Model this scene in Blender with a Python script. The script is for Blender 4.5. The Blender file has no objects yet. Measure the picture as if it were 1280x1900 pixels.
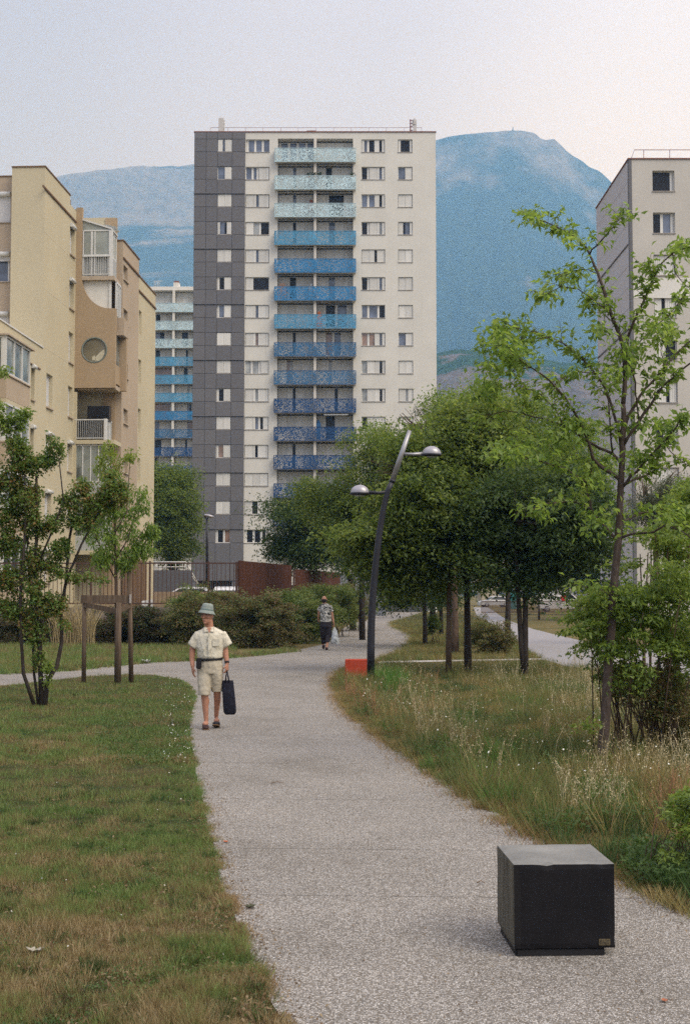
import bpy, bmesh, math, random
import numpy as np
from mathutils import Vector, Matrix, noise as mnoise

random.seed(11)
RNG = np.random.default_rng(11)
scene = bpy.context.scene
COL = scene.collection
R = math.radians

# ------------------------------------------------------------------ camera
F_PX, CX, CY, HOR, EYE = 2450.0, 640.0, 950.0, 1100.0, 1.85
TILT = math.atan((HOR - CY) / F_PX)
cam_d = bpy.data.cameras.new('camera')
cam = bpy.data.objects.new('camera', cam_d)
COL.objects.link(cam)
cam.location = (0, 0, EYE)
cam.rotation_euler = (math.pi / 2 + TILT, 0, 0)
cam_d.sensor_fit = 'VERTICAL'
cam_d.sensor_height = 36.0
cam_d.lens = F_PX / 1900.0 * 36.0
cam_d.clip_start = 0.1
cam_d.clip_end = 20000
scene.camera = cam

# ------------------------------------------------------------------ world: hazy overcast evening sky
SUN_AZ, SUN_EL = R(128), R(46)            # azimuth to the right of the view direction (+Y), elevation
sun_dir = Vector((math.sin(SUN_AZ) * math.cos(SUN_EL), math.cos(SUN_AZ) * math.cos(SUN_EL), math.sin(SUN_EL)))
world = bpy.data.worlds.new('World')
scene.world = world
world.use_nodes = True
wn, wl = world.node_tree.nodes, world.node_tree.links
wn.clear()
w_out = wn.new('ShaderNodeOutputWorld')
w_bg = wn.new('ShaderNodeBackground')
w_bg2 = wn.new('ShaderNodeBackground')
w_add = wn.new('ShaderNodeAddShader')
sky = wn.new('ShaderNodeTexSky')
sky.sky_type = 'NISHITA'
sky.sun_disc = False
sky.sun_elevation = SUN_EL
sky.sun_rotation = SUN_AZ
sky.air_density = 1.5
sky.dust_density = 4.0
wl.new(sky.outputs[0], w_bg.inputs[0])
w_bg.inputs[1].default_value = 0.05
# the cloud veil: pale lavender, whiter round the veiled sun and towards the horizon
tc = wn.new('ShaderNodeTexCoord')
dotn = wn.new('ShaderNodeVectorMath'); dotn.operation = 'DOT_PRODUCT'
gl = Vector((math.sin(R(30)) * math.cos(R(10)), math.cos(R(30)) * math.cos(R(10)), math.sin(R(10))))
dotn.inputs[1].default_value = gl
wl.new(tc.outputs['Generated'], dotn.inputs[0])
ramp = wn.new('ShaderNodeValToRGB')
ramp.color_ramp.interpolation = 'EASE'
e = ramp.color_ramp.elements
e[0].position = 0.0; e[0].color = (0.655, 0.64, 0.745, 1)
e[1].position = 1.0; e[1].color = (1.55, 1.45, 1.70, 1)
m = e.new(0.71); m.color = (0.655, 0.615, 0.73, 1)
m = e.new(0.86); m.color = (0.87, 0.83, 0.98, 1)
m = e.new(0.95); m.color = (1.24, 1.22, 1.38, 1)
wl.new(dotn.outputs['Value'], ramp.inputs[0])
wns = wn.new('ShaderNodeTexNoise'); wns.inputs['Scale'].default_value = 2.2; wns.inputs['Detail'].default_value = 4
wmp = wn.new('ShaderNodeMapping'); wmp.inputs['Scale'].default_value = (1, 1, 3.5)
wl.new(tc.outputs['Generated'], wmp.inputs[0]); wl.new(wmp.outputs[0], wns.inputs[0])
wmr = wn.new('ShaderNodeMapRange'); wmr.inputs[1].default_value = 0.3; wmr.inputs[2].default_value = 0.7
wmr.inputs[3].default_value = 0.965; wmr.inputs[4].default_value = 1.035
wl.new(wns.outputs[0], wmr.inputs[0])
wmul = wn.new('ShaderNodeVectorMath'); wmul.operation = 'SCALE'
wl.new(ramp.outputs[0], wmul.inputs[0]); wl.new(wmr.outputs[0], wmul.inputs['Scale'])
# an overcast sky is brighter overhead than along the horizon
wsep = wn.new('ShaderNodeSeparateXYZ'); wl.new(tc.outputs['Generated'], wsep.inputs[0])
wup = wn.new('ShaderNodeMapRange'); wup.interpolation_type = 'SMOOTHSTEP'
wup.inputs[1].default_value = 0.38; wup.inputs[2].default_value = 0.95; wup.inputs[3].default_value = 1.0; wup.inputs[4].default_value = 2.9
wl.new(wsep.outputs[2], wup.inputs[0])
wmul2 = wn.new('ShaderNodeVectorMath'); wmul2.operation = 'SCALE'
wl.new(wmul.outputs[0], wmul2.inputs[0]); wl.new(wup.outputs[0], wmul2.inputs['Scale'])
wl.new(wmul2.outputs[0], w_bg2.inputs[0])
w_bg2.inputs[1].default_value = 0.61
wl.new(w_bg.outputs[0], w_add.inputs[0]); wl.new(w_bg2.outputs[0], w_add.inputs[1])
wl.new(w_add.outputs[0], w_out.inputs[0])

sun_d = bpy.data.lights.new('sun', 'SUN')
sun_d.energy = 1.5
sun_d.angle = R(38)
sun_d.color = (1.0, 0.93, 0.78)
sun = bpy.data.objects.new('sun', sun_d)
COL.objects.link(sun)
sun.rotation_euler = (-sun_dir).to_track_quat('-Z', 'Y').to_euler()

vs = scene.view_settings
vs.view_transform = 'Standard'; vs.look = 'None'; vs.exposure = 0.22; vs.gamma = 1.0
vs.use_curve_mapping = False
cy = scene.cycles
cy.max_bounces = 6; cy.diffuse_bounces = 4; cy.glossy_bounces = 2; cy.transmission_bounces = 4
cy.transparent_max_bounces = 12; cy.volume_bounces = 1
cy.use_denoising = False

# ------------------------------------------------------------------ pixel -> place
ct, st = math.cos(TILT), math.sin(TILT)
def ray(px, py):
    u, v = (px - CX) / F_PX, (CY - py) / F_PX
    return Vector((u, ct - v * st, st + v * ct))
def P(px, py, Y):                      # the point of the place at distance Y seen at that pixel
    d = ray(px, py); k = Y / d.y
    return Vector((d.x * k, Y, EYE + d.z * k))
def G(px, py, z=0.0):                  # the point of level ground seen at that pixel
    d = ray(px, py); k = (z - EYE) / d.z
    return Vector((d.x * k, d.y * k, z))
def PX(p):                             # place -> pixel
    r = Vector(p) - Vector((0, 0, EYE))
    dep = r.y * ct + r.z * st
    return (CX + F_PX * r.x / dep, CY - F_PX * (-r.y * st + r.z * ct) / dep)

# ------------------------------------------------------------------ objects
def tag(o, label=None, cat=None, group=None, kind=None):
    if label: o['label'] = label
    if cat: o['category'] = cat
    if group: o['group'] = group
    if kind: o['kind'] = kind
    return o
def empty(name, loc=(0, 0, 0), rz=0.0, label=None, cat=None, group=None, kind=None):
    o = bpy.data.objects.new(name, None); COL.objects.link(o)
    o.location = loc; o.rotation_euler = (0, 0, rz); o.empty_display_size = 0.2
    return tag(o, label, cat, group, kind)
def link(name, me, parent=None, loc=None, mat=None):
    if mat is not None and not me.materials: me.materials.append(mat)
    o = bpy.data.objects.new(name, me); COL.objects.link(o)
    if parent is not None: o.parent = parent
    if loc is not None: o.location = loc
    return o
def dup_tree(o, parent=None, loc=None, rz=None, label=None):
    c = o.copy(); COL.objects.link(c)
    if parent is not None: c.parent = parent
    if loc is not None: c.location = loc
    if rz is not None: c.rotation_euler = (0, 0, rz)
    if label: c['label'] = label
    for ch in list(o.children):
        dup_tree(ch, c)
    return c

def np_mesh(name, V, Fc, mat=None, smooth=False):
    """V (n,3) array, Fc (m,k) array of equal-sized faces"""
    V = np.asarray(V, dtype=np.float32).reshape(-1, 3); Fc = np.asarray(Fc, dtype=np.int32)
    me = bpy.data.meshes.new(name)
    me.vertices.add(len(V)); me.vertices.foreach_set('co', V.ravel())
    m_, k = Fc.shape
    me.loops.add(m_ * k); me.loops.foreach_set('vertex_index', Fc.ravel())
    me.polygons.add(m_)
    me.polygons.foreach_set('loop_start', np.arange(m_, dtype=np.int32) * k)
    if smooth: me.polygons.foreach_set('use_smooth', np.ones(m_, dtype=bool))
    me.update(calc_edges=True)
    if mat: me.materials.append(mat)
    return me

class MB:
    """collects shapes of one mesh"""
    def __init__(s): s.v = []; s.f = []; s.mi = []; s.sm = []
    def add(s, vs_, fs, mi=0, sm=False):
        b = len(s.v); s.v += [tuple(q) for q in vs_]
        for f in fs: s.f.append(tuple(b + i for i in f)); s.mi.append(mi); s.sm.append(sm)
    def box(s, x0, x1, y0, y1, z0, z1, mi=0, M=None):
        if x0 > x1: x0, x1 = x1, x0
        if y0 > y1: y0, y1 = y1, y0
        if z0 > z1: z0, z1 = z1, z0
        c = [Vector((x, y, z)) for z in (z0, z1) for x, y in ((x0, y0), (x1, y0), (x1, y1), (x0, y1))]
        if M is not None: c = [M @ q for q in c]
        s.add(c, [(3, 2, 1, 0), (4, 5, 6, 7), (0, 1, 5, 4), (1, 2, 6, 5), (2, 3, 7, 6), (3, 0, 4, 7)], mi)
        return s
    def bbox(s, x0, x1, y0, y1, z0, z1, b=0.01, mi=0, M=None):   # box with chamfered edges
        if x0 > x1: x0, x1 = x1, x0
        if y0 > y1: y0, y1 = y1, y0
        if z0 > z1: z0, z1 = z1, z0
        bm = bmesh.new(); bmesh.ops.create_cube(bm, size=1)
        for v in bm.verts:
            v.co = Vector((x0 + (v.co.x + .5) * (x1 - x0), y0 + (v.co.y + .5) * (y1 - y0), z0 + (v.co.z + .5) * (z1 - z0)))
        bmesh.ops.bevel(bm, geom=bm.edges[:], offset=b, segments=2, affect='EDGES')
        s.addbm(bm, mi, M); return s
    def addbm(s, bm, mi=0, M=None, sm=False):
        bm.verts.index_update()
        vs_ = [(M @ v.co) if M is not None else v.co.copy() for v in bm.verts]
        s.add(vs_, [[v.index for v in f.verts] for f in bm.faces], mi, sm); bm.free()
    def quad(s, a, b, c, d, mi=0): s.add([a, b, c, d], [(0, 1, 2, 3)], mi)
    def prism(s, pts, ax, a0, a1, mi=0, M=None):
        """polygon pts (2D) extruded along axis ax from a0 to a1; ax 'y': pts are (x,z); 'z': (x,y); 'x': (y,z)"""
        def mk(p, a):
            q = {'y': (p[0], a, p[1]), 'z': (p[0], p[1], a), 'x': (a, p[0], p[1])}[ax]
            return M @ Vector(q) if M is not None else q
        n = len(pts)
        s.add([mk(p, a0) for p in pts] + [mk(p, a1) for p in pts],
              [tuple(range(n))[::-1], tuple(range(n, 2 * n))] + [(i, (i + 1) % n, n + (i + 1) % n, n + i) for i in range(n)], mi)
        return s
    def tube(s, pts, rad, n=8, mi=0, cap=True, sm=True, flat=1.0):
        pts = [Vector(p) for p in pts]
        if not hasattr(rad, '__len__'): rad = [rad] * len(pts)
        rings = []; prev = None
        for i, p in enumerate(pts):
            t = (pts[min(i + 1, len(pts) - 1)] - pts[max(i - 1, 0)])
            if t.length < 1e-9: t = Vector((0, 0, 1))
            t.normalize()
            if prev is None:
                a = t.cross(Vector((0, 1, 0)))
                if a.length < 1e-3: a = t.cross(Vector((1, 0, 0)))
            else:
                a = prev - t * prev.dot(t)
                if a.length < 1e-6: a = t.cross(Vector((0, 1, 0)))
            a.normalize(); prev = a; b = t.cross(a)
            rings.append([p + (a * math.cos(2 * math.pi * k / n) + b * (math.sin(2 * math.pi * k / n) * flat)) * rad[i] for k in range(n)])
        vs_ = [q for r_ in rings for q in r_]; fs = []
        for i in range(len(rings) - 1):
            for k in range(n):
                fs.append((i * n + k, i * n + (k + 1) % n, (i + 1) * n + (k + 1) % n, (i + 1) * n + k))
        s.add(vs_, fs, mi, sm)
        if cap:
            b = len(s.v) - len(vs_)
            s.f.append(tuple(b + k for k in range(n))[::-1]); s.mi.append(mi); s.sm.append(False)
            s.f.append(tuple(b + (len(rings) - 1) * n + k for k in range(n))); s.mi.append(mi); s.sm.append(False)
        return s
    def loft(s, rings, mi=0, sm=True, cap=True):
        """rings: list of (centre, a-vector, b-vector) ellipses with n=16"""
        n = 16; vs_ = []
        for c, a, b in rings:
            c, a, b = Vector(c), Vector(a), Vector(b)
            for k in range(n):
                t = 2 * math.pi * k / n
                vs_.append(c + a * math.cos(t) + b * math.sin(t))
        fs = [(i * n + k, i * n + (k + 1) % n, (i + 1) * n + (k + 1) % n, (i + 1) * n + k) for i in range(len(rings) - 1) for k in range(n)]
        if cap: fs += [tuple(range(n))[::-1], tuple((len(rings) - 1) * n + k for k in range(n))]
        s.add(vs_, fs, mi, sm); return s
    def ball(s, c, r, n=10, mi=0, M=None):
        bm = bmesh.new(); bmesh.ops.create_uvsphere(bm, u_segments=n + 4, v_segments=n, radius=1)
        r = r if hasattr(r, '__len__') else (r, r, r)
        for v in bm.verts:
            q = Vector((v.co.x * r[0], v.co.y * r[1], v.co.z * r[2]))
            if M is not None: q = M @ q
            v.co = q + Vector(c)
        s.addbm(bm, mi, None, True); return s
    def lathe(s, prof, n=20, mi=0, M=None, sm=True):
        vs_ = []; fs = []
        for r_, z in prof:
            for k in range(n):
                q = Vector((r_ * math.cos(2 * math.pi * k / n), r_ * math.sin(2 * math.pi * k / n), z))
                vs_.append(M @ q if M is not None else q)
        for i in range(len(prof) - 1):
            for k in range(n): fs.append((i * n + k, i * n + (k + 1) % n, (i + 1) * n + (k + 1) % n, (i + 1) * n + k))
        s.add(vs_, fs, mi, sm); return s
    def mesh(s, name, mats=None):
        me = bpy.data.meshes.new(name); me.from_pydata(s.v, [], s.f); me.validate()
        if mats is not None:
            for m_ in (mats if isinstance(mats, (list, tuple)) else [mats]): me.materials.append(m_)
        if len(me.polygons) == len(s.mi):
            me.polygons.foreach_set('material_index', s.mi); me.polygons.foreach_set('use_smooth', s.sm)
        me.update(); return me
    def build(s, name, mats, parent=None, loc=None):
        return link(name, s.mesh(name, mats), parent, loc)

# ------------------------------------------------------------------ materials
def srgb(r, g, b):
    def c(u):
        u /= 255.0
        return u / 12.92 if u <= 0.04045 else ((u + 0.055) / 1.055) ** 2.4
    return (c(r), c(g), c(b), 1)
MATS = {}
class NT:
    def __init__(s, name):
        s.m = bpy.data.materials.new(name); s.m.use_nodes = True
        s.n, s.l = s.m.node_tree.nodes, s.m.node_tree.links
        s.n.clear(); s.out = s.n.new('ShaderNodeOutputMaterial'); MATS[name] = s.m
    def new(s, t, **k):
        q = s.n.new(t)
        for a, b in k.items():
            if a.startswith('i_'):
                key = a[2:]; key = int(key) if key.isdigit() else key.replace('_', ' ')
                q.inputs[key].default_value = b
            else: setattr(q, a, b)
        return q
    def ln(s, a, b): s.l.new(a, b)
    def coords(s, obj=True):
        t = s.new('ShaderNodeTexCoord'); return t.outputs['Object']
    def noise(s, vec, scale, detail=4, rough=0.55, dist=0.0):
        q = s.new('ShaderNodeTexNoise'); q.inputs['Scale'].default_value = scale; q.inputs['Detail'].default_value = detail
        q.inputs['Roughness'].default_value = rough; q.inputs['Distortion'].default_value = dist
        if vec is not None: s.ln(vec, q.inputs['Vector'])
        return q.outputs[0]
    def ramp(s, fac, stops, interp='LINEAR'):
        q = s.new('ShaderNodeValToRGB'); q.color_ramp.interpolation = interp
        el = q.color_ramp.elements
        el[0].position, el[0].color = stops[0]; el[1].position, el[1].color = stops[-1]
        for p, c in stops[1:-1]:
            n_ = el.new(p); n_.color = c
        s.ln(fac, q.inputs[0]); return q.outputs[0]
    def mix(s, fac, a, b, mode='MIX'):
        q = s.new('ShaderNodeMix', data_type='RGBA', blend_type=mode)
        if isinstance(fac, (int, float)): q.inputs[0].default_value = fac
        else: s.ln(fac, q.inputs[0])
        for k, c in ((6, a), (7, b)):
            if isinstance(c, tuple): q.inputs[k].default_value = c
            else: s.ln(c, q.inputs[k])
        return q.outputs[2]
    def math(s, op, a, b=0.0, clamp=False):
        q = s.new('ShaderNodeMath', operation=op, use_clamp=clamp)
        for k, c in ((0, a), (1, b)):
            if isinstance(c, (int, float)): q.inputs[k].default_value = c
            else: s.ln(c, q.inputs[k])
        return q.outputs[0]
    def bump(s, h, strength=0.3, dist=0.01):
        q = s.new('ShaderNodeBump'); q.inputs['Strength'].default_value = strength; q.inputs['Distance'].default_value = dist
        s.ln(h, q.inputs['Height']); return q.outputs[0]
    def princ(s, col, rough=0.8, normal=None, metal=0.0, spec=0.3, **k):
        q = s.new('ShaderNodeBsdfPrincipled')
        if isinstance(col, tuple): q.inputs['Base Color'].default_value = col
        else: s.ln(col, q.inputs['Base Color'])
        if isinstance(rough, (int, float)): q.inputs['Roughness'].default_value = rough
        else: s.ln(rough, q.inputs['Roughness'])
        q.inputs['Metallic'].default_value = metal
        q.inputs['Specular IOR Level'].default_value = spec
        if normal is not None: s.ln(normal, q.inputs['Normal'])
        s.ln(q.outputs[0], s.out.inputs[0]); return q

def sc(c, k): return (min(c[0] * k, 1), min(c[1] * k, 1), min(c[2] * k, 1), 1)
def mat_simple(name, col, rough=0.75, var=0.12, scale=6.0, bump=0.0, bscale=60.0, metal=0.0, spec=0.3):
    t = NT(name); c = t.coords()
    n1 = t.noise(c, scale, 5)
    colr = t.ramp(n1, [(0.3, sc(col, 1 - var)), (0.7, sc(col, 1 + var))])
    nrm = t.bump(t.noise(c, bscale, 3), bump, 0.01) if bump else None
    t.princ(colr, rough, nrm, metal, spec); return t.m
def mat_render(name, col, stain=0.25, grain=40.0, streak=True):   # rendered / painted facade
    t = NT(name); c = t.coords()
    n1 = t.noise(c, 0.35, 5); big = t.ramp(n1, [(0.3, sc(col, .93)), (0.7, sc(col, 1.05))])
    mp = t.new('ShaderNodeMapping'); mp.inputs['Scale'].default_value = (2.2, 2.2, 0.12); t.ln(c, mp.inputs[0])
    n2 = t.noise(mp.outputs[0], 1.2, 6, 0.7)
    sm = t.ramp(n2, [(0.55, (0, 0, 0, 1)), (0.8, (1, 1, 1, 1))])
    smf = t.math('MULTIPLY', sm, stain)
    colr = t.mix(smf, big, sc(col, 0.62))
    n3 = t.noise(c, grain, 3)
    colr = t.mix(0.12, colr, t.ramp(n3, [(0.3, (.25, .25, .25, 1)), (0.7, (1, 1, 1, 1))]), 'MULTIPLY')
    t.princ(colr, 0.9, t.bump(n3, 0.35, 0.01), 0, 0.15); return t.m
def mat_leaf(name, cols, trans=0.45, rough=0.55, nscale=0.8, emis=None):
    """cols: list of leaf colours chosen per leaf"""
    t = NT(name)
    g = t.new('ShaderNodeNewGeometry')
    n = len(cols)
    stops = [(i / (n - 1), c) for i, c in enumerate(cols)]
    rnd = g.outputs['Random Per Island']
    tcn = t.coords(); nz = t.noise(tcn, nscale, 3)
    fac = t.math('ADD', t.math('MULTIPLY', rnd, 0.65), t.math('MULTIPLY', t.math('SUBTRACT', nz, 0.3), 0.9), True)
    col = t.ramp(fac, stops)
    p = t.new('ShaderNodeBsdfPrincipled'); t.ln(col, p.inputs['Base Color'])
    p.inputs['Roughness'].default_value = rough; p.inputs['Specular IOR Level'].default_value = 0.35
    tr = t.new('ShaderNodeBsdfTranslucent')
    hs = t.new('ShaderNodeHueSaturation'); hs.inputs['Hue'].default_value = 0.485; hs.inputs['Saturation'].default_value = 1.1; hs.inputs['Value'].default_value = 1.7
    t.ln(col, hs.inputs['Color']); t.ln(hs.outputs[0], tr.inputs[0])
    mx = t.new('ShaderNodeMixShader'); mx.inputs[0].default_value = trans
    t.ln(p.outputs[0], mx.inputs[1]); t.ln(tr.outputs[0], mx.inputs[2]); t.ln(mx.outputs[0], t.out.inputs[0])
    return t.m
def mat_glass(name, col=(0.10, 0.13, 0.2, 1), rough=0.08, var=0.3, spec=0.8):
    # window glass with a room or net curtain behind it: what shows is the pane's reflection over the interior tone
    t = NT(name); c = t.coords(); n1 = t.noise(c, 1.3, 2)
    colr = t.ramp(n1, [(0.35, sc(col, 1 - var)), (0.65, sc(col, 1 + var))])
    t.princ(colr, rough, t.bump(t.noise(c, 2.0, 1), 0.06, 0.02), 0, spec); return t.m
# ================================================================== large structure: land, paths, mountains, haze
def fbm(x, y, z, o=5, h=0.9):
    return mnoise.fractal(Vector((x, y, z)), h, 2.1, o)
def pip(poly, X, Y):
    """points in polygon, vectorised"""
    inside = np.zeros(X.shape, dtype=bool); n = len(poly)
    for i in range(n):
        x0, y0 = poly[i]; x1, y1 = poly[(i + 1) % n]
        if y0 == y1: continue
        c = ((y0 > Y) != (y1 > Y)) & (X < (x1 - x0) * (Y - y0) / (y1 - y0) + x0)
        inside ^= c
    return inside
def edge_dist(poly, X, Y):
    d = np.full(X.shape, 1e9)
    n = len(poly)
    for i in range(n):
        x0, y0 = poly[i]; x1, y1 = poly[(i + 1) % n]
        dx, dy = x1 - x0, y1 - y0; L = dx * dx + dy * dy + 1e-12
        t = np.clip(((X - x0) * dx + (Y - y0) * dy) / L, 0, 1)
        d = np.minimum(d, np.hypot(X - x0 - t * dx, Y - y0 - t * dy))
    return d

# --- ground material: soil, dry thatch and short green turf
t = NT('turf_ground'); c = t.coords()
n_big = t.noise(c, 0.45, 4); n_mid = t.noise(c, 3.0, 5, 0.7); n_fin = t.noise(c, 45.0, 4, 0.7)
fac = t.math('ADD', t.math('MULTIPLY', n_big, 0.55), t.math('MULTIPLY', n_mid, 0.45))
base = t.ramp(fac, [(0.38, (0.13, 0.09, 0.045, 1)), (0.47, (0.08, 0.07, 0.03, 1)), (0.56, (0.04, 0.055, 0.018, 1)), (0.7, (0.03, 0.05, 0.015, 1))])
colr = t.mix(0.75, base, t.ramp(n_fin, [(0.3, (0.28, 0.25, 0.22, 1)), (0.55, (1, 1, 1, 1)), (0.72, (1.5, 1.45, 1.1, 1))]), 'MULTIPLY')
t.princ(colr, 0.95, t.bump(n_fin, 0.8, 0.03), 0, 0.1)
t = NT('dry_turf_ground'); c = t.coords()
n_big = t.noise(c, 0.30, 4); n_fin = t.noise(c, 22.0, 4, 0.7); n_mid = t.noise(c, 1.6, 5, 0.7)
fac = t.math('ADD', t.math('MULTIPLY', n_big, 0.5), t.math('MULTIPLY', n_mid, 0.5))
base = t.ramp(fac, [(0.36, (0.22, 0.165, 0.075, 1)), (0.5, (0.15, 0.125, 0.055, 1)), (0.62, (0.075, 0.085, 0.03, 1))])
colr = t.mix(0.6, base, t.ramp(n_fin, [(0.3, (0.35, 0.33, 0.3, 1)), (0.6, (1.1, 1.1, 1, 1))]), 'MULTIPLY')
t.princ(colr, 0.95, t.bump(n_fin, 0.8, 0.04), 0, 0.1)

# --- exposed-aggregate paving: pebbles of grey, buff and dark stone in pale cement
t = NT('aggregate'); c = t.coords()
vo = t.new('ShaderNodeTexVoronoi', feature='F1'); vo.inputs['Scale'].default_value = 125; t.ln(c, vo.inputs['Vector'])
pc = t.new('ShaderNodeSeparateColor'); t.ln(vo.outputs['Color'], pc.inputs[0])
peb = t.ramp(pc.outputs[0], [(0.0, (0.06, 0.056, 0.053, 1)), (0.22, (0.16, 0.15, 0.14, 1)), (0.45, (0.30, 0.285, 0.26, 1)), (0.72, (0.43, 0.41, 0.375, 1)), (1.0, (0.62, 0.60, 0.56, 1))])
edge = t.ramp(vo.outputs['Distance'], [(0.42, (0, 0, 0, 1)), (0.62, (1, 1, 1, 1))])
cem = t.mix(edge, peb, (0.16, 0.142, 0.115, 1))
big = t.noise(c, 0.6, 7, 0.68); bigc = t.ramp(big, [(0.3, (0.78, 0.77, 0.75, 1)), (0.5, (1.0, 1.0, 1.0, 1)), (0.72, (1.12, 1.11, 1.10, 1))])
cem = t.mix(1.0, cem, bigc, 'MULTIPLY')
bh = t.math('SUBTRACT', 1.0, vo.outputs['Distance'])
t.princ(cem, 0.8, t.bump(bh, 0.7, 0.006), 0, 0.25)

# --- forest and rock of the mountains
def mat_mountain(name, scale, rock, forest, lo, hi, zlo, zhi, strata):
    t = NT(name); g = t.new('ShaderNodeNewGeometry'); pos = g.outputs['Position']
    sx = t.new('ShaderNodeSeparateXYZ'); t.ln(pos, sx.inputs[0])
    n1 = t.noise(pos, 0.0042 * scale, 9, 0.68)
    mp = t.new('ShaderNodeMapping'); mp.inputs['Scale'].default_value = (0.0012 * scale, 0.0012 * scale, 0.013 * scale); t.ln(pos, mp.inputs[0])
    n2 = t.noise(mp.outputs[0], 1.0, 7, 0.65, 0.6)
    zf = t.new('ShaderNodeMapRange'); zf.inputs[1].default_value = zlo; zf.inputs[2].default_value = zhi; t.ln(sx.outputs[2], zf.inputs[0])
    s_ = t.math('ADD', t.math('MULTIPLY', n1, 1.0 - strata), t.math('MULTIPLY', n2, strata))
    s_ = t.math('ADD', t.math('MULTIPLY', t.math('SUBTRACT', s_, 0.5), 1.35), 0.5)
    s_ = t.math('ADD', s_, t.math('MULTIPLY', t.math('SUBTRACT', zf.outputs[0], 0.5), 0.34))
    rk = t.ramp(s_, [(lo, (0, 0, 0, 1)), (hi, (1, 1, 1, 1))])
    fine = t.noise(pos, 0.03 * scale, 5, 0.7)
    rc = t.ramp(fine, [(0.3, sc(rock, 0.55)), (0.7, sc(rock, 1.3))])
    fo = t.ramp(t.noise(pos, 0.05 * scale, 4, 0.8), [(0.35, sc(forest, 0.35)), (0.65, sc(forest, 1.7))])
    t.princ(t.mix(rk, fo, rc), 1.0, t.bump(fine, 1.0, 14.0 / scale), 0, 0.0); return t.m
mat_mountain('mountain_left', 1.0, (0.21, 0.20, 0.185, 1), (0.018, 0.032, 0.022, 1), 0.45, 0.57, 880, 1330, 0.8)
mat_mountain('mountain_right', 1.15, (0.19, 0.185, 0.175, 1), (0.018, 0.032, 0.022, 1), 0.47, 0.70, 850, 1420, 0.12)
mat_mountain('quarry', 4.0, (0.14, 0.12, 0.11, 1), (0.025, 0.055, 0.018, 1), 0.50, 0.56, 262, 190, 0.35)

def interp(xs, ys, x): return float(np.interp(x, xs, ys))
# skyline of the mountains, read from the photograph as azimuth (x/y) and height over distance
def sky_prof(pts):
    a = []; h = []
    for px, py in pts:
        d = ray(px, py); a.append(d.x / d.y); h.append(d.z / d.y)
    return a, h
def terrain(name, prof, Yb, Ye, mat, na, nr, shape, amp, seed, a0, a1, nz=0.0007, Yback=1.15):
    A, H = prof
    V = []; 
    for i in range(na):
        a = a0 + (a1 - a0) * i / (na - 1)
        h0 = interp(A, H, a)
        for j in range(nr):
            tt = j / (nr - 1)
            if tt <= 0.86:
                t_ = tt / 0.86; Y = Yb + (Ye - Yb) * t_
                hh = h0 * Ye * shape(t_, a)
                q = fbm(a * Ye * nz * 2 + seed, Y * nz * 2, seed, 6)
                q2 = fbm(a * Ye * nz * 9 + seed, Y * nz * 9, seed + 3, 4)
                w = math.sin(math.pi * min(t_, 1.0)) ** 0.7 if t_ < 1 else 0
                q3 = 1.0 - abs(fbm(a * Ye * nz * 11 + seed, Y * nz * 2.2 + q * .6, seed + 7, 4)) * 2.2
                hh += amp * (q * w + q2 * 0.16 * min(1, w + 0.22) + (0.34 * q3 * min(1, w * 1.1) if h0 > .1 else 0))
            else:
                t_ = (tt - 0.86) / 0.14; Y = Ye * (1 + (Yback - 1) * t_); hh = h0 * Ye * (1 - 0.95 * t_)
            V.append((a * Y, Y, max(hh + (EYE if hh > 0 else 0), -0.5)))
    Fc = [(i * nr + j, (i + 1) * nr + j, (i + 1) * nr + j + 1, i * nr + j + 1) for i in range(na - 1) for j in range(nr - 1)]
    o = link(name, np_mesh(name, V, Fc, mat, True)); o['kind'] = 'structure'; return o

mpts = [(-1500, 560), (-900, 470), (-500, 420), (-150, 380), (60, 350), (100, 336), (112, 331), (150, 328), (178, 321), (230, 314), (300, 311), (360, 308),
        (420, 302), (500, 292), (560, 296), (640, 300), (720, 284), (800, 261), (815, 258), (860, 250), (900, 246), (930, 242), (965, 241), (990, 245), (1003, 256),
        (1012, 259), (1027, 256), (1036, 264), (1050, 279), (1062, 288), (1080, 297), (1092, 308), (1110, 315), (1128, 331), (1150, 352), (1250, 450), (1500, 620), (2200, 820), (2900, 900)]
A_, H_ = sky_prof(mpts)
a_split = (620 - 640) / F_PX
def shp_left(t_, a):
    # stepped limestone: cliffs and ledges under a long rim
    s_ = 0.50 * t_ ** 1.15
    for k, (u, hgt) in enumerate(((0.50, .07), (0.62, .07), (0.74, .08), (0.86, .10), (0.975, .18))):
        u2 = u + (0.02 * math.sin(a * 60 + k * 2) if u < .9 else 0)
        s_ += hgt / (1 + math.exp(-(t_ - u2) * 85))
    return min(s_ / 0.945, 1.0) if t_ < 1 else 1.0
def shp_right(t_, a):
    s_ = 0.62 * t_ + 0.38 * t_ ** 4.5
    return s_
wA = [a for a in A_]; 
terrain('mountain', (A_, H_), 2300, 4300, MATS['mountain_left'], 300, 190, shp_left, 120, 2.0, -0.62, -0.005)
# right-hand summit, slightly nearer than the long rim
A2, H2 = sky_prof([(560, 420)] + [q for q in mpts if q[0] >= 640])
terrain('mountain', (A2, H2), 1700, 3900, MATS['mountain_right'], 300, 150, shp_right, 110, 9.0, -0.03, 0.62)
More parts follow.
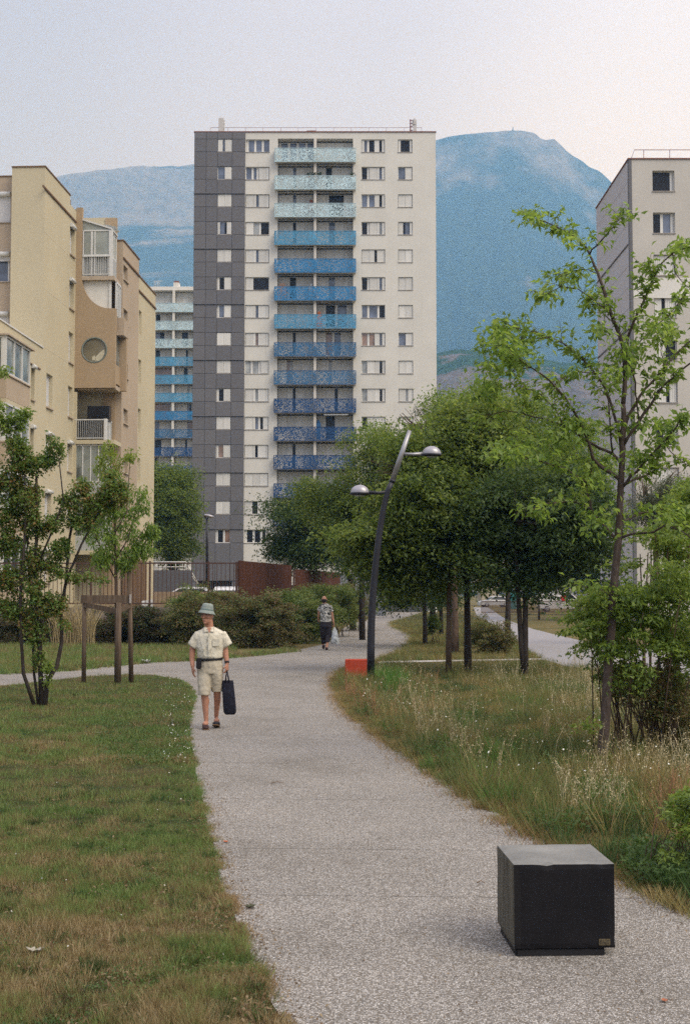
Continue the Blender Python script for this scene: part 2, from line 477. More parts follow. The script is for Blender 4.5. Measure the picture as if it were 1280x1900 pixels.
# wooded spur with the old quarry face below the summit
hp = sky_prof([(-1500, 900), (200, 860), (600, 760), (700, 690), (800, 657), (850, 647), (900, 650), (950, 668), (1000, 668), (1060, 672), (1100, 668), (1200, 650), (1400, 700), (2200, 900)])
def shp_q(t_, a):
    return 0.10 * t_ + 0.52 / (1 + math.exp(-(t_ - 0.42) * 22)) + 0.38 * max(0, (t_ - 0.45) / 0.55) ** 0.8
terrain('hill', hp, 900, 1350, MATS['quarry'], 220, 90, shp_q, 26, 5.0, -0.5, 0.6, 0.003)
# small mast on the summit
s0 = P(951, 241, 3900)
mb = MB(); mb.tube([s0 + Vector((0, 0, -12)), s0 + Vector((0, 0, 9))], [2.4, 1.2], 6); mb.tube([s0 + Vector((0, 0, -6)), s0 + Vector((0, 0, 1))], [4, 3], 6)
tag(mb.build('summit_mast', mat_simple('mast_steel', (0.15, 0.15, 0.16, 1))), 'tiny mast standing on the top of the blue mountain', 'mast')

# --- ground sheet
mb = MB(); gx = [-3600, -400, -60, 60, 400, 3600]; gy = [-80, 60, 300, 5200]
gv = [(x, y, 0) for y in gy for x in gx]
mb.add(gv, [(j * 6 + i, j * 6 + i + 1, (j + 1) * 6 + i + 1, (j + 1) * 6 + i) for j in range(3) for i in range(5)])
tag(mb.build('ground', MATS['dry_turf_ground']), kind='structure')

def g2(pts): return [tuple(G(px, py)[:2]) for px, py in pts]
main_l = [(560, 1985), (522, 1900), (470, 1790), (440, 1722), (412, 1640), (398, 1585), (382, 1515), (374, 1480), (362, 1420), (354, 1385), (352, 1340), (362, 1300), (358, 1278), (335, 1262), (290, 1254), (235, 1252), (165, 1256), (110, 1262), (50, 1270), (0, 1274), (-200, 1292)]
main_t = [(-200, 1262), (0, 1251), (115, 1245), (200, 1236), (270, 1229), (340, 1227), (440, 1219), (540, 1209), (600, 1196), (628, 1180), (636, 1166), (652, 1158), (680, 1150), (694, 1142), (704, 1136), (712, 1131)]
main_r = [(800, 1131), (790, 1136), (762, 1145), (727, 1155), (729, 1163), (750, 1172), (766, 1181), (764, 1194), (742, 1212), (706, 1227), (660, 1236), (636, 1246), (624, 1262), (626, 1280), (640, 1308), (662, 1334), (712, 1370), (790, 1424), (830, 1452), (900, 1498), (960, 1532), (1020, 1562), (1140, 1628), (1190, 1652), (1240, 1678), (1290, 1700), (1420, 1765), (1500, 1985)]
MAIN = g2(main_l) + g2(main_t) + g2(main_r)
def wobble(poly, step, amp, seed):
    out = []
    for i in range(len(poly)):
        p0, p1 = Vector(poly[i]), Vector(poly[(i + 1) % len(poly)])
        L = (p1 - p0).length; n = max(1, int(L / step)); 
        nv = Vector((-(p1 - p0).y, (p1 - p0).x)).normalized() if L > 0 else Vector((0, 0))
        for k in range(n):
            q = p0.lerp(p1, k / n); a = amp * (mnoise.noise(Vector((q.x * 2.3, q.y * 2.3, seed))) + 0.6 * mnoise.noise(Vector((q.x * 9, q.y * 9, seed))))
            q = q + nv * a; out.append((q.x, q.y))
    return out
MAINW = wobble(MAIN, 0.16, 0.028, 3.0)
def poly_mesh(name, poly, z, mat, cuts=()):
    bm = bmesh.new(); vs_ = [bm.verts.new((x, y, z)) for x, y in poly]
    f = bm.faces.new(vs_); bmesh.ops.triangulate(bm, faces=[f])
    me = bpy.data.meshes.new(name); 
    for f in bm.faces:
        if f.normal.z < 0: f.normal_flip()
    bm.to_mesh(me); bm.free(); me.materials.append(mat); return me
path = empty('path', kind='structure')
# cast in bays: transverse joints seen as fine dark lines; the bed shows in the gaps
bed = link('bed', poly_mesh('bed', MAINW, 0.002, mat_simple('joint_bed', (0.06, 0.055, 0.05, 1))), path)
jl = [8.15, 9.62, 11.9, 14.4, 17.2, 20.4, 24.5, 29.0, 34.8]
lim = [-10] + jl + [400]
gaps = 0.003
for i in range(len(lim) - 1):
    bm = bmesh.new(); vs_ = [bm.verts.new((x, y, 0.008)) for x, y in MAINW]; f = bm.faces.new(vs_)
    bmesh.ops.triangulate(bm, faces=[f])
    for (yy, out) in ((lim[i] + gaps, False), (lim[i + 1] - gaps, True)):
        sl = Vector((0.045, 1, 0)).normalized()
        bmesh.ops.bisect_plane(bm, geom=bm.verts[:] + bm.edges[:] + bm.faces[:], plane_co=(0.5, yy, 0), plane_no=sl, clear_outer=out, clear_inner=not out)
    if len(bm.faces) == 0: bm.free(); continue
    for f in bm.faces:
        if f.normal.z < 0: f.normal_flip()
    me = bpy.data.meshes.new('paving_bay'); bm.to_mesh(me); bm.free(); me.materials.append(MATS['aggregate'])
    link('paving_bay', me, path)
RP = g2([(878, 1127), (905, 1127), (930, 1144), (944, 1152), (991, 1168), (1073, 1188), (1130, 1197), (1300, 1212), (1700, 1240),
         (1700, 1330), (1300, 1275), (1160, 1252), (1089, 1242), (1046, 1236), (1010, 1224), (985, 1212), (960, 1190), (915, 1160), (884, 1142)])
t = NT('asphalt_pale'); c = t.coords(); nn = t.noise(c, 60, 4, .7)
t.princ(t.ramp(nn, [(0.3, (0.20, 0.195, 0.20, 1)), (0.7, (0.36, 0.35, 0.355, 1))]), 0.85, t.bump(nn, .4, .005), 0, .2)
tag(link('path', poly_mesh('side_path', wobble(RP, 0.6, 0.06, 8.0), 0.006, MATS['asphalt_pale'])), kind='structure')
ST = g2([(700, 1227.0), (1006, 1222), (1010, 1224.6), (702, 1230.4)])
tag(link('path', poly_mesh('link_path', ST, 0.010, mat_simple('pale_concrete', (0.42, 0.40, 0.37, 1), .85, .1, 3))), kind='structure')
# lawn on the left, greener ground under it; meadow on the right
LAWN = [(-40, 3), (2.6, 3)] + [q for q in g2(main_l)[0:]] + [(-40, 27)]
lawn_poly = [(-30, 3.0), (-0.1, 3.0)] + g2(main_l) + [(-30, 21.5)]
mead_poly = g2([(1500, 1985), (1420, 1765)] + main_r[::-1][2:19]) + g2([(700, 1231), (1008, 1226), (1046, 1238), (1089, 1244), (1160, 1254), (1300, 1278), (1700, 1332)]) + [(30, 18), (30, 3)]
tag(link('lawn', poly_mesh('lawn', lawn_poly, 0.004, MATS['turf_ground'])), kind='structure')
tag(link('meadow', poly_mesh('meadow', mead_poly, 0.004, MATS['turf_ground'])), kind='structure')
# strip of grass beyond the side branch, up to the hedge
strip = g2([(-200, 1261), (0, 1250), (115, 1244), (200, 1235), (270, 1228), (340, 1226), (440, 1218), (440, 1200), (-200, 1195)])
tag(link('grass_verge', poly_mesh('grass_verge', strip, 0.005, MATS['turf_ground'])), kind='structure')

# --- haze
hz = MB(); hz.box(-3900, 3900, -120, 5600, -1.5, 1460)
t = NT('haze'); pv = t.new('ShaderNodeVolumePrincipled')
pv.inputs['Color'].default_value = (0.24, 0.54, 0.97, 1)
pv.inputs['Absorption Color'].default_value = (1, 1, 1, 1)
pv.inputs['Density'].default_value = 0.00030
pv.inputs['Anisotropy'].default_value = 0.3
t.ln(pv.outputs[0], t.out.inputs['Volume'])
t.m.volume_intersection_method = 'FAST' if hasattr(t.m, 'volume_intersection_method') else 'FAST'
tag(hz.build('haze', MATS['haze']), kind='stuff')
# ================================================================== the towers
mat_render('wall_cream', (0.67, 0.66, 0.605, 1), 0.35, 8.0)
mat_render('wall_pale', (0.74, 0.73, 0.68, 1), 0.22, 8.0)
mat_render('ceiling_cream', (0.66, 0.63, 0.57, 1), 0.1, 8.0)
t = NT('grey_cladding'); c = t.coords(); oi = t.new('ShaderNodeObjectInfo')
nn = t.noise(c, 14, 4, .7); b_ = t.ramp(nn, [(0.3, (0.115, 0.115, 0.123, 1)), (0.7, (0.178, 0.177, 0.186, 1))])
rr = t.ramp(oi.outputs['Random'], [(0, (.92, .92, .93, 1)), (1, (1.07, 1.06, 1.05, 1))])
t.princ(t.mix(1.0, b_, rr, 'MULTIPLY'), .8, None, 0, .2)
mat_simple('cladding_gap', (0.075, 0.075, 0.082, 1))
# folding shutters: white louvred leaves
t = NT('shutter_white'); c = t.coords()
wv = t.new('ShaderNodeTexWave', wave_type='BANDS', bands_direction='X'); wv.inputs['Scale'].default_value = 2.6; wv.inputs['Distortion'].default_value = 0.0
t.ln(c, wv.inputs[0]); oi = t.new('ShaderNodeObjectInfo')
b_ = t.ramp(wv.outputs[0], [(0.0, (0.46, 0.46, 0.44, 1)), (0.35, (0.72, 0.72, 0.69, 1))])
b_ = t.mix(1.0, b_, t.ramp(oi.outputs['Random'], [(0, (.85, .85, .84, 1)), (1, (1.06, 1.06, 1.05, 1))]), 'MULTIPLY')
t.princ(b_, .7, t.bump(wv.outputs[0], .5, .02), 0, .25)
mat_simple('frame_white', (0.66, 0.66, 0.63, 1), .5, .05)
mat_simple('sill_stone', (0.36, 0.33, 0.30, 1), .8, .1)
mat_simple('lintel_shade', (0.26, 0.25, 0.24, 1), .8, .1)
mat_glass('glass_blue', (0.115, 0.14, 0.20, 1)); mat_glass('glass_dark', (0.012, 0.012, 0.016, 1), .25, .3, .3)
mat_glass('glass_light', (0.34, 0.36, 0.36, 1)); mat_glass('glass_curtain', (0.26, 0.17, 0.13, 1))
mat_simple('rail_steel', (0.16, 0.15, 0.16, 1), .6); mat_simple('vent_rust', (0.22, 0.10, 0.075, 1), .8)
mat_simple('antenna_grey', (0.50, 0.49, 0.47, 1), .6); mat_simple('mast_red', (0.24, 0.13, 0.13, 1), .7)

def mat_lace(name, col, hole=0.5, scale=7.0):
    """cut-out sheet metal: the holes go right through"""
    t = NT(name); c = t.coords()
    vo = t.new('ShaderNodeTexVoronoi', feature='DISTANCE_TO_EDGE'); vo.inputs['Scale'].default_value = scale; t.ln(c, vo.inputs['Vector'])
    n = t.noise(c, scale * 1.3, 3, .6)
    big = t.noise(c, 0.9, 2)
    thr = t.math('ADD', t.math('MULTIPLY', t.math('SUBTRACT', n, 0.5), 0.28), t.math('MULTIPLY', t.math('SUBTRACT', big, 0.5), 0.22))
    v = t.math('SUBTRACT', t.math('ADD', vo.outputs['Distance'], thr), hole)
    al = t.math('LESS_THAN', v, 0.0)
    p = t.new('ShaderNodeBsdfPrincipled'); p.inputs['Roughness'].default_value = .55; p.inputs['Specular IOR Level'].default_value = .3
    t.ln(t.ramp(t.noise(c, .8, 3), [(.3, sc(col, .88)), (.7, sc(col, 1.12))]), p.inputs['Base Color'])
    t.ln(al, p.inputs['Alpha']); t.ln(p.outputs[0], t.out.inputs[0]); return t.m
LACE = [mat_lace('lace_aqua', (0.50, 0.67, 0.72, 1), .125), mat_lace('lace_sky', (0.085, 0.30, 0.49, 1), .15), mat_lace('lace_blue', (0.035, 0.20, 0.42, 1), .155),
        mat_lace('lace_slate', (0.04, 0.14, 0.28, 1), .125), mat_lace('lace_navy', (0.018, 0.07, 0.19, 1), .13)]
LACE_ROW = [0, 0, 0, 1, 2, 2, 1, 3, 3, 4, 4, 4, 4, 4, 4]
SOLID_ROW = {}

def cells(code):
    out = []; i = 0
    while i < len(code):
        j = i
        while j < len(code) and code[j] == code[i] and code[i] not in 's': j += 1
        if code[i] == 's':
            while j < len(code) and code[j] == 's' and j - i < 3: j += 1
        out.append((code[i], i / len(code), j / len(code))); i = j
    return out
GL = {'g': 'glass_blue', 'd': 'glass_dark', 'l': 'glass_light', 'c': 'glass_curtain'}
_unit = {}
def unit_box(mat):
    if mat not in _unit:
        mb = MB(); mb.box(-.5, .5, -.5, .5, -.5, .5); _unit[mat] = mb.mesh('box_' + mat, MATS[mat])
    return _unit[mat]
def piece(name, parent, mat, x0, x1, y0, y1, z0, z1, own=True):
    """a box part with its own size (mesh data unshared so that grain keeps its scale)"""
    mb = MB(); mb.box(x0, x1, y0, y1, z0, z1); return mb.build(name, MATS[mat], parent)
def window(parent, x0, x1, z0, z1, yf, code, depth=0.22, sill=True, name='window', parts=True):
    """an opening already left in the wall at plane yf; the window stands depth behind it"""
    yw = yf + depth
    fb = MB(); fw = 0.05
    fb.box(x0, x1, yw - .03, yw + .05, z1 - fw, z1); fb.box(x0, x1, yw - .03, yw + .05, z0, z0 + fw)
    fb.box(x0, x0 + fw, yw - .03, yw + .05, z0 + fw, z1 - fw); fb.box(x1 - fw, x1, yw - .03, yw + .05, z0 + fw, z1 - fw)
    W = x1 - x0 - 2 * fw; X0 = x0 + fw
    cl = cells(code); items = []
    for k, (ch, a, b) in enumerate(cl):
        xa, xb = X0 + a * W, X0 + b * W
        if ch == 'w' or ch == 'i':
            if ch == 'w': fb.box(xa + .02, xb - .02, yw - .02, yw + .04, z0 + fw, z1 - fw)
            else: items.append(('pane', 'glass_dark', (xa + xb) / 2 - .035, (xa + xb) / 2 + .035, yw + .02))
        elif ch == 's': items.append(('shutter', 'shutter_white', xa + .006, xb - .006, yw - .11 - (.012 if k % 2 else 0)))
        else: items.append(('pane', GL[ch], xa, xb, yw + .02))
    if not any(i_[1] != 'glass_dark' or True for i_ in items): pass
    w = fb.build(name, MATS['frame_white'], parent)
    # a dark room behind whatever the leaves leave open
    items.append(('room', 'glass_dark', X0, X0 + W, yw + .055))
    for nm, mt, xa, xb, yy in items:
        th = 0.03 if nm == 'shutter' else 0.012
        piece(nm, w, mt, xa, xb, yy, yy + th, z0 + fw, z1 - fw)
    if sill:
        piece('sill', w, 'sill_stone', x0 - .03, x1 + .03, yf - .06, yf - .003, z0 - .05, z0 - .002)
    return w

def wall_with_holes(mb, x0, x1, z0, z1, y0, y1, holes, mi=0):
    """a wall slab (front face y0, back y1) with rectangular openings, real reveals"""
    xs = sorted({x0, x1} | {h[0] for h in holes} | {h[1] for h in holes}); zs = sorted({z0, z1} | {h[2] for h in holes} | {h[3] for h in holes})
    def hole(xa, xb, za, zb):
        xm, zm = (xa + xb) / 2, (za + zb) / 2
        return any(h[0] < xm < h[1] and h[2] < zm < h[3] for h in holes)
    for i in range(len(xs) - 1):
        for j in range(len(zs) - 1):
            if not hole(xs[i], xs[i + 1], zs[j], zs[j + 1]):
                mb.add([(xs[i], y0, zs[j]), (xs[i + 1], y0, zs[j]), (xs[i + 1], y0, zs[j + 1]), (xs[i], y0, zs[j + 1])], [(0, 1, 2, 3)], mi)
    for hx0, hx1, hz0, hz1 in holes:
        mb.add([(hx0, y0, hz0), (hx1, y0, hz0), (hx1, y1, hz0), (hx0, y1, hz0)], [(0, 1, 2, 3)], mi)
        mb.add([(hx0, y0, hz1), (hx1, y0, hz1), (hx1, y1, hz1), (hx0, y1, hz1)], [(3, 2, 1, 0)], mi)
        mb.add([(hx0, y0, hz0), (hx0, y0, hz1), (hx0, y1, hz1), (hx0, y1, hz0)], [(3, 2, 1, 0)], mi)
        mb.add([(hx1, y0, hz0), (hx1, y0, hz1), (hx1, y1, hz1), (hx1, y1, hz0)], [(0, 1, 2, 3)], mi)

def tower_front():
    Y = 127.0; YM = 640
    X = lambda px: P(px, YM, Y).x
    Z = lambda py: P(CX, py, Y).z
    tw = empty('tower_block', (X(583), Y, 0), 0, 'tall white and grey tower block with blue lace balconies down its middle, in the centre', 'tower block')
    ox = X(583)
    x = lambda px: X(px) - ox
    zt = [Z(258.6) - i * (Z(258.6) - Z(982.6)) / 14 for i in range(15)]; H = zt[0] - zt[1]
    wh = 1.27
    zroof = Z(245.5)
    xl, xg, xr = x(358.5), x(453.7), x(809.5)
    B = (x(454.6), x(499)); C_ = (x(670.7), x(714.6)); D = (x(739), x(766)); A = (x(402), x(429.5))
    bl, bm_, bm2, br = x(514.5), x(582), x(587), x(655)
    rl, rr_ = x(509.5), x(660)
    holes = []; ha = []
    for i in range(15):
        holes += [(B[0], B[1], zt[i] - wh, zt[i]), (C_[0], C_[1], zt[i] - wh, zt[i]), (D[0], D[1], zt[i] - wh, zt[i])]
        ha.append((A[0], A[1], zt[i] - wh, zt[i]))
    # balcony openings: floor to the slab above
    zs = [zt[i] - 2.30 for i in range(15)]           # floor level of each balcony
    btops = [zt[0] + .08] + [zs[i] - 0.10 for i in range(14)]
    bh = [(bl, br, zs[i] + .0, btops[i]) for i in range(15)]
    wb = MB()
    wall_with_holes(wb, xg, xr, 2.9, zroof, 0, .35, holes + bh)
    depth = 13.0
    wb.add([(xr, 0, 0), (xr, depth, 0), (xr, depth, zroof), (xr, 0, zroof)], [(0, 1, 2, 3)])
    wb.add([(xl, depth, 0), (xr, depth, 0), (xr, depth, zroof), (xl, depth, zroof)], [(3, 2, 1, 0)])
    wb.add([(xl + .3, .3, zroof - .25), (xr, .3, zroof - .25), (xr, depth, zroof - .25), (xl + .3, depth, zroof - .25)], [(0, 1, 2, 3)])
    wb.box(xr - .9, xr - .0, .02, depth - .1, 0, 2.9); wb.box(xg + .0, xr, 5, 5.3, 0, 2.9)
    wb.build('wall', MATS['wall_cream'], tw)
    # ground-floor columns and the soffit
    sb = MB(); sb.box(xg, xr - .9, .0, depth, 2.6, 2.9); sb.build('soffit', MATS['ceiling_cream'], tw)
    # coping
    piece('coping', tw, 'vent_rust', xl - .06, xr + .06, -.08, .35, zroof, zroof + .09)
    # grey clad bay, standing slightly proud
    cb = MB(); wall_with_holes(cb, xl, xg, 3.0, zroof - .01, -.06, .3, ha); 
    cb.add([(xl, -.06, 0), (xl, depth, 0), (xl, depth, zroof - .01), (xl, -.06, zroof - .01)], [(3, 2, 1, 0)])
    cb.add([(xg, -.06, 3), (xg, .01, 3), (xg, .01, zroof - .01), (xg, -.06, zroof - .01)], [(0, 1, 2, 3)])
    cb.build('backing', MATS['cladding_gap'], tw)
    colsx = [xl, x(381), A[0], A[1], xg]
    g = .018
    for i in range(15):
        ztop = zt[i] + (zt[0] - zt[0]) ; 
        rows = [(zt[i] - wh, zt[i]), (zt[i] - H, zt[i] - wh)]
        if i == 0: rows.insert(0, (zt[0], zroof - .03))
        if i == 14: rows[1] = (3.0, zt[i] - wh)
        for ri, (za, zb) in enumerate(rows):
            iswin = abs(zb - zt[i]) < 1e-6 and abs(za - (zt[i] - wh)) < 1e-6
            for k in range(4):
                if iswin and k == 2: continue
                top_gap = .05 if (i % 2 == 0 and iswin and i > 0) else g
                mb = MB(); mb.box(colsx[k] + g, colsx[k + 1] - g, -.11, -.07, za + g, zb - top_gap)
                mb.build('cladding_panel', MATS['grey_cladding'], tw)
    # drip rails every second storey
    for i in range(2, 15, 2):
        piece('drip_rail', tw, 'grey_cladding', xl - .05, xg, -.19, -.115, zt[i] + .02, zt[i] + .10)
    CA = ['ssgsss', 'gggsss', 'ssssss', 'sggdss', 'ssssss', 'wddsss', 'wggsss', 'ssssss', 'ssssss', 'wddsss', 'ssssss', 'wccsss', 'ssssss', 'ssssss', 'wddwcc']
    CB = ['wggwggwgg', 'ggwgwssss', 'ssssgssss', 'sssllwddd', 'ssssgssss', 'sssdddddd', 'ssssgssss', 'sssscssss', 'llwllwsss', 'sssslssss', 'ssssgwdss', 'ssssissss', 'sssssssss', 'sssddssss', 'wddwddwdw']
    CC = ['sgwddssds', 'ddwssssgs', 'ggwggssis', 'ddwssssls', 'sssssisss', 'ddwssssgs', 'ggwgggwdd', 'ccwccssgs', 'llsssssis', 'llsssssds', 'ddsssssss', 'sssssssss', 'sssgsssss', 'sssssssss', 'sssssssss']
    CD = ['sdddds', 'gggsss', 'ssssss', 'ssdggs', 'ssssss', 'ssssss', 'ssssss', 'gggsss', 'ssssss', 'ssslss', 'ssssss', 'ssssss', 'ssssss', 'ssssss', 'ssssss']
    for i in range(15):
        z1, z0 = zt[i], zt[i] - wh
        window(tw, A[0], A[1], z0, z1, -.06, CA[i], .12)
        window(tw, B[0], B[1], z0, z1, 0, CB[i]); window(tw, C_[0], C_[1], z0, z1, 0, CC[i]); window(tw, D[0], D[1], z0, z1, 0, CD[i])
    LB = ['wggwggwggwgg', 'sssssgssssss', 'sssssgssssss', 'sssssissssss', 'ssssssssssss', 'ssssddssssss', 'ssssssssssss', 'sssssdssssss', 'sssclsssssss', 'sssssdssssss', 'ssssssssssss', 'sssssissssss', 'ssssssssssss', 'ssssssssssss', 'ssssssssssss']
    RB = ['ssssssssssss', 'sssddsssssss', 'ssssdddddsss', 'ssssggssssss', 'ssssssssssss', 'ssssggssssss', 'sssdddwgggss', 'sssccwggssss', 'sssslsssssss', 'ssssssisssss', 'sssdddssssss', 'ssssssssssss', 'ssssssssssss', 'ssssssssssss', 'ssssssssssss']
    for i in range(15):
        bal = piece('balcony', tw, 'ceiling_cream', rl + .02, rr_ - .02, -.55, -.003, zs[i] - .12, zs[i] + .02)      # slab edge
        piece('floor', bal, 'ceiling_cream', bl, br, -.002, 1.35, zs[i] - .10, zs[i])
        piece('divider', bal, 'ceiling_cream', bm_, bm2, -.30, 1.3, zs[i] + .02, btops[i] - .004)
        sd = MB()
        for xx in (bl - .001, br + .001): sd.add([(xx, .36, zs[i]), (xx, 1.35, zs[i]), (xx, 1.35, btops[i]), (xx, .36, btops[i])], [(0, 1, 2, 3)])
        if i == 0: sd.box(bl, br, .36, 1.35, btops[i], btops[i] + .1)
        sd.build('side_wall', MATS['ceiling_cream'], bal)
        window(tw, bl + .002, bm_ - .002, zs[i] + .004, btops[i] - .12, .72, LB[i], .2, False, 'balcony_window')
        window(tw, bm2 + .002, br - .002, zs[i] + .004, btops[i] - .12, .72, RB[i], .2, False, 'balcony_window')
        lm = LACE[LACE_ROW[i]]
        r_ = MB(); zt_, zb_ = zs[i] + 1.20, zs[i] - .10
        r_.box(rl, rr_, -.62, -.60, zb_, zt_); r_.box(rl, rl + .02, -.60, -.01, zb_, zt_); r_.box(rr_ - .02, rr_, -.60, -.01, zb_, zt_)
        r_.build('railing_panel', lm, bal)
        fr = MB(); fr.box(rl - .02, rr_ + .02, -.645, -.595, zt_ + .001, zt_ + .04); fr.box(rl - .02, rr_ + .02, -.645, -.595, zb_ - .04, zb_ - .001)
        for k in range(5):
            xx = rl + (rr_ - rl) * k / 4; fr.box(xx - .02, xx + .02, -.598, -.57, zb_, zt_)
        solid = NTsolid(LACE_ROW[i]); fr.build('railing_frame', solid, bal)
    # things kept on the balconies
    def clutter(name, label, cat, i, fx, w_, h_, mat, dz=0, dy=0.35):
        mb = MB(); X0 = ox + fx; 
        mb.bbox(X0 - w_ / 2, X0 + w_ / 2, Y + dy - .2, Y + dy + .15, zs[i] + dz, zs[i] + dz + h_, .03)
        mb.bbox(X0 - w_ * .3, X0 + w_ * .3, Y + dy - .16, Y + dy + .1, zs[i] + dz + h_, zs[i] + dz + h_ + .25, .03)
        tag(mb.build(name, mat), label, cat)
    orange = mat_simple('orange_cloth', (0.55, 0.19, 0.07, 1)); redbr = mat_simple('red_brown_cloth', (0.26, 0.10, 0.07, 1)); navy = mat_simple('blue_plastic', (0.05, 0.16, 0.36, 1)); cane = mat_simple('cane', (0.40, 0.27, 0.2, 1))
    clutter('storage_box', 'orange storage box standing on a balcony beside the white divider', 'storage box', 6, x(592), .5, 1.45, orange)
    clutter('chair', 'red-brown folding chair leaning by the divider of a pale aqua balcony', 'chair', 2, x(577), .5, 1.55, redbr)
    clutter('storage_box', 'tall blue cabinet standing on a navy balcony low on the tower', 'cabinet', 10, x(591), .4, 1.75, navy)
    clutter('screen', 'pinkish cane screen standing in the left corner of a blue balcony', 'screen', 5, x(523), .9, 1.5, cane)
    clutter('heater', 'small white unit with dark base on a blue balcony', 'heater', 5, x(577), .4, 1.45, MATS['frame_white'])
    # striped awning over one opening
    aw = MB(); za = btops[10] - .05
    aw.prism([(Y - .5, za - .12), (Y + .2, za), (Y + .2, za + .03), (Y - .5, za - .09)], 'x', ox + x(601), ox + x(646))
    for k in range(16):
        xx = ox + x(601) + (x(646) - x(601)) * (k + .5) / 16; aw.box(xx - .05, xx + .05, Y - .52, Y - .49, za - .22, za - .09)
    tag(aw.build('awning', MATS['frame_white']), 'white scalloped awning pulled out over a navy tower balcony', 'awning')
    # plants along the second balcony
    pl = mat_leaf('potplant', [(0.02, 0.04, 0.015, 1), (0.05, 0.08, 0.03, 1)])
    for k, (px_, i) in enumerate(((572, 1), (582, 1), (592, 1), (653, 1))):
        mb = MB(); X0 = ox + x(px_); mb.lathe([(0.0, 0), (.12, 0), (.15, .22), (0, .22)], 10, 1, Matrix.Translation((X0, Y - .3, zs[i] + 1.0)))
        for q in range(26):
            a = random.uniform(0, 6.28); r_ = random.uniform(0, .28); h_ = random.uniform(.2, .55)
            b0 = Vector((X0 + r_ * math.cos(a), Y - .3 + r_ * math.sin(a), zs[i] + 1.0 + h_)); d = Vector((random.uniform(-.1, .1), random.uniform(-.1, .1), .12))
            mb.quad(b0, b0 + Vector((.08, 0, .02)), b0 + d + Vector((.08, 0, 0)), b0 + d)
        tag(mb.build('pot_plant', [pl, MATS['vent_rust']]), ['bushy pot plant left of the divider on the second balcony from the top', 'low pot plant close against the divider on the second balcony from the top', 'round pot plant right of the divider on the second balcony from the top', 'thin pot plant at the right end of the second balcony from the top'][k], 'plant', 'pot plants on the tower balcony')
    # roof: railing, vents, aerials
    rb = MB(); zr = zroof + .09; xs0, xs1 = x(385), x(785)
    rb.tube([(xs0, 1.6, zr + .95), (xs1, 1.6, zr + .95)], .022, 5); n = 13
    for k in range(n):
        xx = xs0 + (xs1 - xs0) * k / (n - 1); rb.tube([(xx, 1.6, zr - .2), (xx, 1.6, zr + .95)], .018, 5)
    rb.build('roof_railing', MATS['mast_red'], tw)
    v = MB(); v.box(x(569), x(584), .9, 1.8, zr - .2, zr + .22); v.box(x(568), x(585), .85, 1.85, zr + .26, zr + .40); 
    v.build('roof_vent', MATS['vent_rust'], tw)
    v = MB(); v.box(x(540), x(551), .9, 1.8, zr - .2, zr + .06); v.build('roof_vent', MATS['vent_rust'], tw)
    an = MB(); an.bbox(x(401.5), x(411), 1.0, 1.45, zr - .1, zr + 1.72, .02)
    an.tube([(x(412), 1.2, zr), (x(412), 1.2, zr + 1.5)], .04, 6); [an.tube([(x(411), 1.2, zr + k), (x(413.4), 1.2, zr + k)], .05, 6) for k in (.3, .8, 1.2, 1.5)]
    an.build('antenna_cabinet', MATS['antenna_grey'], tw)
    an = MB(); an.bbox(x(769), x(775), 1.0, 1.4, zr - .1, zr + 1.0, .02); an.bbox(x(767), x(775), .95, 1.45, zr + .95, zr + 1.70, .12); an.build('antenna_cabinet', MATS['antenna_grey'], tw)
    an = MB(); an.tube([(x(763.5), 1.2, zr - .1), (x(763.5), 1.2, zr + 1.65)], .06, 6)
    for k in (.5, .9, 1.2, 1.5): an.box(x(762), x(768), 1.15, 1.25, zr + k, zr + k + .07)
    an.build('antenna_mast', MATS['mast_red'], tw)
    # ground floor: open entrance bay under the grey cladding, grille and posts
    piece('pier', tw, 'grey_cladding', xl, x(370), -.05, .5, 0, 3.0); piece('pier', tw, 'grey_cladding', x(433), xg, -.05, .5, 0, 3.0)
    gb = MB(); gb.box(x(370), x(433), 3.0, 3.1, 0, 3.0); gb.build('entrance_back', MATS['cladding_gap'], tw)
    gr = MB()
    for k in range(3): gr.box(x(370), x(433), .0, .06, .75 + k * .28, .82 + k * .28)
    gr.build('entrance_rail', MATS['antenna_grey'], tw)
    gr = MB()
    for k in range(9):
        xx = x(372) + (x(432) - x(372)) * k / 8; gr.box(xx - .02, xx + .02, .05, .09, 1.3, 3.0)
    gr.build('entrance_grille', MATS['rail_steel'], tw)
    return tw
_sol = {}
def NTsolid(i):
    if i not in _sol:
        cols = [(0.44, 0.60, 0.66, 1), (0.08, 0.28, 0.46, 1), (0.03, 0.17, 0.37, 1), (0.05, 0.11, 0.24, 1), (0.02, 0.055, 0.16, 1)]
        _sol[i] = mat_simple('rail_paint_' + 'abcde'[i], cols[i], .5, .05)
    return _sol[i]
tower_front()

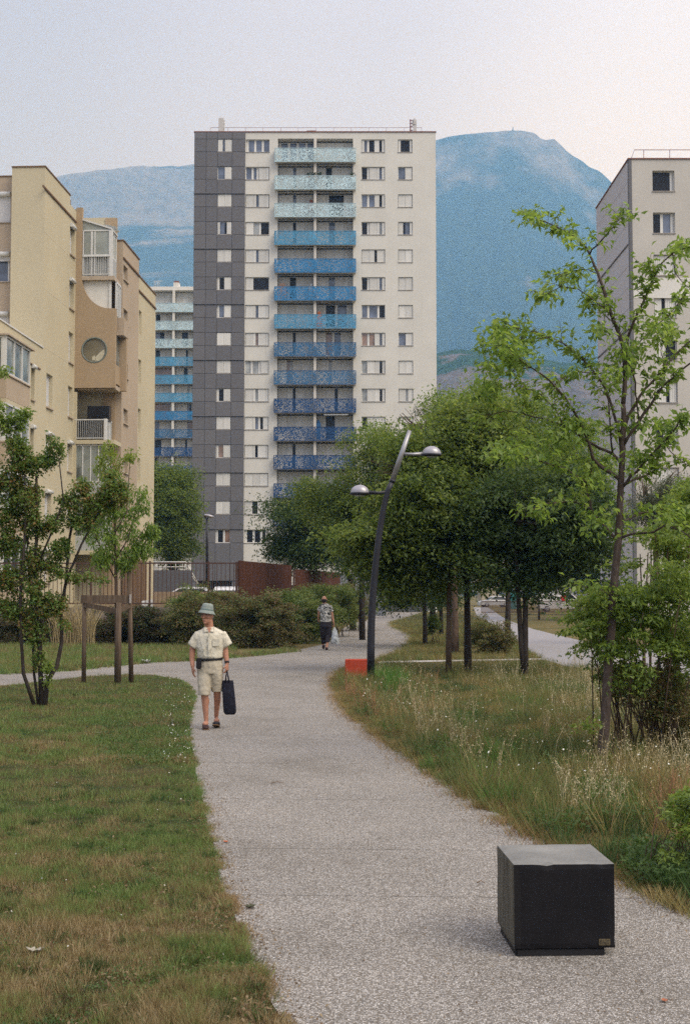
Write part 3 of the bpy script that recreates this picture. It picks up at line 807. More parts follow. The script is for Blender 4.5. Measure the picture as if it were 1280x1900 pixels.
def tower_far():
    Y = 198.0; X = lambda px: P(px, 700, Y).x; Z = lambda py: P(CX, py, Y).z
    ox = X(322); x = lambda px: X(px) - ox
    tw = empty('tower_block', (ox, Y, 0), 0, 'pale far tower block with blue balconies seen between the beige flats and the grey cladding', 'tower block')
    zroof = Z(539); sp = (Z(575) - Z(775)) / 6.0
    x0, x1 = x(262), x(402); dv = [x(287 - 36), x(320), x(324), x(363), x(367), x(402)]
    floors = [Z(577.5) - i * sp for i in range(14)]
    mb = MB(); mb.box(x0, x1, 1.3, 12, 0, zroof); mb.box(x0, x1, -.2, 12, zroof, zroof + .55)
    mb.build('wall', MATS['wall_pale'], tw)
    pb = MB(); pb.box(x0 + 2, x1, 2, 11, zroof + .55, Z(529.5)); pb.build('roof_house', MATS['wall_pale'], tw)
    piece('coping', tw, 'mast_red', x0 + 1.9, x1, 1.9, 2.2, Z(529.5) + .004, Z(529.5) + .12)
    v = MB(); v.box(x(321), x(331), -.1, 1.6, zroof + .55, Z(524.5)); v.build('chimney', MATS['wall_pale'], tw)
    piece('chimney_cap', tw, 'vent_rust', x(321.5), x(330.5), 0, 1.2, Z(524.5) + .004, Z(521))
    rb = MB(); rb.tube([(x(284), .2, zroof + 1.5), (x(300), .2, zroof + 1.5)], .03, 5)
    for k in range(4): rb.tube([(x(285 + 3 * k), .2, zroof + .5), (x(285 + 3 * k), .2, zroof + 1.5)], .03, 5)
    rb.build('roof_railing', MATS['frame_white'], tw)
    codeL = ['ssssssssss', 'ssddssssss', 'ssggddssss', 'ssddssssss', 'cccccccccc', 'ssssssssss', 'sccccccccs', 'ssggssssss', 'ggdddsssss', 'ssdsssssss', 'ssssssssss', 'ssssssssss', 'ssssssssss', 'ssssssssss']
    codeR = ['ssssssssss', 'ssssssssss', 'sssdddssss', 'sssssissss', 'ssssddssss', 'sssssslsss', 'ssssssgdss', 'sssssscccc', 'sssssissss', 'ssssssssss', 'ssssssssss', 'ssssssssss', 'ssssssssss', 'ssssssssss']
    lr = [0, 0, 0, 1, 1, 1, 2, 3, 4, 4, 4, 4, 4, 4]
    for i in range(14):
        zf = floors[i]
        bal = piece('balcony', tw, 'ceiling_cream', x0, x1, -.4, 1.28, zf - .14, zf)
        top = zroof if i == 0 else floors[i - 1] - .14
        for k, (xa, xb) in enumerate(((x(278), x(320)), (x(324), x(363)))):
            window(tw, xa + .05, xb - .05, zf + .005, top - .1, .95, (codeL, codeR)[k][i], .2, False, 'balcony_window')
        for xa, xb in ((x(320), x(324)), (x(363), x(367))): piece('divider', bal, 'wall_cream', xa, xb, -.35, 1.25, zf + .002, top - .002)
        r_ = MB(); r_.box(x0, x1, -.46, -.44, zf - .15, zf + 1.12); r_.build('railing_panel', LACE[lr[i]], bal)
        fr = MB(); fr.box(x0, x1, -.49, -.42, zf + 1.125, zf + 1.17); fr.box(x0, x1, -.49, -.42, zf - .2, zf - .155)
        fr.build('railing_frame', NTsolid(lr[i]), bal)
tower_far()

def right_block():
    Y = 82.7; X = lambda px: P(px, 500, Y).x; Z = lambda py: P(CX, py, Y).z
    mat_render('wall_white_right', (0.54, 0.52, 0.475, 1), .2, 8.0)
    t = NT('lilac_cladding'); c = t.coords(); oi = t.new('ShaderNodeObjectInfo')
    t.princ(t.ramp(t.noise(c, 5, 4), [(.3, (0.44, 0.425, 0.44, 1)), (.7, (0.52, 0.505, 0.52, 1))]), .85, t.bump(t.noise(c, 30, 3), .3, .01), 0, .15)
    ox = X(1170); x = lambda px: X(px) - ox
    bk = empty('apartment_block', (ox, Y, 0), 0, 'pale block at the right edge with a lilac-grey side wall behind the young tree', 'apartment block')
    zr = Z(295.5); xr = x(1500)
    zt = [Z(316.5) - i * 2.715 for i in range(11)]; wh = 1.33
    cols = [(x(1212), x(1253)), (x(1345), x(1386)), (x(1420), x(1461))]
    holes = [(a, b, z - wh, z) for z in zt for a, b in cols if z - wh > .5]
    mb = MB(); wall_with_holes(mb, x(1173.5), xr, 0, zr, 0, .35, holes)
    mb.add([(xr, 0, 0), (xr, 11, 0), (xr, 11, zr), (xr, 0, zr)], [(0, 1, 2, 3)]); mb.add([(0, .3, zr - .2), (xr, .3, zr - .2), (xr, 11, zr - .2), (0, 11, zr - .2)], [(0, 1, 2, 3)])
    mb.add([(0, 10.9, 0), (xr, 10.9, 0), (xr, 10.9, zr), (0, 10.9, zr)], [(3, 2, 1, 0)])
    mb.build('wall', MATS['wall_white_right'], bk)
    piece('corner_strip', bk, 'grey_cladding', x(1168), x(1173.4), -.03, .33, 0, zr - .01)
    # side wall panels, each 2 storeys high with horizontal joints
    xs = x(1168) - .001; Lside = 10.9; hs = 2.715
    bb = MB(); bb.box(xs + .05, xs + .3, .34, Lside, 0, zr - .02); bb.build('backing', MATS['cladding_gap'], bk)
    z = zr - .02; k = 0
    while z > .2:
        zb = max(z - 1.3575, 0); big = .06 if (k % 4 == 3) else .02
        for j in range(4):
            mb = MB(); mb.box(xs - .0, xs + .045, .34 + (Lside - .34) * j / 4 + .006, .34 + (Lside - .34) * (j + 1) / 4 - .006, zb + big, z)
            mb.build('cladding_panel', MATS['lilac_cladding'], bk)
        if k % 4 == 3: piece('drip_rail', bk, 'rail_steel', xs - .07, xs - .002, .34, Lside, zb + .005, zb + .06)
        z = zb; k += 1
    piece('coping', bk, 'vent_rust', xs - .06, xr, -.07, .35, zr, zr + .07); piece('coping', bk, 'vent_rust', xs - .06, xs + .3, .352, Lside, zr, zr + .07)
    codes = ['dddddw', 'ddwggw', 'ssssss', 'ssdsss', 'sssddd', 'sssiss', 'ddwddw', 'ssssss', 'ssssss', 'ssssss', 'ssssss']
    for ci, (a, b) in enumerate(cols):
        for i, z in enumerate(zt):
            if z - wh > .5: window(bk, a, b, z - wh, z, 0, codes[(i + ci * 3) % 11] if ci else codes[i], .24)
    rb = MB(); zz = zr + .07; xa = x(1187)
    rb.tube([(xa - .35, 1.2, zz), (xa, 1.2, zz + .95), (xr, 1.2, zz + .95)], .025, 5)
    rb.tube([(xa - .35, 1.2, zz), (xa, 9.8, zz + .95)], .02, 5); rb.tube([(xa, 1.2, zz + .12), (xr, 1.2, zz + .12)], .02, 5)
    for k in range(6): rb.tube([(xa + .6 + k * 1.68, 1.2, zz - .1), (xa + .6 + k * 1.68, 1.2, zz + .95)], .022, 5)
    rb.build('roof_railing', MATS['mast_red'], bk)
    # faint render band at mid height
    piece('render_band', bk, 'wall_pale', x(1174), xr, -.012, -.002, Z(553), Z(516))
right_block()
# ================================================================== beige flats on the left
mat_render('render_yellow', (0.53, 0.475, 0.335, 1), .32, 9.0)
mat_render('render_tan', (0.40, 0.305, 0.20, 1), .65, 9.0)
mat_render('render_pink', (0.44, 0.36, 0.27, 1), .2, 9.0)
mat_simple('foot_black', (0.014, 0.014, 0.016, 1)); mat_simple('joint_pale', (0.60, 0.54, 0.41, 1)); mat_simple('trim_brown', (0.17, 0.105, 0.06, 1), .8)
mat_simple('metal_white', (0.60, 0.61, 0.60, 1), .45, .06)
mat_simple('panel_grey', (0.36, 0.38, 0.38, 1), .5, .05)
mat_simple('slab_concrete', (0.42, 0.35, 0.27, 1), .85, .15)
mat_glass('glass_veranda', (0.16, 0.18, 0.17, 1), .1, .5); mat_glass('glass_pale', (0.30, 0.33, 0.31, 1), .15, .15)
t = NT('roller_shutter'); c = t.coords()
wv = t.new('ShaderNodeTexWave', wave_type='BANDS', bands_direction='Z'); wv.inputs['Scale'].default_value = 9; t.ln(c, wv.inputs[0])
t.princ(t.ramp(wv.outputs[0], [(0, (0.45, 0.45, 0.45, 1)), (.4, (0.60, 0.60, 0.60, 1))]), .6, t.bump(wv.outputs[0], .4, .01), 0, .3)

ZB = 0.7                                                   # level of the terrace the flats stand on
tag(link('terrace', (lambda mb: (mb.box(-60, -3.9, 49.2, 140, -.4, ZB), mb.mesh('terrace', MATS['dry_turf_ground']))[1])(MB())), kind='structure')
LX, LY = P(80, 640, 59.4).x, 59.4
LROT = -math.atan(0.053)
LB_ = empty('apartment_building', (LX, LY, 0), LROT, 'beige and tan flats with a round window and stacked glazed balconies on the left', 'apartment building')
Mloc = Matrix.Translation((LX, LY, 0)) @ Matrix.Rotation(LROT, 4, 'Z'); Minv = Mloc.inverted()
camL = Minv @ Vector((0, 0, EYE))
def onplane(px, py, xo):               # local (v, z) where the ray meets the plane x'=xo
    d = (Minv.to_3x3() @ ray(px, py)); k = (xo - camL.x) / d.x
    q = camL + d * k; return q.y, q.z
def onfront(px, py, v):                # local (x', z) where the ray meets the plane y'=v
    d = (Minv.to_3x3() @ ray(px, py)); k = (v - camL.y) / d.y
    q = camL + d * k; return q.x, q.z
FH = 2.68
ztop = onfront(50, 310.5, 0)[1]
v131 = onplane(131, 372, 0)[0]; v1 = onplane(140, 600, 0)[0]
zlow = onplane(75, 643, 0)[1]
# windows in the main facade: (px of near edge, px of far edge, floors) on the plane x'=0
def side_wall(mb, x, va, vb, z0, z1, holes, th=.3):
    """wall in the plane x'=x facing +x'; holes (va, vb, z0, z1) with reveals"""
    vs_ = sorted({va, vb} | {h[0] for h in holes} | {h[1] for h in holes}); zs = sorted({z0, z1} | {h[2] for h in holes} | {h[3] for h in holes})
    for i in range(len(vs_) - 1):
        for j in range(len(zs) - 1):
            vm, zm = (vs_[i] + vs_[i + 1]) / 2, (zs[j] + zs[j + 1]) / 2
            if any(h[0] < vm < h[1] and h[2] < zm < h[3] for h in holes): continue
            mb.add([(x, vs_[i], zs[j]), (x, vs_[i + 1], zs[j]), (x, vs_[i + 1], zs[j + 1]), (x, vs_[i], zs[j + 1])], [(0, 1, 2, 3)])
    for a, b, c_, d in holes:
        mb.add([(x, a, c_), (x, b, c_), (x - th, b, c_), (x - th, a, c_)], [(0, 1, 2, 3)])
        mb.add([(x, a, d), (x, b, d), (x - th, b, d), (x - th, a, d)], [(3, 2, 1, 0)])
        mb.add([(x, a, c_), (x, a, d), (x - th, a, d), (x - th, a, c_)], [(3, 2, 1, 0)])
        mb.add([(x, b, c_), (x, b, d), (x - th, b, d), (x - th, b, c_)], [(0, 1, 2, 3)])
def side_window(x, h, kind, roll=False, sill=True, parent=None):
    a, b, z0, z1 = h; f = MB(); xi = x - .22
    for (p, q, r_, s_) in ((a, b, z1 - .05, z1), (a, b, z0, z0 + .05), (a, a + .05, z0 + .05, z1 - .05), (b - .05, b, z0 + .05, z1 - .05), ((a + b) / 2 - .02, (a + b) / 2 + .02, z0 + .05, z1 - .05)):
        f.box(xi - .03, xi + .03, p, q, r_, s_)
    w = f.build('window', MATS['metal_white'], parent or LB_)
    piece('pane', w, 'glass_veranda' if kind != 'dark' else 'glass_dark', xi - .028, xi - .015, a + .05, b - .05, z0 + .05, z1 - .05)
    if kind == 'shut': piece('roller_shutter', w, 'roller_shutter', xi + .035, xi + .055, a + .01, b - .01, z0 + .02, z1)
    if kind == 'half': piece('roller_shutter', w, 'roller_shutter', xi + .035, xi + .055, a + .01, b - .01, z0 + .62 * (z1 - z0), z1)
    if roll:
        r_ = MB(); r_.tube([(x + .05, a + .02, z1 - .08), (x + .05, b - .02, z1 - .08)], .10, 10); r_.build('shutter_box', MATS['metal_white'], w)
    if sill: piece('sill', w, 'slab_concrete', x + .003, x + .09, a - .03, b + .03, z0 - .07, z0 - .005)
    return w
# column near the balconies (px 127..139), one window on each floor
vwa, vwb = onplane(128.5, 600, 0)[0], onplane(137, 600, 0)[0]
zsills = [onplane(128.5, y, 0)[1] for y in (468, 569.5, 671)]
step = (zsills[0] - zsills[2]) / 2
colA = [(vwa, vwb, zsills[0] - i * step, zsills[0] - i * step + 1.5) for i in range(7) if zsills[0] - i * step > ZB + .6]
va2, vb2 = onplane(86.5, 730, 0)[0], onplane(98, 730, 0)[0]
zs2 = onplane(86.5, 754, 0)[1]
colB = [(va2, vb2, zs2 - i * step, zs2 - i * step + 1.55) for i in range(4) if zs2 - i * step > ZB + .6]
va3, vb3 = onplane(58, 730, 0)[0], onplane(64.5, 730, 0)[0]
zs3 = onplane(58, 740, 0)[1]
colC = [(va3, vb3, zs3 - i * step, zs3 - i * step + 1.55) for i in range(4) if zs3 - i * step > ZB + .6]
mb = MB(); side_wall(mb, 0, 0, v131, ZB, ztop, [h for h in colA + colB + colC if h[1] < v131 and h[0] > 0])
side_wall(mb, 0, v131, v1 + .02, ZB, ztop - .42, [h for h in colA + colB if h[0] >= v131])
mb.add([(0, v131, ztop - .42), (-6, v131, ztop - .42), (-6, v131, ztop), (0, v131, ztop)], [(0, 1, 2, 3)])
# windows of column A straddle nothing: cut them from whichever piece they fall in
xf = onfront(22, 400, 0)[0]
mb.add([(xf, 0, ZB), (0, 0, ZB), (0, 0, ztop), (xf, 0, ztop)], [(0, 1, 2, 3)])
mb.add([(xf, 0, ZB), (xf, 0, ztop), (xf, 1.0, ztop), (xf, 1.0, ZB)], [(0, 1, 2, 3)])
mb.add([(xf, 0, ztop - .02), (0, 0, ztop - .02), (0, v131, ztop - .02), (xf, v131, ztop - .02)], [(0, 1, 2, 3)])
# lower wing towards the viewer
bayA, bayB, xb = onplane(13, 660, .45)[0], onplane(57, 660, .45)[0], .45
side_wall(mb, 0, -16, 0, ZB, zlow, [h for h in colC if h[1] <= 0])
mb.add([(-9, -16, zlow - .02), (0, -16, zlow - .02), (0, 0, zlow - .02), (-9, 0, zlow - .02)], [(0, 1, 2, 3)])
mb.add([(-9, -16, ZB), (0, -16, ZB), (0, -16, zlow), (-9, -16, zlow)], [(0, 1, 2, 3)])
mb.build('wall', MATS['render_yellow'], LB_)
for h in colA: side_window(0, h, 'half' if abs(h[2] - (zsills[0] - step)) < .1 else 'shut', roll=h[2] > zsills[0] - 1.5 * step or h[2] < 8.0)
for h in colB: side_window(0, h, 'shut', roll=h[2] < zs2 - .5)
for h in colC: side_window(0, h, 'open', roll=True)
# copings and the brown trim strip under the parapet
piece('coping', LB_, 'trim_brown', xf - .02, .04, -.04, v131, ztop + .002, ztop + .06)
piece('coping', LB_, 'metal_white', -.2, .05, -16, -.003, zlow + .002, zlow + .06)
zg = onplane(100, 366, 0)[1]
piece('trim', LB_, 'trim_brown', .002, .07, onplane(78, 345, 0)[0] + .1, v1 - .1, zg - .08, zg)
z_ = zlow - 1.0; piece('trim', LB_, 'trim_brown', .002, .05, -3.2, -.4, z_ - .06, z_)
# recessed wall at the far left with roller-shuttered windows
rv = .55
mb = MB(); fh = []
xa, xb2 = onfront(-8, 380, rv)[0], onfront(20.5, 380, rv)[0]
for (ya, yb) in ((357, 412), (468, 522), (579, 632)):
    fh.append((xa, xb2, onfront(10, yb, rv)[1], onfront(10, ya, rv)[1]))
fz = onfront(10, 328, rv)[1]
wall_with_holes(mb, -9, xf - .001, ZB, fz, rv, rv + .3, fh)
mb.add([(-9, rv, fz), (xf, rv, fz), (xf, 8, fz), (-9, 8, fz)], [(0, 1, 2, 3)])
mb.build('recessed_wall', MATS['render_pink'], LB_)
piece('coping', LB_, 'trim_brown', -9, xf - .003, rv - .04, rv + .2, fz + .002, fz + .05)
for k, h in enumerate(fh):
    w = window(LB_, h[0], h[1], h[2], h[3], rv, ['wwwwww', 'wggggw', 'wwwwww'][k], .2, True)
    mm = MB(); mm.box(h[0] + .02, h[1] - .02, rv + .05, rv + .08, h[2] + (.02 if k != 1 else .95), h[3]); mm.build('roller_shutter', MATS['roller_shutter'], w)
    mm = MB(); mm.tube([(h[0], rv - .02, h[3] - .09), (h[1], rv - .02, h[3] - .09)], .12, 10); mm.build('shutter_box', MATS['metal_white'], w)

for zj in (zlow + .1, zlow + 2.78, ztop - 3.0): piece('wall_joint', LB_, 'joint_pale', .001, .006, .02, v1 - .02, zj, zj + .025)
# glazed bays on the lower wing
zb_t = onplane(14, 622, xb)[1]
for k in range(5):
    zt_ = zb_t - k * 2.72; z0 = zt_ - 1.55
    if z0 < ZB + .2: break
    par = MB(); par.box(.004, xb, bayA, bayB, z0 - 1.0, z0); bay = par.build('bay_parapet', MATS['render_pink' if k != 0 else 'render_pink'], LB_)
    gl_ = MB(); gl_.box(.02, xb - .06, bayA + .06, bayB - .06, z0 + .06, zt_ - .08); gl_.build('bay_glass', MATS['glass_veranda' if k == 0 else 'glass_dark' if k == 3 else 'glass_veranda'], bay)
    fr = MB()
    n = 3
    for q in range(n + 1):
        vv = bayA + (bayB - bayA) * q / n; fr.box(xb - .07, xb, max(vv - .035, bayA), min(vv + .035, bayB), z0 + .06, zt_ - .08)
    fr.box(xb - .07, xb, bayA, bayB, z0 + .001, z0 + .07); fr.box(xb - .07, xb, bayA, bayB, zt_ - .08, zt_)
    fr.box(.004, xb - .071, bayA, bayA + .06, z0 + .001, z0 + .07); fr.box(.004, xb - .071, bayA, bayA + .06, zt_ - .08, zt_); fr.box(.22, .27, bayA, bayA + .05, z0 + .071, zt_ - .081)
    fr.box(xb - .18, xb - .071, bayA - .01, bayA + .07, z0 + .071, zt_ - .081)
    fr.build('bay_frame', MATS['metal_white'], bay)
    piece('bay_sill', bay, 'slab_concrete', .004, xb + .06, bayA - .04, bayB + .04, z0 - .06, z0 - .003)
    if k == 0: piece('bay_roof', bay, 'slab_concrete', .003, xb + .1, bayA - .1, bayB + .4, zt_ + .003, zt_ + .07)
    else: piece('bay_lintel', bay, 'render_yellow', .003, xb, bayA, bayB, zt_ + .003, zt_ + .16)

# balcony tower: tan fin walls with the quarter-circle cut and the round window
xF = onfront(215, 600, v1)[0]                           # how far the balconies stand out
v2 = onplane(238.5, 680, xF + .3)[0]; xP = onfront(228.5, 500, v2)[0]
def arc(cx, cz, r, a0, a1, n): return [(cx + r * math.cos(a0 + (a1 - a0) * k / n), cz + r * math.sin(a0 + (a1 - a0) * k / n)) for k in range(n + 1)]
xn = onfront(153, 460, v1)[0]; ztf = onfront(150, 385, v1)[1]
zq0 = onfront(153, 512, v1)[1]; xq, zq1 = onfront(205, 572, v1)
zfb = onfront(176, 719.5, v1)[1]
cxw, czw = onfront(175.5, 649.5, v1); rw = (onfront(199.5, 650, v1)[0] - onfront(151, 650, v1)[0]) / 2
arcp = [(xn + (xq - xn) * (1 - math.cos(t_)), zq0 + (zq1 - zq0) * math.sin(t_)) for t_ in [math.pi / 2 * k / 14 for k in range(15)]]
def fin(name, v, holes=True, th=.22, top=ztf, mat='render_tan'):
    outer = [(0.0, zfb), (xF, zfb), (xF, zq1)] + arcp[::-1] + [(xn, top), (0.0, top)]
    bm = bmesh.new(); ov = [bm.verts.new((x_, v, z_)) for x_, z_ in outer]
    ed = [bm.edges.new((ov[i], ov[(i + 1) % len(ov)])) for i in range(len(ov))]
    if holes:
        hv = [bm.verts.new((x_, v, z_)) for x_, z_ in arc(cxw, czw, rw, 0, 2 * math.pi, 32)[:-1]]
        ed += [bm.edges.new((hv[i], hv[(i + 1) % 32])) for i in range(32)]
    g = bmesh.ops.triangle_fill(bm, use_beauty=True, edges=ed)
    fs = [f for f in bm.faces]
    ex = bmesh.ops.extrude_face_region(bm, geom=fs)
    bmesh.ops.translate(bm, verts=[q for q in ex['geom'] if isinstance(q, bmesh.types.BMVert)], vec=(0, th, 0))
    bmesh.ops.recalc_face_normals(bm, faces=bm.faces[:])
    me = bpy.data.meshes.new(name); bm.to_mesh(me); bm.free(); me.materials.append(MATS[mat]); return link(name, me, LB_)
f_ = fin('fin_wall', v1)
# round window: dark ring, glass, and the pale curtain sail inside
rg = MB(); rg.lathe([(rw - .005, -.02), (rw - .005, .09), (rw - .07, .09), (rw - .07, -.02), (rw - .005, -.02)], 32, 0, Matrix.Translation((cxw, v1 + .08, czw)) @ Matrix.Rotation(math.pi / 2, 4, 'X'))
rgo = rg.build('round_window', mat_simple('ring_green', (0.16, 0.19, 0.17, 1), .5), LB_)
gd = MB(); gd.prism(arc(cxw, czw, rw - .075, 0, 2 * math.pi, 32)[:-1], 'y', v1 + .07, v1 + .085); gd.build('pane', mat_glass('glass_round', (0.14, 0.125, 0.085, 1), .15, .25), rgo)
sl = MB(); sl.prism([(cxw + .0, czw - .52), (cxw + .1, czw - .28), (cxw + .3, czw - .08), (cxw + .5, czw + .05), (cxw + .5, czw - .2), (cxw + .36, czw - .45), (cxw + .2, czw - .53)], 'y', v1 + .058, v1 + .066)
sl.prism([(cxw - .12, czw - .5), (cxw - .12, czw - .34), (cxw - .02, czw - .25), (cxw + .07, czw - .33), (cxw + .06, czw - .5)], 'y', v1 + .058, v1 + .066)
sl.build('curtain', mat_simple('curtain_cream', (0.50, 0.47, 0.36, 1)), rgo)
# back wall of the balconies and its upper parapet
mb = MB(); mb.add([(-.9, v1, ZB), (-.9, v2 + .2, ZB), (-.9, v2 + .2, ztop - .4), (-.9, v1, ztop - .4)], [(0, 1, 2, 3)])
mb.add([(-.9, v2 - .05, ZB), (xP - .4, v2 - .05, ZB), (xP - .4, v2 - .05, ztop - .3), (-.9, v2 - .05, ztop - .3)], [(0, 1, 2, 3)])
mb.box(-.9, -.02, v1 + .23, v1 + .5 * (v2 - v1), ztf - 2.2, ztf - .02)
mb.build('recess_wall', MATS['render_yellow'], LB_)
mb = MB(); mb.box(-.6, .25, v1 + .5 * (v2 - v1) + .01, v2 - .1, ztf - 2.0, ztf - .35); mb.box(-2.2, -.4, v131, v1 - .01, ztop - .44, ztop - .12); mb.build('upper_wall', MATS['render_tan'], LB_)
mb = MB(); mb.box(-1.6, -.25, v131 + .1, v1 - .15, ztop - .118, ztop + .1); mb.build('chimney', MATS['trim_brown'], LB_)
# far fin column, tan, full height behind the balconies
mb = MB(); mb.box(xP - .9, xP - .3, v2 - .12, v2 + .02, ZB, ztop - .35); mb.build('far_fin', MATS['render_tan'], LB_)

zfl = [onfront(180, y, v1)[1] for y in (512, 617, 719.5, 816)]     # slab levels at the near edge
st_ = (zfl[0] - zfl[3]) / 3
slabs = [zfl[0] + 0 - k * st_ for k in range(-0, 7)]
bars_mat = MATS['metal_white']
def front_rail(parent, z0, xa, xb, v, bars=14, h=.98):
    m = MB(); m.box(xa, xb, v - .02, v + .03, z0 + h, z0 + h + .05); m.box(xa, xb, v - .01, v + .02, z0 + .07, z0 + .11)
    m.build('rail', bars_mat, parent)
    for k in range(bars + 1):
        xx = xa + (xb - xa) * k / bars
        q = MB(); q.box(xx - .007, xx + .007, v - .005, v + .012, z0 + .111, z0 + h - .001); q.build('baluster', bars_mat, parent)
for k, zs_ in enumerate(slabs):
    if zs_ < ZB + .5: break
    x0 = xn if k < 1 else 0.0
    sb = MB(); sb.box(x0 if k != 1 else .01, xF if k != 0 else xF - .1, v1 + (.0 if k in (0, 3, 4, 5, 6) else .23), v2 - .12, zs_ - .2, zs_)
    slab = sb.build('balcony', MATS['slab_concrete' if k < 3 else 'render_yellow'], LB_)
    if k == 0:                                                 # top: white veranda with a sloping glass roof
        front_rail(slab, zs_, xn + .03, xF - .32, v1 + .02, 12)
        post = MB(); zt_ = zs_ + 2.35
        xe = xF - .3
        for (p0, p1) in (((xe - .09, v1 + .03), (xe + .09, v1 + .15)), ((xn + .02, v1 + .05), (xn + .08, v1 + .12)), ((xe - .06, (v1 + v2) / 2), (xe, (v1 + v2) / 2 + .08)), ((xe - .06, v1 + (v2 - v1) * .28), (xe, v1 + (v2 - v1) * .28 + .06)), ((xe - .06, v2 - .3), (xe, v2 - .22)), ((xn + .42, v1 + .06), (xn + .52, v1 + .12)), ((xn + .6, v1 + .06), (xn + .66, v1 + .12))):
            post.box(p0[0], p1[0], p0[1], p1[1], zs_, zt_)
        for (za, zb_) in ((zs_ + 1.02, zs_ + 1.1), (zt_ - .07, zt_)): post.box(xn, xe, v1 + .05, v1 + .12, za, zb_); post.box(xe - .06, xe, v1 + .16, v2 - .25, za, zb_)
        post.add([(xn, v1, zt_ + .48), (xe + .05, v1, zt_), (xe + .05, v2 - .2, zt_), (xn, v2 - .2, zt_ + .48), (xn, v1, zt_ + .56), (xe + .05, v1, zt_ + .08), (xe + .05, v2 - .2, zt_ + .08), (xn, v2 - .2, zt_ + .56)],
                 [(0, 1, 5, 4), (1, 2, 6, 5), (4, 5, 6, 7), (3, 2, 1, 0)])
        post.build('veranda_frame', MATS['metal_white'], slab)
        g_ = MB(); g_.box(xn + .1, xe - .1, v1 + .085, v1 + .09, zs_ + 1.1, zt_ - .07); g_.box(xe - .035, xe - .03, v1 + .16, v2 - .25, zs_ + 1.1, zt_ - .07)
        g_.prism([(xn, zt_ + .0), (xe, zt_), (xn, zt_ + .47)], 'y', v1 + .085, v1 + .09); g_.build('veranda_glass', MATS['glass_pale'], slab)
        p_ = MB(); p_.box(xe - .03, xe + .01, v1 + .16, v2 - .25, zs_ + .05, zs_ + 1.015); p_.box(xn + .05, xe - .1, v1 + .2, v1 + .22, zs_, zs_ + 1.0); p_.build('veranda_panel', MATS['panel_grey'], slab)
        for q in range(3):                                     # open roof vents
            vv = v1 + .3 + q * (v2 - v1 - .5) / 3; m = MB(); m.add([(xe - .35, vv, zt_ + .3), (xe + .18, vv, zt_ + .18), (xe + .18, vv + (v2 - v1) / 3 - .35, zt_ + .18), (xe - .35, vv + (v2 - v1) / 3 - .35, zt_ + .3), (xe - .35, vv, zt_ + .34), (xe + .18, vv, zt_ + .22), (xe + .18, vv + (v2 - v1) / 3 - .35, zt_ + .22), (xe - .35, vv + (v2 - v1) / 3 - .35, zt_ + .34)], [(3, 2, 1, 0), (4, 5, 6, 7), (0, 1, 5, 4), (1, 2, 6, 5), (2, 3, 7, 6), (3, 0, 4, 7)]); m.build('roof_vent', MATS['trim_brown' if 0 else 'glass_pale'], slab)
        piece('white_panel', slab, 'frame_white', xn - .4, xe - .1, v1 + .24, v1 + .28, zs_ - 2.4, zs_ - .2)
        m = MB(); m.box(xe - .1, xe + .02, v1 + .18, v1 + .3, zs_ - 2.4, zs_ - .21)
        for q in range(4): vv = v1 + .3 + (v2 - v1 - .6) * q / 3; m.box(xF - .1, xF - .04, vv, vv + .07, zs_ - 1.9, zs_ - .21)
        m.box(xF - .1, xF - .04, v1 + .3, v2 - .3, zs_ - .3, zs_ - .205); m.build('loggia_frame', MATS['metal_white'], slab)
        m = MB(); m.box(xF - .09, xF - .085, v1 + .3, v2 - .3, zs_ - 2.0, zs_ - .3); m.build('loggia_glass', MATS['glass_veranda'], slab)
    elif k == 1:                                               # closed box with planter at the far end
        m = MB(); m.box(xF - .12, xF, v1 + .23, v2 - .5, zs_ - st_ + .1, zs_ - 1.7); m.box(xF - .12, xF, v1 + .23, v2 - 1.3, zs_ - .2, zs_ + .95); m.build('box_wall', MATS['render_tan'], slab)
        m = MB(); m.box(.02, xF - .13, v1 + .23, v2 - .2, zfb - .02, zfb + .12); m.build('box_floor', MATS['slab_concrete'], slab)
        m = MB(); m.bbox(xF - .3, xF + .32, v2 - 1.2, v2 - .1, zs_ - .2, zs_ + .72, .03); m.build('planter', MATS['render_pink'], slab)
        m = MB(); m.box(xF - .3, xF + .3, v2 - .5, v2 - .25, zfb, zs_ - .2); m.build('end_wall', MATS['render_tan'], slab)
        m = MB(); m.box(xF - .05, xF - .03, v1 + .23, v2 - .6, zs_ - 1.7, zs_ - .2); m.build('box_glass', MATS['glass_veranda'], slab)
    elif k == 3:                                               # open balcony with bars, dark cloth behind
        front_rail(slab, zs_, .03, onfront(193, 800, v1)[0], v1 + .03, 15)
        xe = onfront(197, 800, v1)[0]
        m = MB(); m.box(xe - .06, xe + .0, v1 + .05, v2 - .3, zs_ + 1.0, zs_ + 1.06); m.box(xe - .1, xe + .04, v1, v1 + .1, zs_, zs_ + 1.05); m.box(xe - .05, xe, (v1+v2)/2, (v1+v2)/2 + .08, zs_, zs_ + 1.0); m.build('rail', bars_mat, slab)
        piece('side_panel', slab, 'panel_grey', xe - .04, xe - .02, v1 + .1, v2 - .3, zs_ + .06, zs_ + .99)
        piece('dark_cloth', slab, 'foot_black', onfront(141, 800, v1)[0] + .1, onfront(188, 800, v1)[0], v1 + .12, v1 + .16, zs_ + .05, zs_ + .95)
    elif k > 3 or k == 2:
        if k == 2: continue
        m = MB(); xe = onfront(197, 850, v1)[0]; zt_ = zs_ + st_ - .22
        for q in range(5): xx = .02 + (xe - .04) * q / 4; m.box(xx, xx + .05, v1 + .1, v1 + .16, zs_ + .7, zt_)
        m.box(.02, xe, v1 + .1, v1 + .16, zt_ - .06, zt_); m.box(.02, xe, v1 + .1, v1 + .16, zs_ + .64, zs_ + .7)
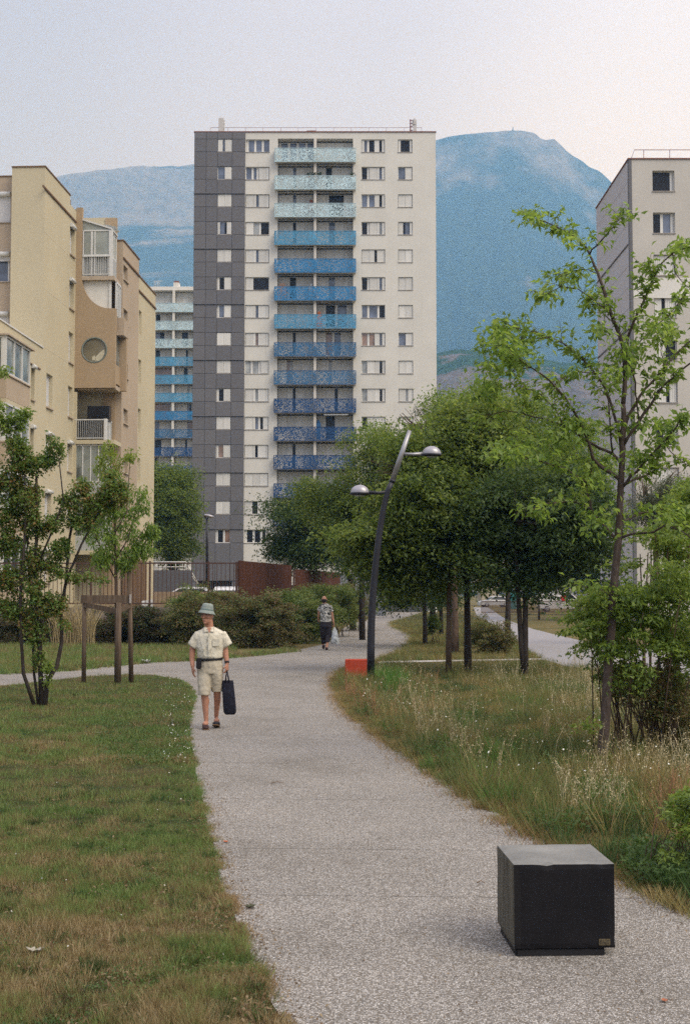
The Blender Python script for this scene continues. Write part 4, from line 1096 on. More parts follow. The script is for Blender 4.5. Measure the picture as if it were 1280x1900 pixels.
        for q in range(3): vv = v1 + .2 + (v2 - v1 - .5) * .5 * q; m.box(xe - .06, xe, vv, vv + .06, zs_, zt_)
        m.build('loggia_frame', MATS['metal_white'], slab)
        m = MB(); m.box(.03, xe, v1 + .12, v1 + .13, zs_ + .7, zt_ - .06); m.box(xe - .03, xe - .02, v1 + .2, v2 - .2, zs_ + .1, zt_ - .06); m.build('loggia_glass', MATS['glass_veranda'], slab)
        piece('loggia_panel', slab, 'panel_grey', .02, xe, v1 + .1, v1 + .15, zs_ + .0, zs_ + .63)
# side returns under the closed box
mb = MB(); mb.box(.0, .12, v1 + .02, v1 + .16, ZB, zfb - .2); mb.build('edge_pier', MATS['render_yellow'], LB_)
bbq = MB(); q = Mloc @ Vector((onfront(162, 770, v1 + .5)[0], v1 + .55, slabs[3])); xq0, xq1 = onfront(162.5, 770, v1 + .5)[0], onfront(203, 770, v1 + .5)[0]
bbq.box(xq0, xq1, v1 + .5, v1 + .95, slabs[3] + 1.0, onfront(180, 753, v1 + .5)[1], 0, Mloc)
tag(bbq.build('storage_cabinet', MATS['glass_dark']), 'black cabinet standing on the barred balcony of the beige flats', 'cabinet')

# pinkish stair block and the last yellow block beyond the balconies
xp = onplane(228, 600, 0)[0]; 
xP = onfront(228.5, 500, v2)[0]; vP0 = v2 + .0; vP1 = onplane(258, 540, xP)[0]; xY = xP - .04; vY1 = onplane(288, 700, xY)[0]
zP = onplane(240, 460, xP)[1]
win = []
for y in (509, 590, 690, 776, 868, 960):
    a, z = onplane(229.5, y + 8, xP); b = onplane(237.5, y + 8, xP)[0]; win.append((a, b, z, z + .75))
mb = MB(); side_wall(mb, xP, vP0, vP1, ZB, zP, win)
mb.add([(-6, vP0, ZB), (xP, vP0, ZB), (xP, vP0, zP), (-6, vP0, zP)], [(0, 1, 2, 3)]); mb.add([(-6, vP0, zP - .02), (xP, vP0, zP - .02), (xP, vP1, zP - .02), (-6, vP1, zP - .02)], [(0, 1, 2, 3)])
mb.add([(-6, vP1, ZB), (xP, vP1, ZB), (xP, vP1, zP), (-6, vP1, zP)], [(3, 2, 1, 0)])
mb.build('stair_block', MATS['render_pink'], LB_)
for h in win: side_window(xP, h, 'dark', sill=True)
piece('coping', LB_, 'trim_brown', xP - .3, xP + .05, vP0 - .04, vP1 + .03, zP + .002, zP + .06)
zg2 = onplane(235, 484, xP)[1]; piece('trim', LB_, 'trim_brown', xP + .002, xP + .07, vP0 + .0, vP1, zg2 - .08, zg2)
zY = onplane(275, 532, xY)[1]
mb = MB(); hh = [(vP1 + .3, vP1 + 1.0, z_, z_ + 1.3) for z_ in [zY - 3.1 - k * FH for k in range(6)]]
side_wall(mb, xY, vP1 + .003, vY1, ZB - .4, zY, hh); mb.add([(-6, vY1, ZB - .4), (xY, vY1, ZB - .4), (xY, vY1, zY), (-6, vY1, zY)], [(3, 2, 1, 0)])
mb.add([(-6, vP1, zY - .02), (xY, vP1, zY - .02), (xY, vY1, zY - .02), (-6, vY1, zY - .02)], [(0, 1, 2, 3)])
mb.build('end_block', MATS['render_yellow'], LB_)
for h in hh: side_window(xY, h, 'shut', sill=False)
piece('coping', LB_, 'trim_brown', xY - .3, xY + .05, vP1 + .04, vY1 + .03, zY + .002, zY + .06)
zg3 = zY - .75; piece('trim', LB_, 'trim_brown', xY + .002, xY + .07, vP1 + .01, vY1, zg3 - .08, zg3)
# brown slatted entrance at the foot of the stair block
for k in range(14):
    vv = vP0 + .3 + k * .42; piece('door_slat', LB_, 'trim_brown', xP + .08, xP + .14, vv, vv + .3, ZB, ZB + 2.9)

# ------------------------------------------------------------------ retaining wall, fence, low wall, corten screens
mat_simple('old_concrete', (0.20, 0.17, 0.14, 1), .9, .3, 2.0, .4, 30); mat_simple('tan_wall', (0.30, 0.22, 0.145, 1), .9, .15)
mat_simple('fence_brown', (0.085, 0.045, 0.035, 1), .7)
YF = 48.6
xw0, xw1 = P(-80, 1100, YF).x, P(443, 1100, YF).x
zft, zfb2 = P(300, 1044, YF).z, P(300, 1121, YF).z
mb = MB(); 
mb.box(-24, xw1, YF + .1, YF + .4, -.1, zfb2 - .12); tag(mb.build('retaining_wall', MATS['old_concrete']), 'dark stained retaining wall under the brown picket fence, half hidden by shrubs', 'wall')
fn = empty('picket_fence', (0, YF + .25, 0), 0, 'brown metal fence of thin upright bars on the low wall before the flats', 'fence')
for z_ in (zft - .04, zfb2): piece('rail', fn, 'fence_brown', xw0, xw1, -.025, .025, z_, z_ + .05)
barm = MB(); barm.box(-.011, .011, -.011, .011, zfb2 + .052, zft - .042); bme = barm.mesh('picket', MATS['fence_brown'])
postm = MB(); postm.box(-.035, .035, -.03, .03, zfb2 - .15, zft + .06); pme = postm.mesh('post', MATS['fence_brown'])
npk = int((xw1 - xw0) / .155)
for k in range(npk):
    xx = xw0 + .08 + k * .155
    if k % 14 == 3: link('post', pme, fn, (xx, 0, 0))
    else: link('picket', bme, fn, (xx, 0, 0))
# tan wall beyond the fence
Yt = 57; mb = MB(); mb.box(P(284, 1100, Yt).x, P(448, 1100, Yt).x, Yt, Yt + .2, ZB - .1, P(300, 1098, Yt).z)
tag(mb.build('low_wall', MATS['tan_wall']), 'low tan rendered wall behind the picket fence, cars parked beyond it', 'wall')
# grey ramp wall with white rail
Yr = 88; mb = MB(); mb.box(P(282, 1060, Yr).x, P(357, 1060, Yr).x, Yr, Yr + .3, ZB, P(300, 1058, Yr).z); rw_ = mb.build('ramp_wall', mat_simple('ramp_grey', (0.105, 0.105, 0.115, 1)))
tag(rw_, 'dark grey ramp wall topped by a white handrail beside the tower foot', 'wall')
mb = MB(); zc = P(300, 1058, Yr).z
mb.tube([(P(282, 1043, Yr).x, Yr + .1, zc + .55), (P(345, 1043, Yr).x, Yr + .1, zc + .55), (P(368, 1043, Yr).x, Yr + .1, zc - .9)], .035, 6)
mb.tube([(P(282, 1043, Yr).x, Yr + .1, zc + .22), (P(345, 1043, Yr).x, Yr + .1, zc + .22), (P(366, 1043, Yr).x, Yr + .1, zc - .9)], .03, 6)
for px_ in (290, 308, 326, 345): mb.tube([(P(px_, 1043, Yr).x, Yr + .1, zc), (P(px_, 1043, Yr).x, Yr + .1, zc + .55)], .03, 6)
mb.build('handrail', MATS['frame_white'], rw_)

# corten screens: upright rusty strips side by side
t = NT('corten'); c = t.coords(); oi = t.new('ShaderNodeObjectInfo')
nn = t.noise(c, 16, 5, .75); b_ = t.ramp(nn, [(.3, (0.032, 0.015, 0.012, 1)), (.5, (0.085, 0.034, 0.022, 1)), (.72, (0.15, 0.062, 0.038, 1))])
t.princ(t.mix(1.0, b_, t.ramp(oi.outputs['Random'], [(0, (.8, .8, .8, 1)), (1, (1.1, 1.1, 1.1, 1))]), 'MULTIPLY'), .9, t.bump(nn, .5, .01), 0, .15)
def screen(label, pa, Ya, pb, Yb, ytop_a, ytop_b, zbot, step, name='rusty_screen'):
    A0 = P(pa, ytop_a, Ya); B0 = P(pb, ytop_b, Yb); L = math.hypot(B0.x - A0.x, B0.y - A0.y)
    th = math.atan2(B0.y - A0.y, B0.x - A0.x)
    s_ = empty(name, (A0.x, A0.y, 0), th, label, 'screen', 'rusty steel screens')
    n = int(L / step)
    for k in range(n):
        zt_ = A0.z + (B0.z - A0.z) * (k + .5) / n
        m = MB(); m.box(k * step + .008, (k + 1) * step - .008, -.02, .02 + .01 * (k % 2), zbot, zt_); m.build('steel_strip', MATS['corten'], s_)
    for q in (0, .5, 1): m = MB(); m.box(L * q - .04, L * q + .04, .035, .11, 0, A0.z + (B0.z - A0.z) * q - .05); m.build('post', MATS['fence_brown'], s_)
    m = MB(); m.box(0, L, .033, .06, zbot + .3, zbot + .36); m.box(0, L, .033, .06, A0.z - .4, A0.z - .34); m.build('rail', MATS['fence_brown'], s_)
    return s_
screen('bright rust-red steel screen ending the picket fence above the shrubs', 443, 48.8, 541, 57.5, 1040, 1049, .6, .22)
screen('darker far rust screen just right of the bright rust-red one', 548, 62, 632, 74, 1056, 1063, .4, .26)
# ================================================================== objects: block seats, lamps, stakes, cars, people
# ---- dark cast block seat in the foreground
t = NT('dark_cast'); c = t.coords(); g = t.new('ShaderNodeNewGeometry')
n1 = t.noise(c, 3.0, 6, .7); n2 = t.noise(c, 70, 4, .7)
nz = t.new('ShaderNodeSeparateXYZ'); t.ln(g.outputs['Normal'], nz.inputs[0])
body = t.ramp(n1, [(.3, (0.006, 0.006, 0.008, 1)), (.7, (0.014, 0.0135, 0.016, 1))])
top_light = t.ramp(n1, [(.3, (0.16, 0.16, 0.15, 1)), (.7, (0.27, 0.27, 0.25, 1))])            # upward faces paler: light from above put into the colour
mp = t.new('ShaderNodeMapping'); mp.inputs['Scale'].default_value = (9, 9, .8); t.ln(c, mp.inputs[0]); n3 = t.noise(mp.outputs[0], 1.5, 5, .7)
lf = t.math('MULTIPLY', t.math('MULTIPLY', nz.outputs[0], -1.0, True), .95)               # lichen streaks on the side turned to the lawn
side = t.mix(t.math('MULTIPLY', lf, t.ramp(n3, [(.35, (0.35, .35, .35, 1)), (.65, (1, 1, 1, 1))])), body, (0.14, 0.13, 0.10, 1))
col = t.mix(t.math('POWER', t.math('MAXIMUM', nz.outputs[2], 0.0), 3.0), side, top_light)
col = t.mix(.5, col, t.ramp(n2, [(.3, (.55, .55, .55, 1)), (.65, (1.15, 1.15, 1.15, 1))]), 'MULTIPLY')
t.princ(col, .72, t.bump(n2, .35, .004), 0, .15)
pA = G(953, 1779); pB_x = G(1127, 1776)
rzb = R(2.6)
bl_ = empty('block_seat', (0, 0, 0), 0, 'dark square cast block seat with paler top standing on the pebbled path in front', 'block seat', None)
W = .522; Hh = .472
bl_.location = (pA.x, pA.y, 0); bl_.rotation_euler = (0, 0, rzb)
bm = bmesh.new(); bmesh.ops.create_cube(bm, size=1)
for v in bm.verts: v.co = Vector(((v.co.x + .5) * W, (v.co.y + .5) * .54, .045 + (v.co.z + .5) * (Hh - .045)))
bmesh.ops.subdivide_edges(bm, edges=bm.edges[:], cuts=14, use_grid_fill=True)
for v in bm.verts:
    q = v.co
    ex = min(q.x, W - q.x); ey = min(q.y, .54 - q.y); ez = min(q.z - .045, Hh - q.z)
    e_ = sorted((ex, ey, ez))
    if e_[1] < .012:       # worn arris
        k = .0035 + .004 * max(0, mnoise.noise(q * 14))
        c_ = Vector((W / 2, .27, Hh / 2)); q -= Vector((math.copysign(k if ex < .012 else 0, q.x - c_.x), math.copysign(k if ey < .012 else 0, q.y - c_.y), math.copysign(k if ez < .012 else 0, q.z - c_.z)))
    # chip in the front top edge
    if q.y < .03 and q.z > Hh - .03:
        q.z -= .007 * math.exp(-((q.x - .165) / .022) ** 2)
me = bpy.data.meshes.new('body'); bm.to_mesh(me); bm.free(); me.materials.append(MATS['dark_cast']); link('body', me, bl_)
m = MB(); m.bbox(.012, W - .055, .012, .50, 0, .05, .008); m.build('foot', mat_simple('foot_dark', (0.012, 0.012, 0.014, 1)), bl_)
m = MB(); m.bbox(W - .088, W - .030, -.004, .001, .062, .094, .001); pl_ = m.build('plate', mat_simple('tarnished_brass', (0.17, 0.14, 0.085, 1), .5, .5, 80, 0, 60, .6), bl_)
m = MB()
for k in range(3):          # worn, unreadable raised characters
    xx = W - .082 + k * .017; m.box(xx, xx + .003, -.0055, -.0041, .068, .088); m.box(xx + .004, xx + .011, -.0055, -.0041, .085 - (k % 2) * .009, .088 - (k % 2) * .009); m.box(xx + .009, xx + .012, -.0055, -.0041, .068, .080)
m.build('raised_mark', mat_simple('mark_dark', (0.04, 0.035, 0.03, 1), .6), pl_)
# ---- orange block seat by the lamp
pO = P(640, 1225, 27.2)
or_ = empty('block_seat', (pO.x, 27.2, 0), R(-1), 'bright orange painted block seat half sunk in grass at the foot of the leaning lamp', 'block seat')
t = NT('orange_paint'); c = t.coords(); n1 = t.noise(c, 9, 5, .7)
t.princ(t.ramp(n1, [(.3, (0.30, 0.036, 0.016, 1)), (.7, (0.46, 0.062, 0.025, 1))]), .65, t.bump(n1, .1, .01), 0, .3)
m = MB(); m.bbox(0, .49, 0, .5, .03, .475, .008); m.build('body', MATS['orange_paint'], or_)
m = MB(); m.bbox(.02, .45, .02, .47, 0, .032, .005); m.build('foot', MATS['foot_dark'], or_)

# ---- leaning double lamp
mat_simple('lamp_dark', (0.018, 0.018, 0.026, 1), .45, .2, 3, 0, 60, .2, .5); mat_simple('lamp_silver', (0.30, 0.30, 0.31, 1), .35, .12, 3, 0, 60, .55, .5)
mat_simple('lamp_cap', (0.33, 0.32, 0.34, 1), .3, .1, 3, 0, 60, .4, .5)
YL = 26.3
base = P(688, 1245, YL); base.z = 0; base.x = P(687.5, 1265, YL).x
lamp = empty('street_lamp', base, 0, 'leaning dark lamp post with silver tip and two dish heads beside the orange block', 'street lamp')
Lp = lambda px, py, dy=0: P(px, py, YL + dy) - base
pts = [Vector((0, 0, 0)), Lp(688, 1200), Lp(689, 1150), Lp(692, 1100), Lp(697, 1045), Lp(703, 995), Lp(711, 945), Lp(719.5, 910), Lp(727.5, 893)]
m = MB(); m.tube(pts, [.078, .076, .074, .071, .068, .064, .058, .054, .051], 16); m.build('post', MATS['lamp_dark'], lamp)
m = MB(); m.tube([Lp(727.8, 892), Lp(744, 845), Lp(760, 799)], [.056, .052, .042], 14); m.build('upper_post', MATS['lamp_silver'], lamp)
m = MB(); m.tube([Lp(727.4, 894.5), Lp(728.6, 890)], .063, 14); m.build('collar', MATS['lamp_dark'], lamp)
m = MB(); m.bbox(-.14, .14, -.14, .14, 0, .02, .004); m.build('base_plate', MATS['lamp_dark'], lamp)
def head(px0, px1, py, side, pxa, pya, cmat):
    c0 = Lp((px0 + px1) / 2, py); rr_ = (px1 - px0) / 2 / F_PX * YL
    a = MB(); a.tube([Lp(pxa, pya), Lp((pxa + (px0 if side > 0 else px1)) / 2, py + 1), Vector((c0.x - side * rr_ * .9, c0.y, c0.z))], [.032, .030, .040], 10); arm = a.build('arm', cmat, lamp)
    h = MB(); prof = [(rr_ * math.cos(a_), .155 * math.sin(a_)) for a_ in [math.pi / 2 * (1 - k / 9) for k in range(10)]]
    S = Matrix.Diagonal((1, .72, 1, 1)); h.lathe(prof, 24, 0, Matrix.Translation(c0) @ S); hd = h.build('lamp_cap', MATS['lamp_cap'], lamp)
    r_ = MB(); r_.lathe([(1.005 * rr_, .004), (1.10 * rr_, -.010), (1.08 * rr_, -.028), (.98 * rr_, -.045), (.6 * rr_, -.055), (0, -.058)], 24, 0, Matrix.Translation(c0) @ S); r_.build('rim', MATS['lamp_dark'], hd)
    g_ = MB(); g_.lathe([(.62 * rr_, -.056), (.5 * rr_, -.075), (0, -.082)], 20, 0, Matrix.Translation(c0) @ S); g_.build('lens', MATS['glass_pale'], hd)
head(783, 818, 842, 1, 744, 842, MATS['lamp_silver'])
head(650, 685, 914, -1, 721, 912, MATS['lamp_dark'])
# ---- small far lamp
Y2 = 80; b2 = P(385, 1090, Y2); b2.z = ZB
l2 = empty('street_lamp', b2, 0, 'slim grey lamp post with a small tilted head before the grey cladding', 'street lamp')
Q = lambda px, py: P(px, py, Y2) - b2
m = MB(); m.tube([Vector((0, 0, 0)), Q(384.5, 1010), Q(384, 962)], [.1, .085, .06], 10); m.build('post', MATS['lamp_dark'], l2)
m = MB(); m.tube([Q(384, 964), Q(379, 957)], .04, 6); m.tube([Q(384, 964), Q(390, 956)], .04, 6); m.build('bracket', MATS['lamp_dark'], l2)
m = MB(); m.ball(Q(388, 957.5), (.32, .22, .11), 8, 0, Matrix.Rotation(R(12), 4, 'Y')); m.build('lamp_head', MATS['lamp_cap'], l2)

# ---- tripod of stakes round the young tree on the left
t = NT('weathered_wood'); c = t.coords(); mp = t.new('ShaderNodeMapping'); mp.inputs['Scale'].default_value = (18, 18, 1.5); t.ln(c, mp.inputs[0])
nn = t.noise(mp.outputs[0], 1.4, 6, .7); t.princ(t.ramp(nn, [(.3, (0.06, 0.045, 0.033, 1)), (.55, (0.13, 0.095, 0.067, 1)), (.75, (0.21, 0.165, 0.12, 1))]), .9, t.bump(nn, .6, .008), 0, .15)
YS = 27.2
st0 = P(218, 1262, YS); st0.z = 0
stk = empty('tree_stake', st0, 0, 'three weathered round stakes joined by boards round the slender young tree', 'tree stakes')
S_ = lambda px, py, dy=0: P(px, py, YS + dy) - st0
for (pa, pb, dy, r_) in (((156, 1262), (157.5, 1104), .15, .045), ((220, 1266), (221, 1118), -.35, .055), ((244, 1269), (240.5, 1060), .2, .048)):
    a = S_(pa[0], pa[1], dy); a.z = -.05; m = MB(); m.tube([a, S_(pb[0], pb[1], dy)], [r_ * 1.05, r_], 10); m.build('stake', MATS['weathered_wood'], stk)
A_s = S_(152, 1111, .15); B_s = S_(247, 1111, .2)
m = MB(); m.box(A_s.x, B_s.x, .06, .10, A_s.z - .085, A_s.z + .075); m.build('board', MATS['weathered_wood'], stk)
for (p, q) in (((157, 1122, .1), (219, 1134, -.3)), ((243, 1122, .15), (221, 1134, -.3))):
    a, b = S_(*p), S_(*q); d = (b - a); th = math.atan2(d.y, d.x); mm = MB(); L = math.hypot(d.x, d.y)
    mm.box(0, L, -.015, .015, -.05, .05, 0, Matrix.Translation(a) @ Matrix.Rotation(th, 4, 'Z') @ Matrix.Rotation(-math.atan2(d.z, L), 4, 'Y')); mm.build('board', MATS['weathered_wood'], stk)
mm = MB(); mm.box(B_s.x - .045, B_s.x - .005, .03, .055, A_s.z - .09, A_s.z + .09); mm.build('end_block', MATS['sill_stone'], stk)

# ---- cars
def car_mats(): return None
mat_simple('tyre', (0.012, 0.012, 0.013, 1), .8); mat_simple('car_rim', (0.4, 0.4, 0.42, 1), .3, .05, 3, 0, 60, .6); mat_simple('lamp_red', (0.4, 0.02, 0.02, 1), .3); mat_simple('lamp_clear', (0.6, 0.62, 0.65, 1), .2)
def car(loc, rz, paint, label, cat='car', van=False, group=None):
    c_ = empty('parked_van' if van else 'parked_car', loc, rz, label, cat, group)
    L, Wd, H_ = (4.8, 1.9, 2.0) if van else (4.1, 1.7, 1.45)
    pm = mat_simple('car_paint', paint, .3, .04, 2, 0, 60, 0, .6)
    if van: lower = [(0, .35), (0, .95), (.15, 1.1), (1.0, 1.22), (1.75, 1.95), (2.1, 2.0), (4.6, 2.0), (4.8, 1.8), (4.8, .35)]
    else: lower = [(0, .3), (.02, .62), (.2, .78), (1.05, .92), (1.75, 1.38), (2.2, 1.45), (3.1, 1.43), (3.75, 1.0), (4.05, .95), (4.1, .6), (4.08, .3)]
    m = MB(); 
    # body: profile swept across the width, narrowing at the glasshouse
    n = len(lower); vs_ = []
    for w_, kk in ((-Wd / 2, 1), (-Wd / 2 + .04, 1), (Wd / 2 - .04, 1), (Wd / 2, 1)):
        for (x_, z_) in lower:
            ins = .16 * max(0, (z_ - .95) / .5) if not van else .08 * max(0, (z_ - 1.1) / .9)
            vs_.append((x_ - L / 2, w_ * (1 - ins / (Wd / 2)) , z_))
    fs = [tuple(range(n))[::-1], tuple(3 * n + k for k in range(n))]
    for j in range(3): fs += [(j * n + k, j * n + (k + 1) % n, (j + 1) * n + (k + 1) % n, (j + 1) * n + k) for k in range(n)]
    m.add(vs_, fs); b = m.build('body', pm, c_)
    gl_ = MB()
    if van: side = [(1.15, 1.25), (1.8, 1.85), (2.6, 1.85), (2.6, 1.25)]
    else: side = [(1.25, .98), (1.82, 1.34), (3.0, 1.34), (3.5, 1.0)]
    for sgn in (-1, 1):
        pts_ = []
        for (x_, z_) in side:
            ins = .16 * max(0, (z_ - .95) / .5) if not van else .08 * max(0, (z_ - 1.1) / .9)
            pts_.append((x_ - L / 2, sgn * (Wd / 2 - ins + .006), z_))
        gl_ = MB(); gl_.add(pts_, [(0, 1, 2, 3) if sgn > 0 else (3, 2, 1, 0)]); gl_.build('side_window', MATS['glass_dark'], c_)
    ws = MB(); a, b2_ = (lower[3], lower[4]); nx, nz_ = -(b2_[1] - a[1]), (b2_[0] - a[0]); ln_ = math.hypot(nx, nz_); ox_, oz_ = nx / ln_ * .008, nz_ / ln_ * .008
    ws.add([(a[0] - L / 2 + .05 + ox_, -Wd / 2 + .14, a[1] + .04 + oz_), (a[0] - L / 2 + .05 + ox_, Wd / 2 - .14, a[1] + .04 + oz_), (b2_[0] - L / 2 - .04 + ox_, Wd / 2 - .24, b2_[1] - .04 + oz_), (b2_[0] - L / 2 - .04 + ox_, -Wd / 2 + .24, b2_[1] - .04 + oz_)], [(0, 1, 2, 3)])
    ws.build('windscreen', MATS['glass_dark'], c_)
    if not van:
        rw2 = MB(); a, b2_ = lower[6], lower[7]
        rw2.add([(a[0] - L / 2 + .08, -.6, a[1] - .03), (a[0] - L / 2 + .08, .6, a[1] - .03), (b2_[0] - L / 2 - .02, .66, b2_[1] + .07), (b2_[0] - L / 2 - .02, -.66, b2_[1] + .07)], [(0, 1, 2, 3)])
        for q in range(len(rw2.v)): rw2.v[q] = (rw2.v[q][0] + .012, rw2.v[q][1], rw2.v[q][2] + .012)
        rw2.build('rear_window', MATS['glass_dark'], c_)
    for x_ in (.78, L - .82):
        for sgn in (-1, 1):
            M_ = Matrix.Translation((x_ - L / 2, sgn * (Wd / 2 - .1), .31)) @ Matrix.Rotation(math.pi / 2, 4, 'X')
            w_ = MB(); w_.lathe([(.0, -.1), (.27, -.1), (.31, -.07), (.31, .07), (.27, .1), (0, .1)], 18, 0, M_); wh_ = w_.build('wheel', MATS['tyre'], c_)
            w_ = MB(); w_.lathe([(.0, -.11 ), (.17, -.108), (.19, -.1), (.19, .1), (.17, .108), (0, .11)], 14, 0, M_); w_.build('rim', MATS['car_rim'], wh_)
    for sgn in (-1, 1):
        l_ = MB(); l_.bbox(-L / 2 - .01, -L / 2 + .12, sgn * .62 - .16, sgn * .62 + .16, .62 if not van else .8, .76 if not van else .98, .02); l_.build('headlight', MATS['lamp_clear'], c_)
        l_ = MB(); l_.bbox(L / 2 - .1, L / 2 + .01, sgn * .68 - .1, sgn * .68 + .1, .7, .92, .02); l_.build('tail_light', MATS['lamp_red'], c_)
    return c_
pc1 = P(343, 1090, 66); car((pc1.x, 66, .7), R(4), (0.55, 0.56, 0.58, 1), 'white car seen only by its roof beyond the tan wall, by the grey ramp', 'car')
pc2 = P(430, 1092, 63.5); car((pc2.x - .1, 63.5, .7), R(94), (0.62, 0.63, 0.65, 1), 'white car showing its roof and windscreen just left of the rusty screen', 'car')
# far car park beyond the right-hand path
car((P(917, 1110, 172).x, 172, 0), R(10), (0.50, 0.51, 0.53, 1), 'pale car parked far off where the right-hand path ends', 'car')
vn = car((P(1043, 1110, 128).x, 128, 0), R(176), (0.70, 0.70, 0.70, 1), 'white van with a round red mark, parked far off behind the thin fence', 'van', True)
m = MB(); m.prism(arc(0, 1.35, .28, 0, 2 * math.pi, 20)[:-1], 'y', .957, .975); m.build('round_mark', MATS['lamp_red'], vn)
car((P(1092, 1110, 134).x, 134, 0), R(3), (0.03, 0.03, 0.04, 1), 'dark car parked to the right of the white van beyond the fence', 'car')
# dark roofed shed / kiosk and low garden walls at the far end of the path
m = MB(); a = P(893, 1110, 190); b = P(925, 1110, 190); m.box(a.x, b.x, 190, 196, 0, 3.2); kk = m.build('wall', mat_simple('kiosk_wall', (0.42, 0.37, 0.28, 1)))
k_ = empty('kiosk', (0, 0, 0), 0, 'low pale building with a dark pitched roof far off at the end of the path', 'kiosk'); kk.parent = k_
m = MB(); m.prism([(a.x - 1, 3.2), (b.x + 1.5, 3.2), (b.x - .5, 4.6), (a.x + 1.5, 4.6)], 'y', 189.4, 196.6); m.build('roof', MATS['trim_brown'], k_)
m = MB(); m.bbox(P(945, 1100, 150).x, P(957, 1100, 150).x, 150, 151, 0, 2.1, .05); tag(m.build('recycling_bin', mat_simple('teal_plastic', (0.03, 0.16, 0.17, 1), .5)), 'teal recycling bin standing far off beyond the trunks', 'bin')

# pale corrugated building end glimpsed past the two dark trunks
a = P(672, 1075, 98); b = P(712, 1125, 98)
sh = empty('shed', (a.x, 98, 0), 0, 'pale grey ribbed shed wall glimpsed behind the dark trunks left of the lamp', 'shed')
for k in range(18):
    z0 = .15 + k * .17; m = MB(); m.box(-2.2, 1.7, -.02 - .03 * (k % 2), .3, z0, z0 + .16); m.build('cladding_board', mat_simple('shed_grey', (0.23, 0.24, 0.27, 1)) if k == 0 else MATS['shed_grey'], sh)

# ---- thin park fence beyond the dry grass on the right
pf = empty('park_fence', (0, 0, 0), 0, 'thin dark picket fence crossing the dry grass far off on the right', 'fence')
fa, fb = G(893, 1139), G(1150, 1137.5); Lf = (fb - fa).length; nf = 130
dirf = (fb - fa).normalized(); angf = math.atan2(dirf.y, dirf.x)
pf.location = (fa.x, fa.y, 0); pf.rotation_euler = (0, 0, angf)
for z_ in (.12, 1.05): piece('rail', pf, 'fence_brown', 0, Lf, -.02, .02, z_, z_ + .05)
m = MB(); m.box(-.018, .018, -.018, .018, .05, 1.15); pkm = m.mesh('picket', MATS['fence_brown'])
for k in range(nf): link('picket', pkm, pf, (Lf * k / nf, 0.03, 0))

# ---- litter and leaves
def leafy(px, py, s_, col, label, curl=.35, name='fallen_leaf', cat='leaf', z=.012):
    g_ = G(px, py, z); m = MB(); n = 9; top = []; 
    pts = []
    for k in range(n + 1):
        u = k / n; w_ = s_ * .32 * math.sin(math.pi * u) ** .8 * (1 + .35 * math.sin(u * 21))
        pts.append((u * s_ - s_ / 2, w_, s_ * curl * (u - .5) ** 2 * 2))
    vs_ = []
    for (x_, w_, z_) in pts: vs_ += [(x_, -w_, z_ + w_ * .5), (x_, 0, z_), (x_, w_, z_ + w_ * .6)]
    fs = []
    for k in range(n): fs += [(3 * k, 3 * k + 1, 3 * k + 4, 3 * k + 3), (3 * k + 1, 3 * k + 2, 3 * k + 5, 3 * k + 4)]
    m.add(vs_, fs); o = m.build(name, mat_simple(name + '_col', col, .8, .3, 60)); o.location = g_; o.rotation_euler = (0, 0, random.uniform(0, 6)); tag(o, label, cat); return o
leafy(419, 1563, .055, (0.45, 0.13, 0.05, 1), 'small orange leaf lying on the path near the lawn edge')
leafy(465, 1684, .075, (0.05, 0.055, 0.03, 1), 'dark green leaf lying on the path near its left edge')
leafy(1232, 1858, .045, (0.33, 0.12, 0.06, 1), 'russet leaf lying on the path in the bottom right corner')
leafy(1194, 1655, .06, (0.25, 0.08, 0.05, 1), 'dark red leaf on the path edge right of the dark block')
leafy(860, 1470, .05, (0.2, 0.06, 0.04, 1), 'brown leaf on the right edge of the path')
leafy(66, 1768, .10, (0.30, 0.28, 0.23, 1), 'crumpled pale paper lying in the left lawn', .6, 'paper_scrap', 'litter', .035)
leafy(272, 1229, .3, (0.65, 0.65, 0.66, 1), 'white scrap lying by the side path behind the stakes', .5, 'paper_scrap', 'litter', .035)
def twig(px, py, L, label, a=.1):
    g_ = G(px, py, .016); m = MB(); m.tube([g_, g_ + Vector((L * .5, a * L, .012)), g_ + Vector((L, 0, 0))], [.004, .003, .002], 6); tag(m.build('twig', MATS['trim_brown']), label, 'twig')
twig(884, 1638, .055, 'short brown twig on the path left of the dark block'); twig(503, 1453, .12, 'thin dark twig lying across the middle of the path')

# ================================================================== people
mat_simple('skin', (0.44, 0.22, 0.145, 1), .6, .15, 12, .1, 90); mat_simple('skin_tan', (0.38, 0.20, 0.13, 1), .6, .15)
def remesh_obj(name, mb, mat, parent, voxel, smooth=2, disp=0.0, dscale=6.0):
    o = link(name, mb.mesh(name, mat), parent)
    r_ = o.modifiers.new('r', 'REMESH'); r_.mode = 'VOXEL'; r_.voxel_size = voxel; r_.use_smooth_shade = True
    s_ = o.modifiers.new('s', 'SMOOTH'); s_.iterations = smooth; s_.factor = .6
    if disp:
        tx = bpy.data.textures.new('folds', 'CLOUDS'); tx.noise_scale = dscale; tx.noise_depth = 2
        d = o.modifiers.new('d', 'DISPLACE'); d.texture = tx; d.strength = disp; d.mid_level = .5; d.texture_coords = 'LOCAL'
    return o
def limb(mb, pts, rads, n=12): 
    mb.tube(pts, rads, n)
    for p, r_ in ((pts[0], rads[0]), (pts[-1], rads[-1])): mb.ball(p, r_ * .99, 8)
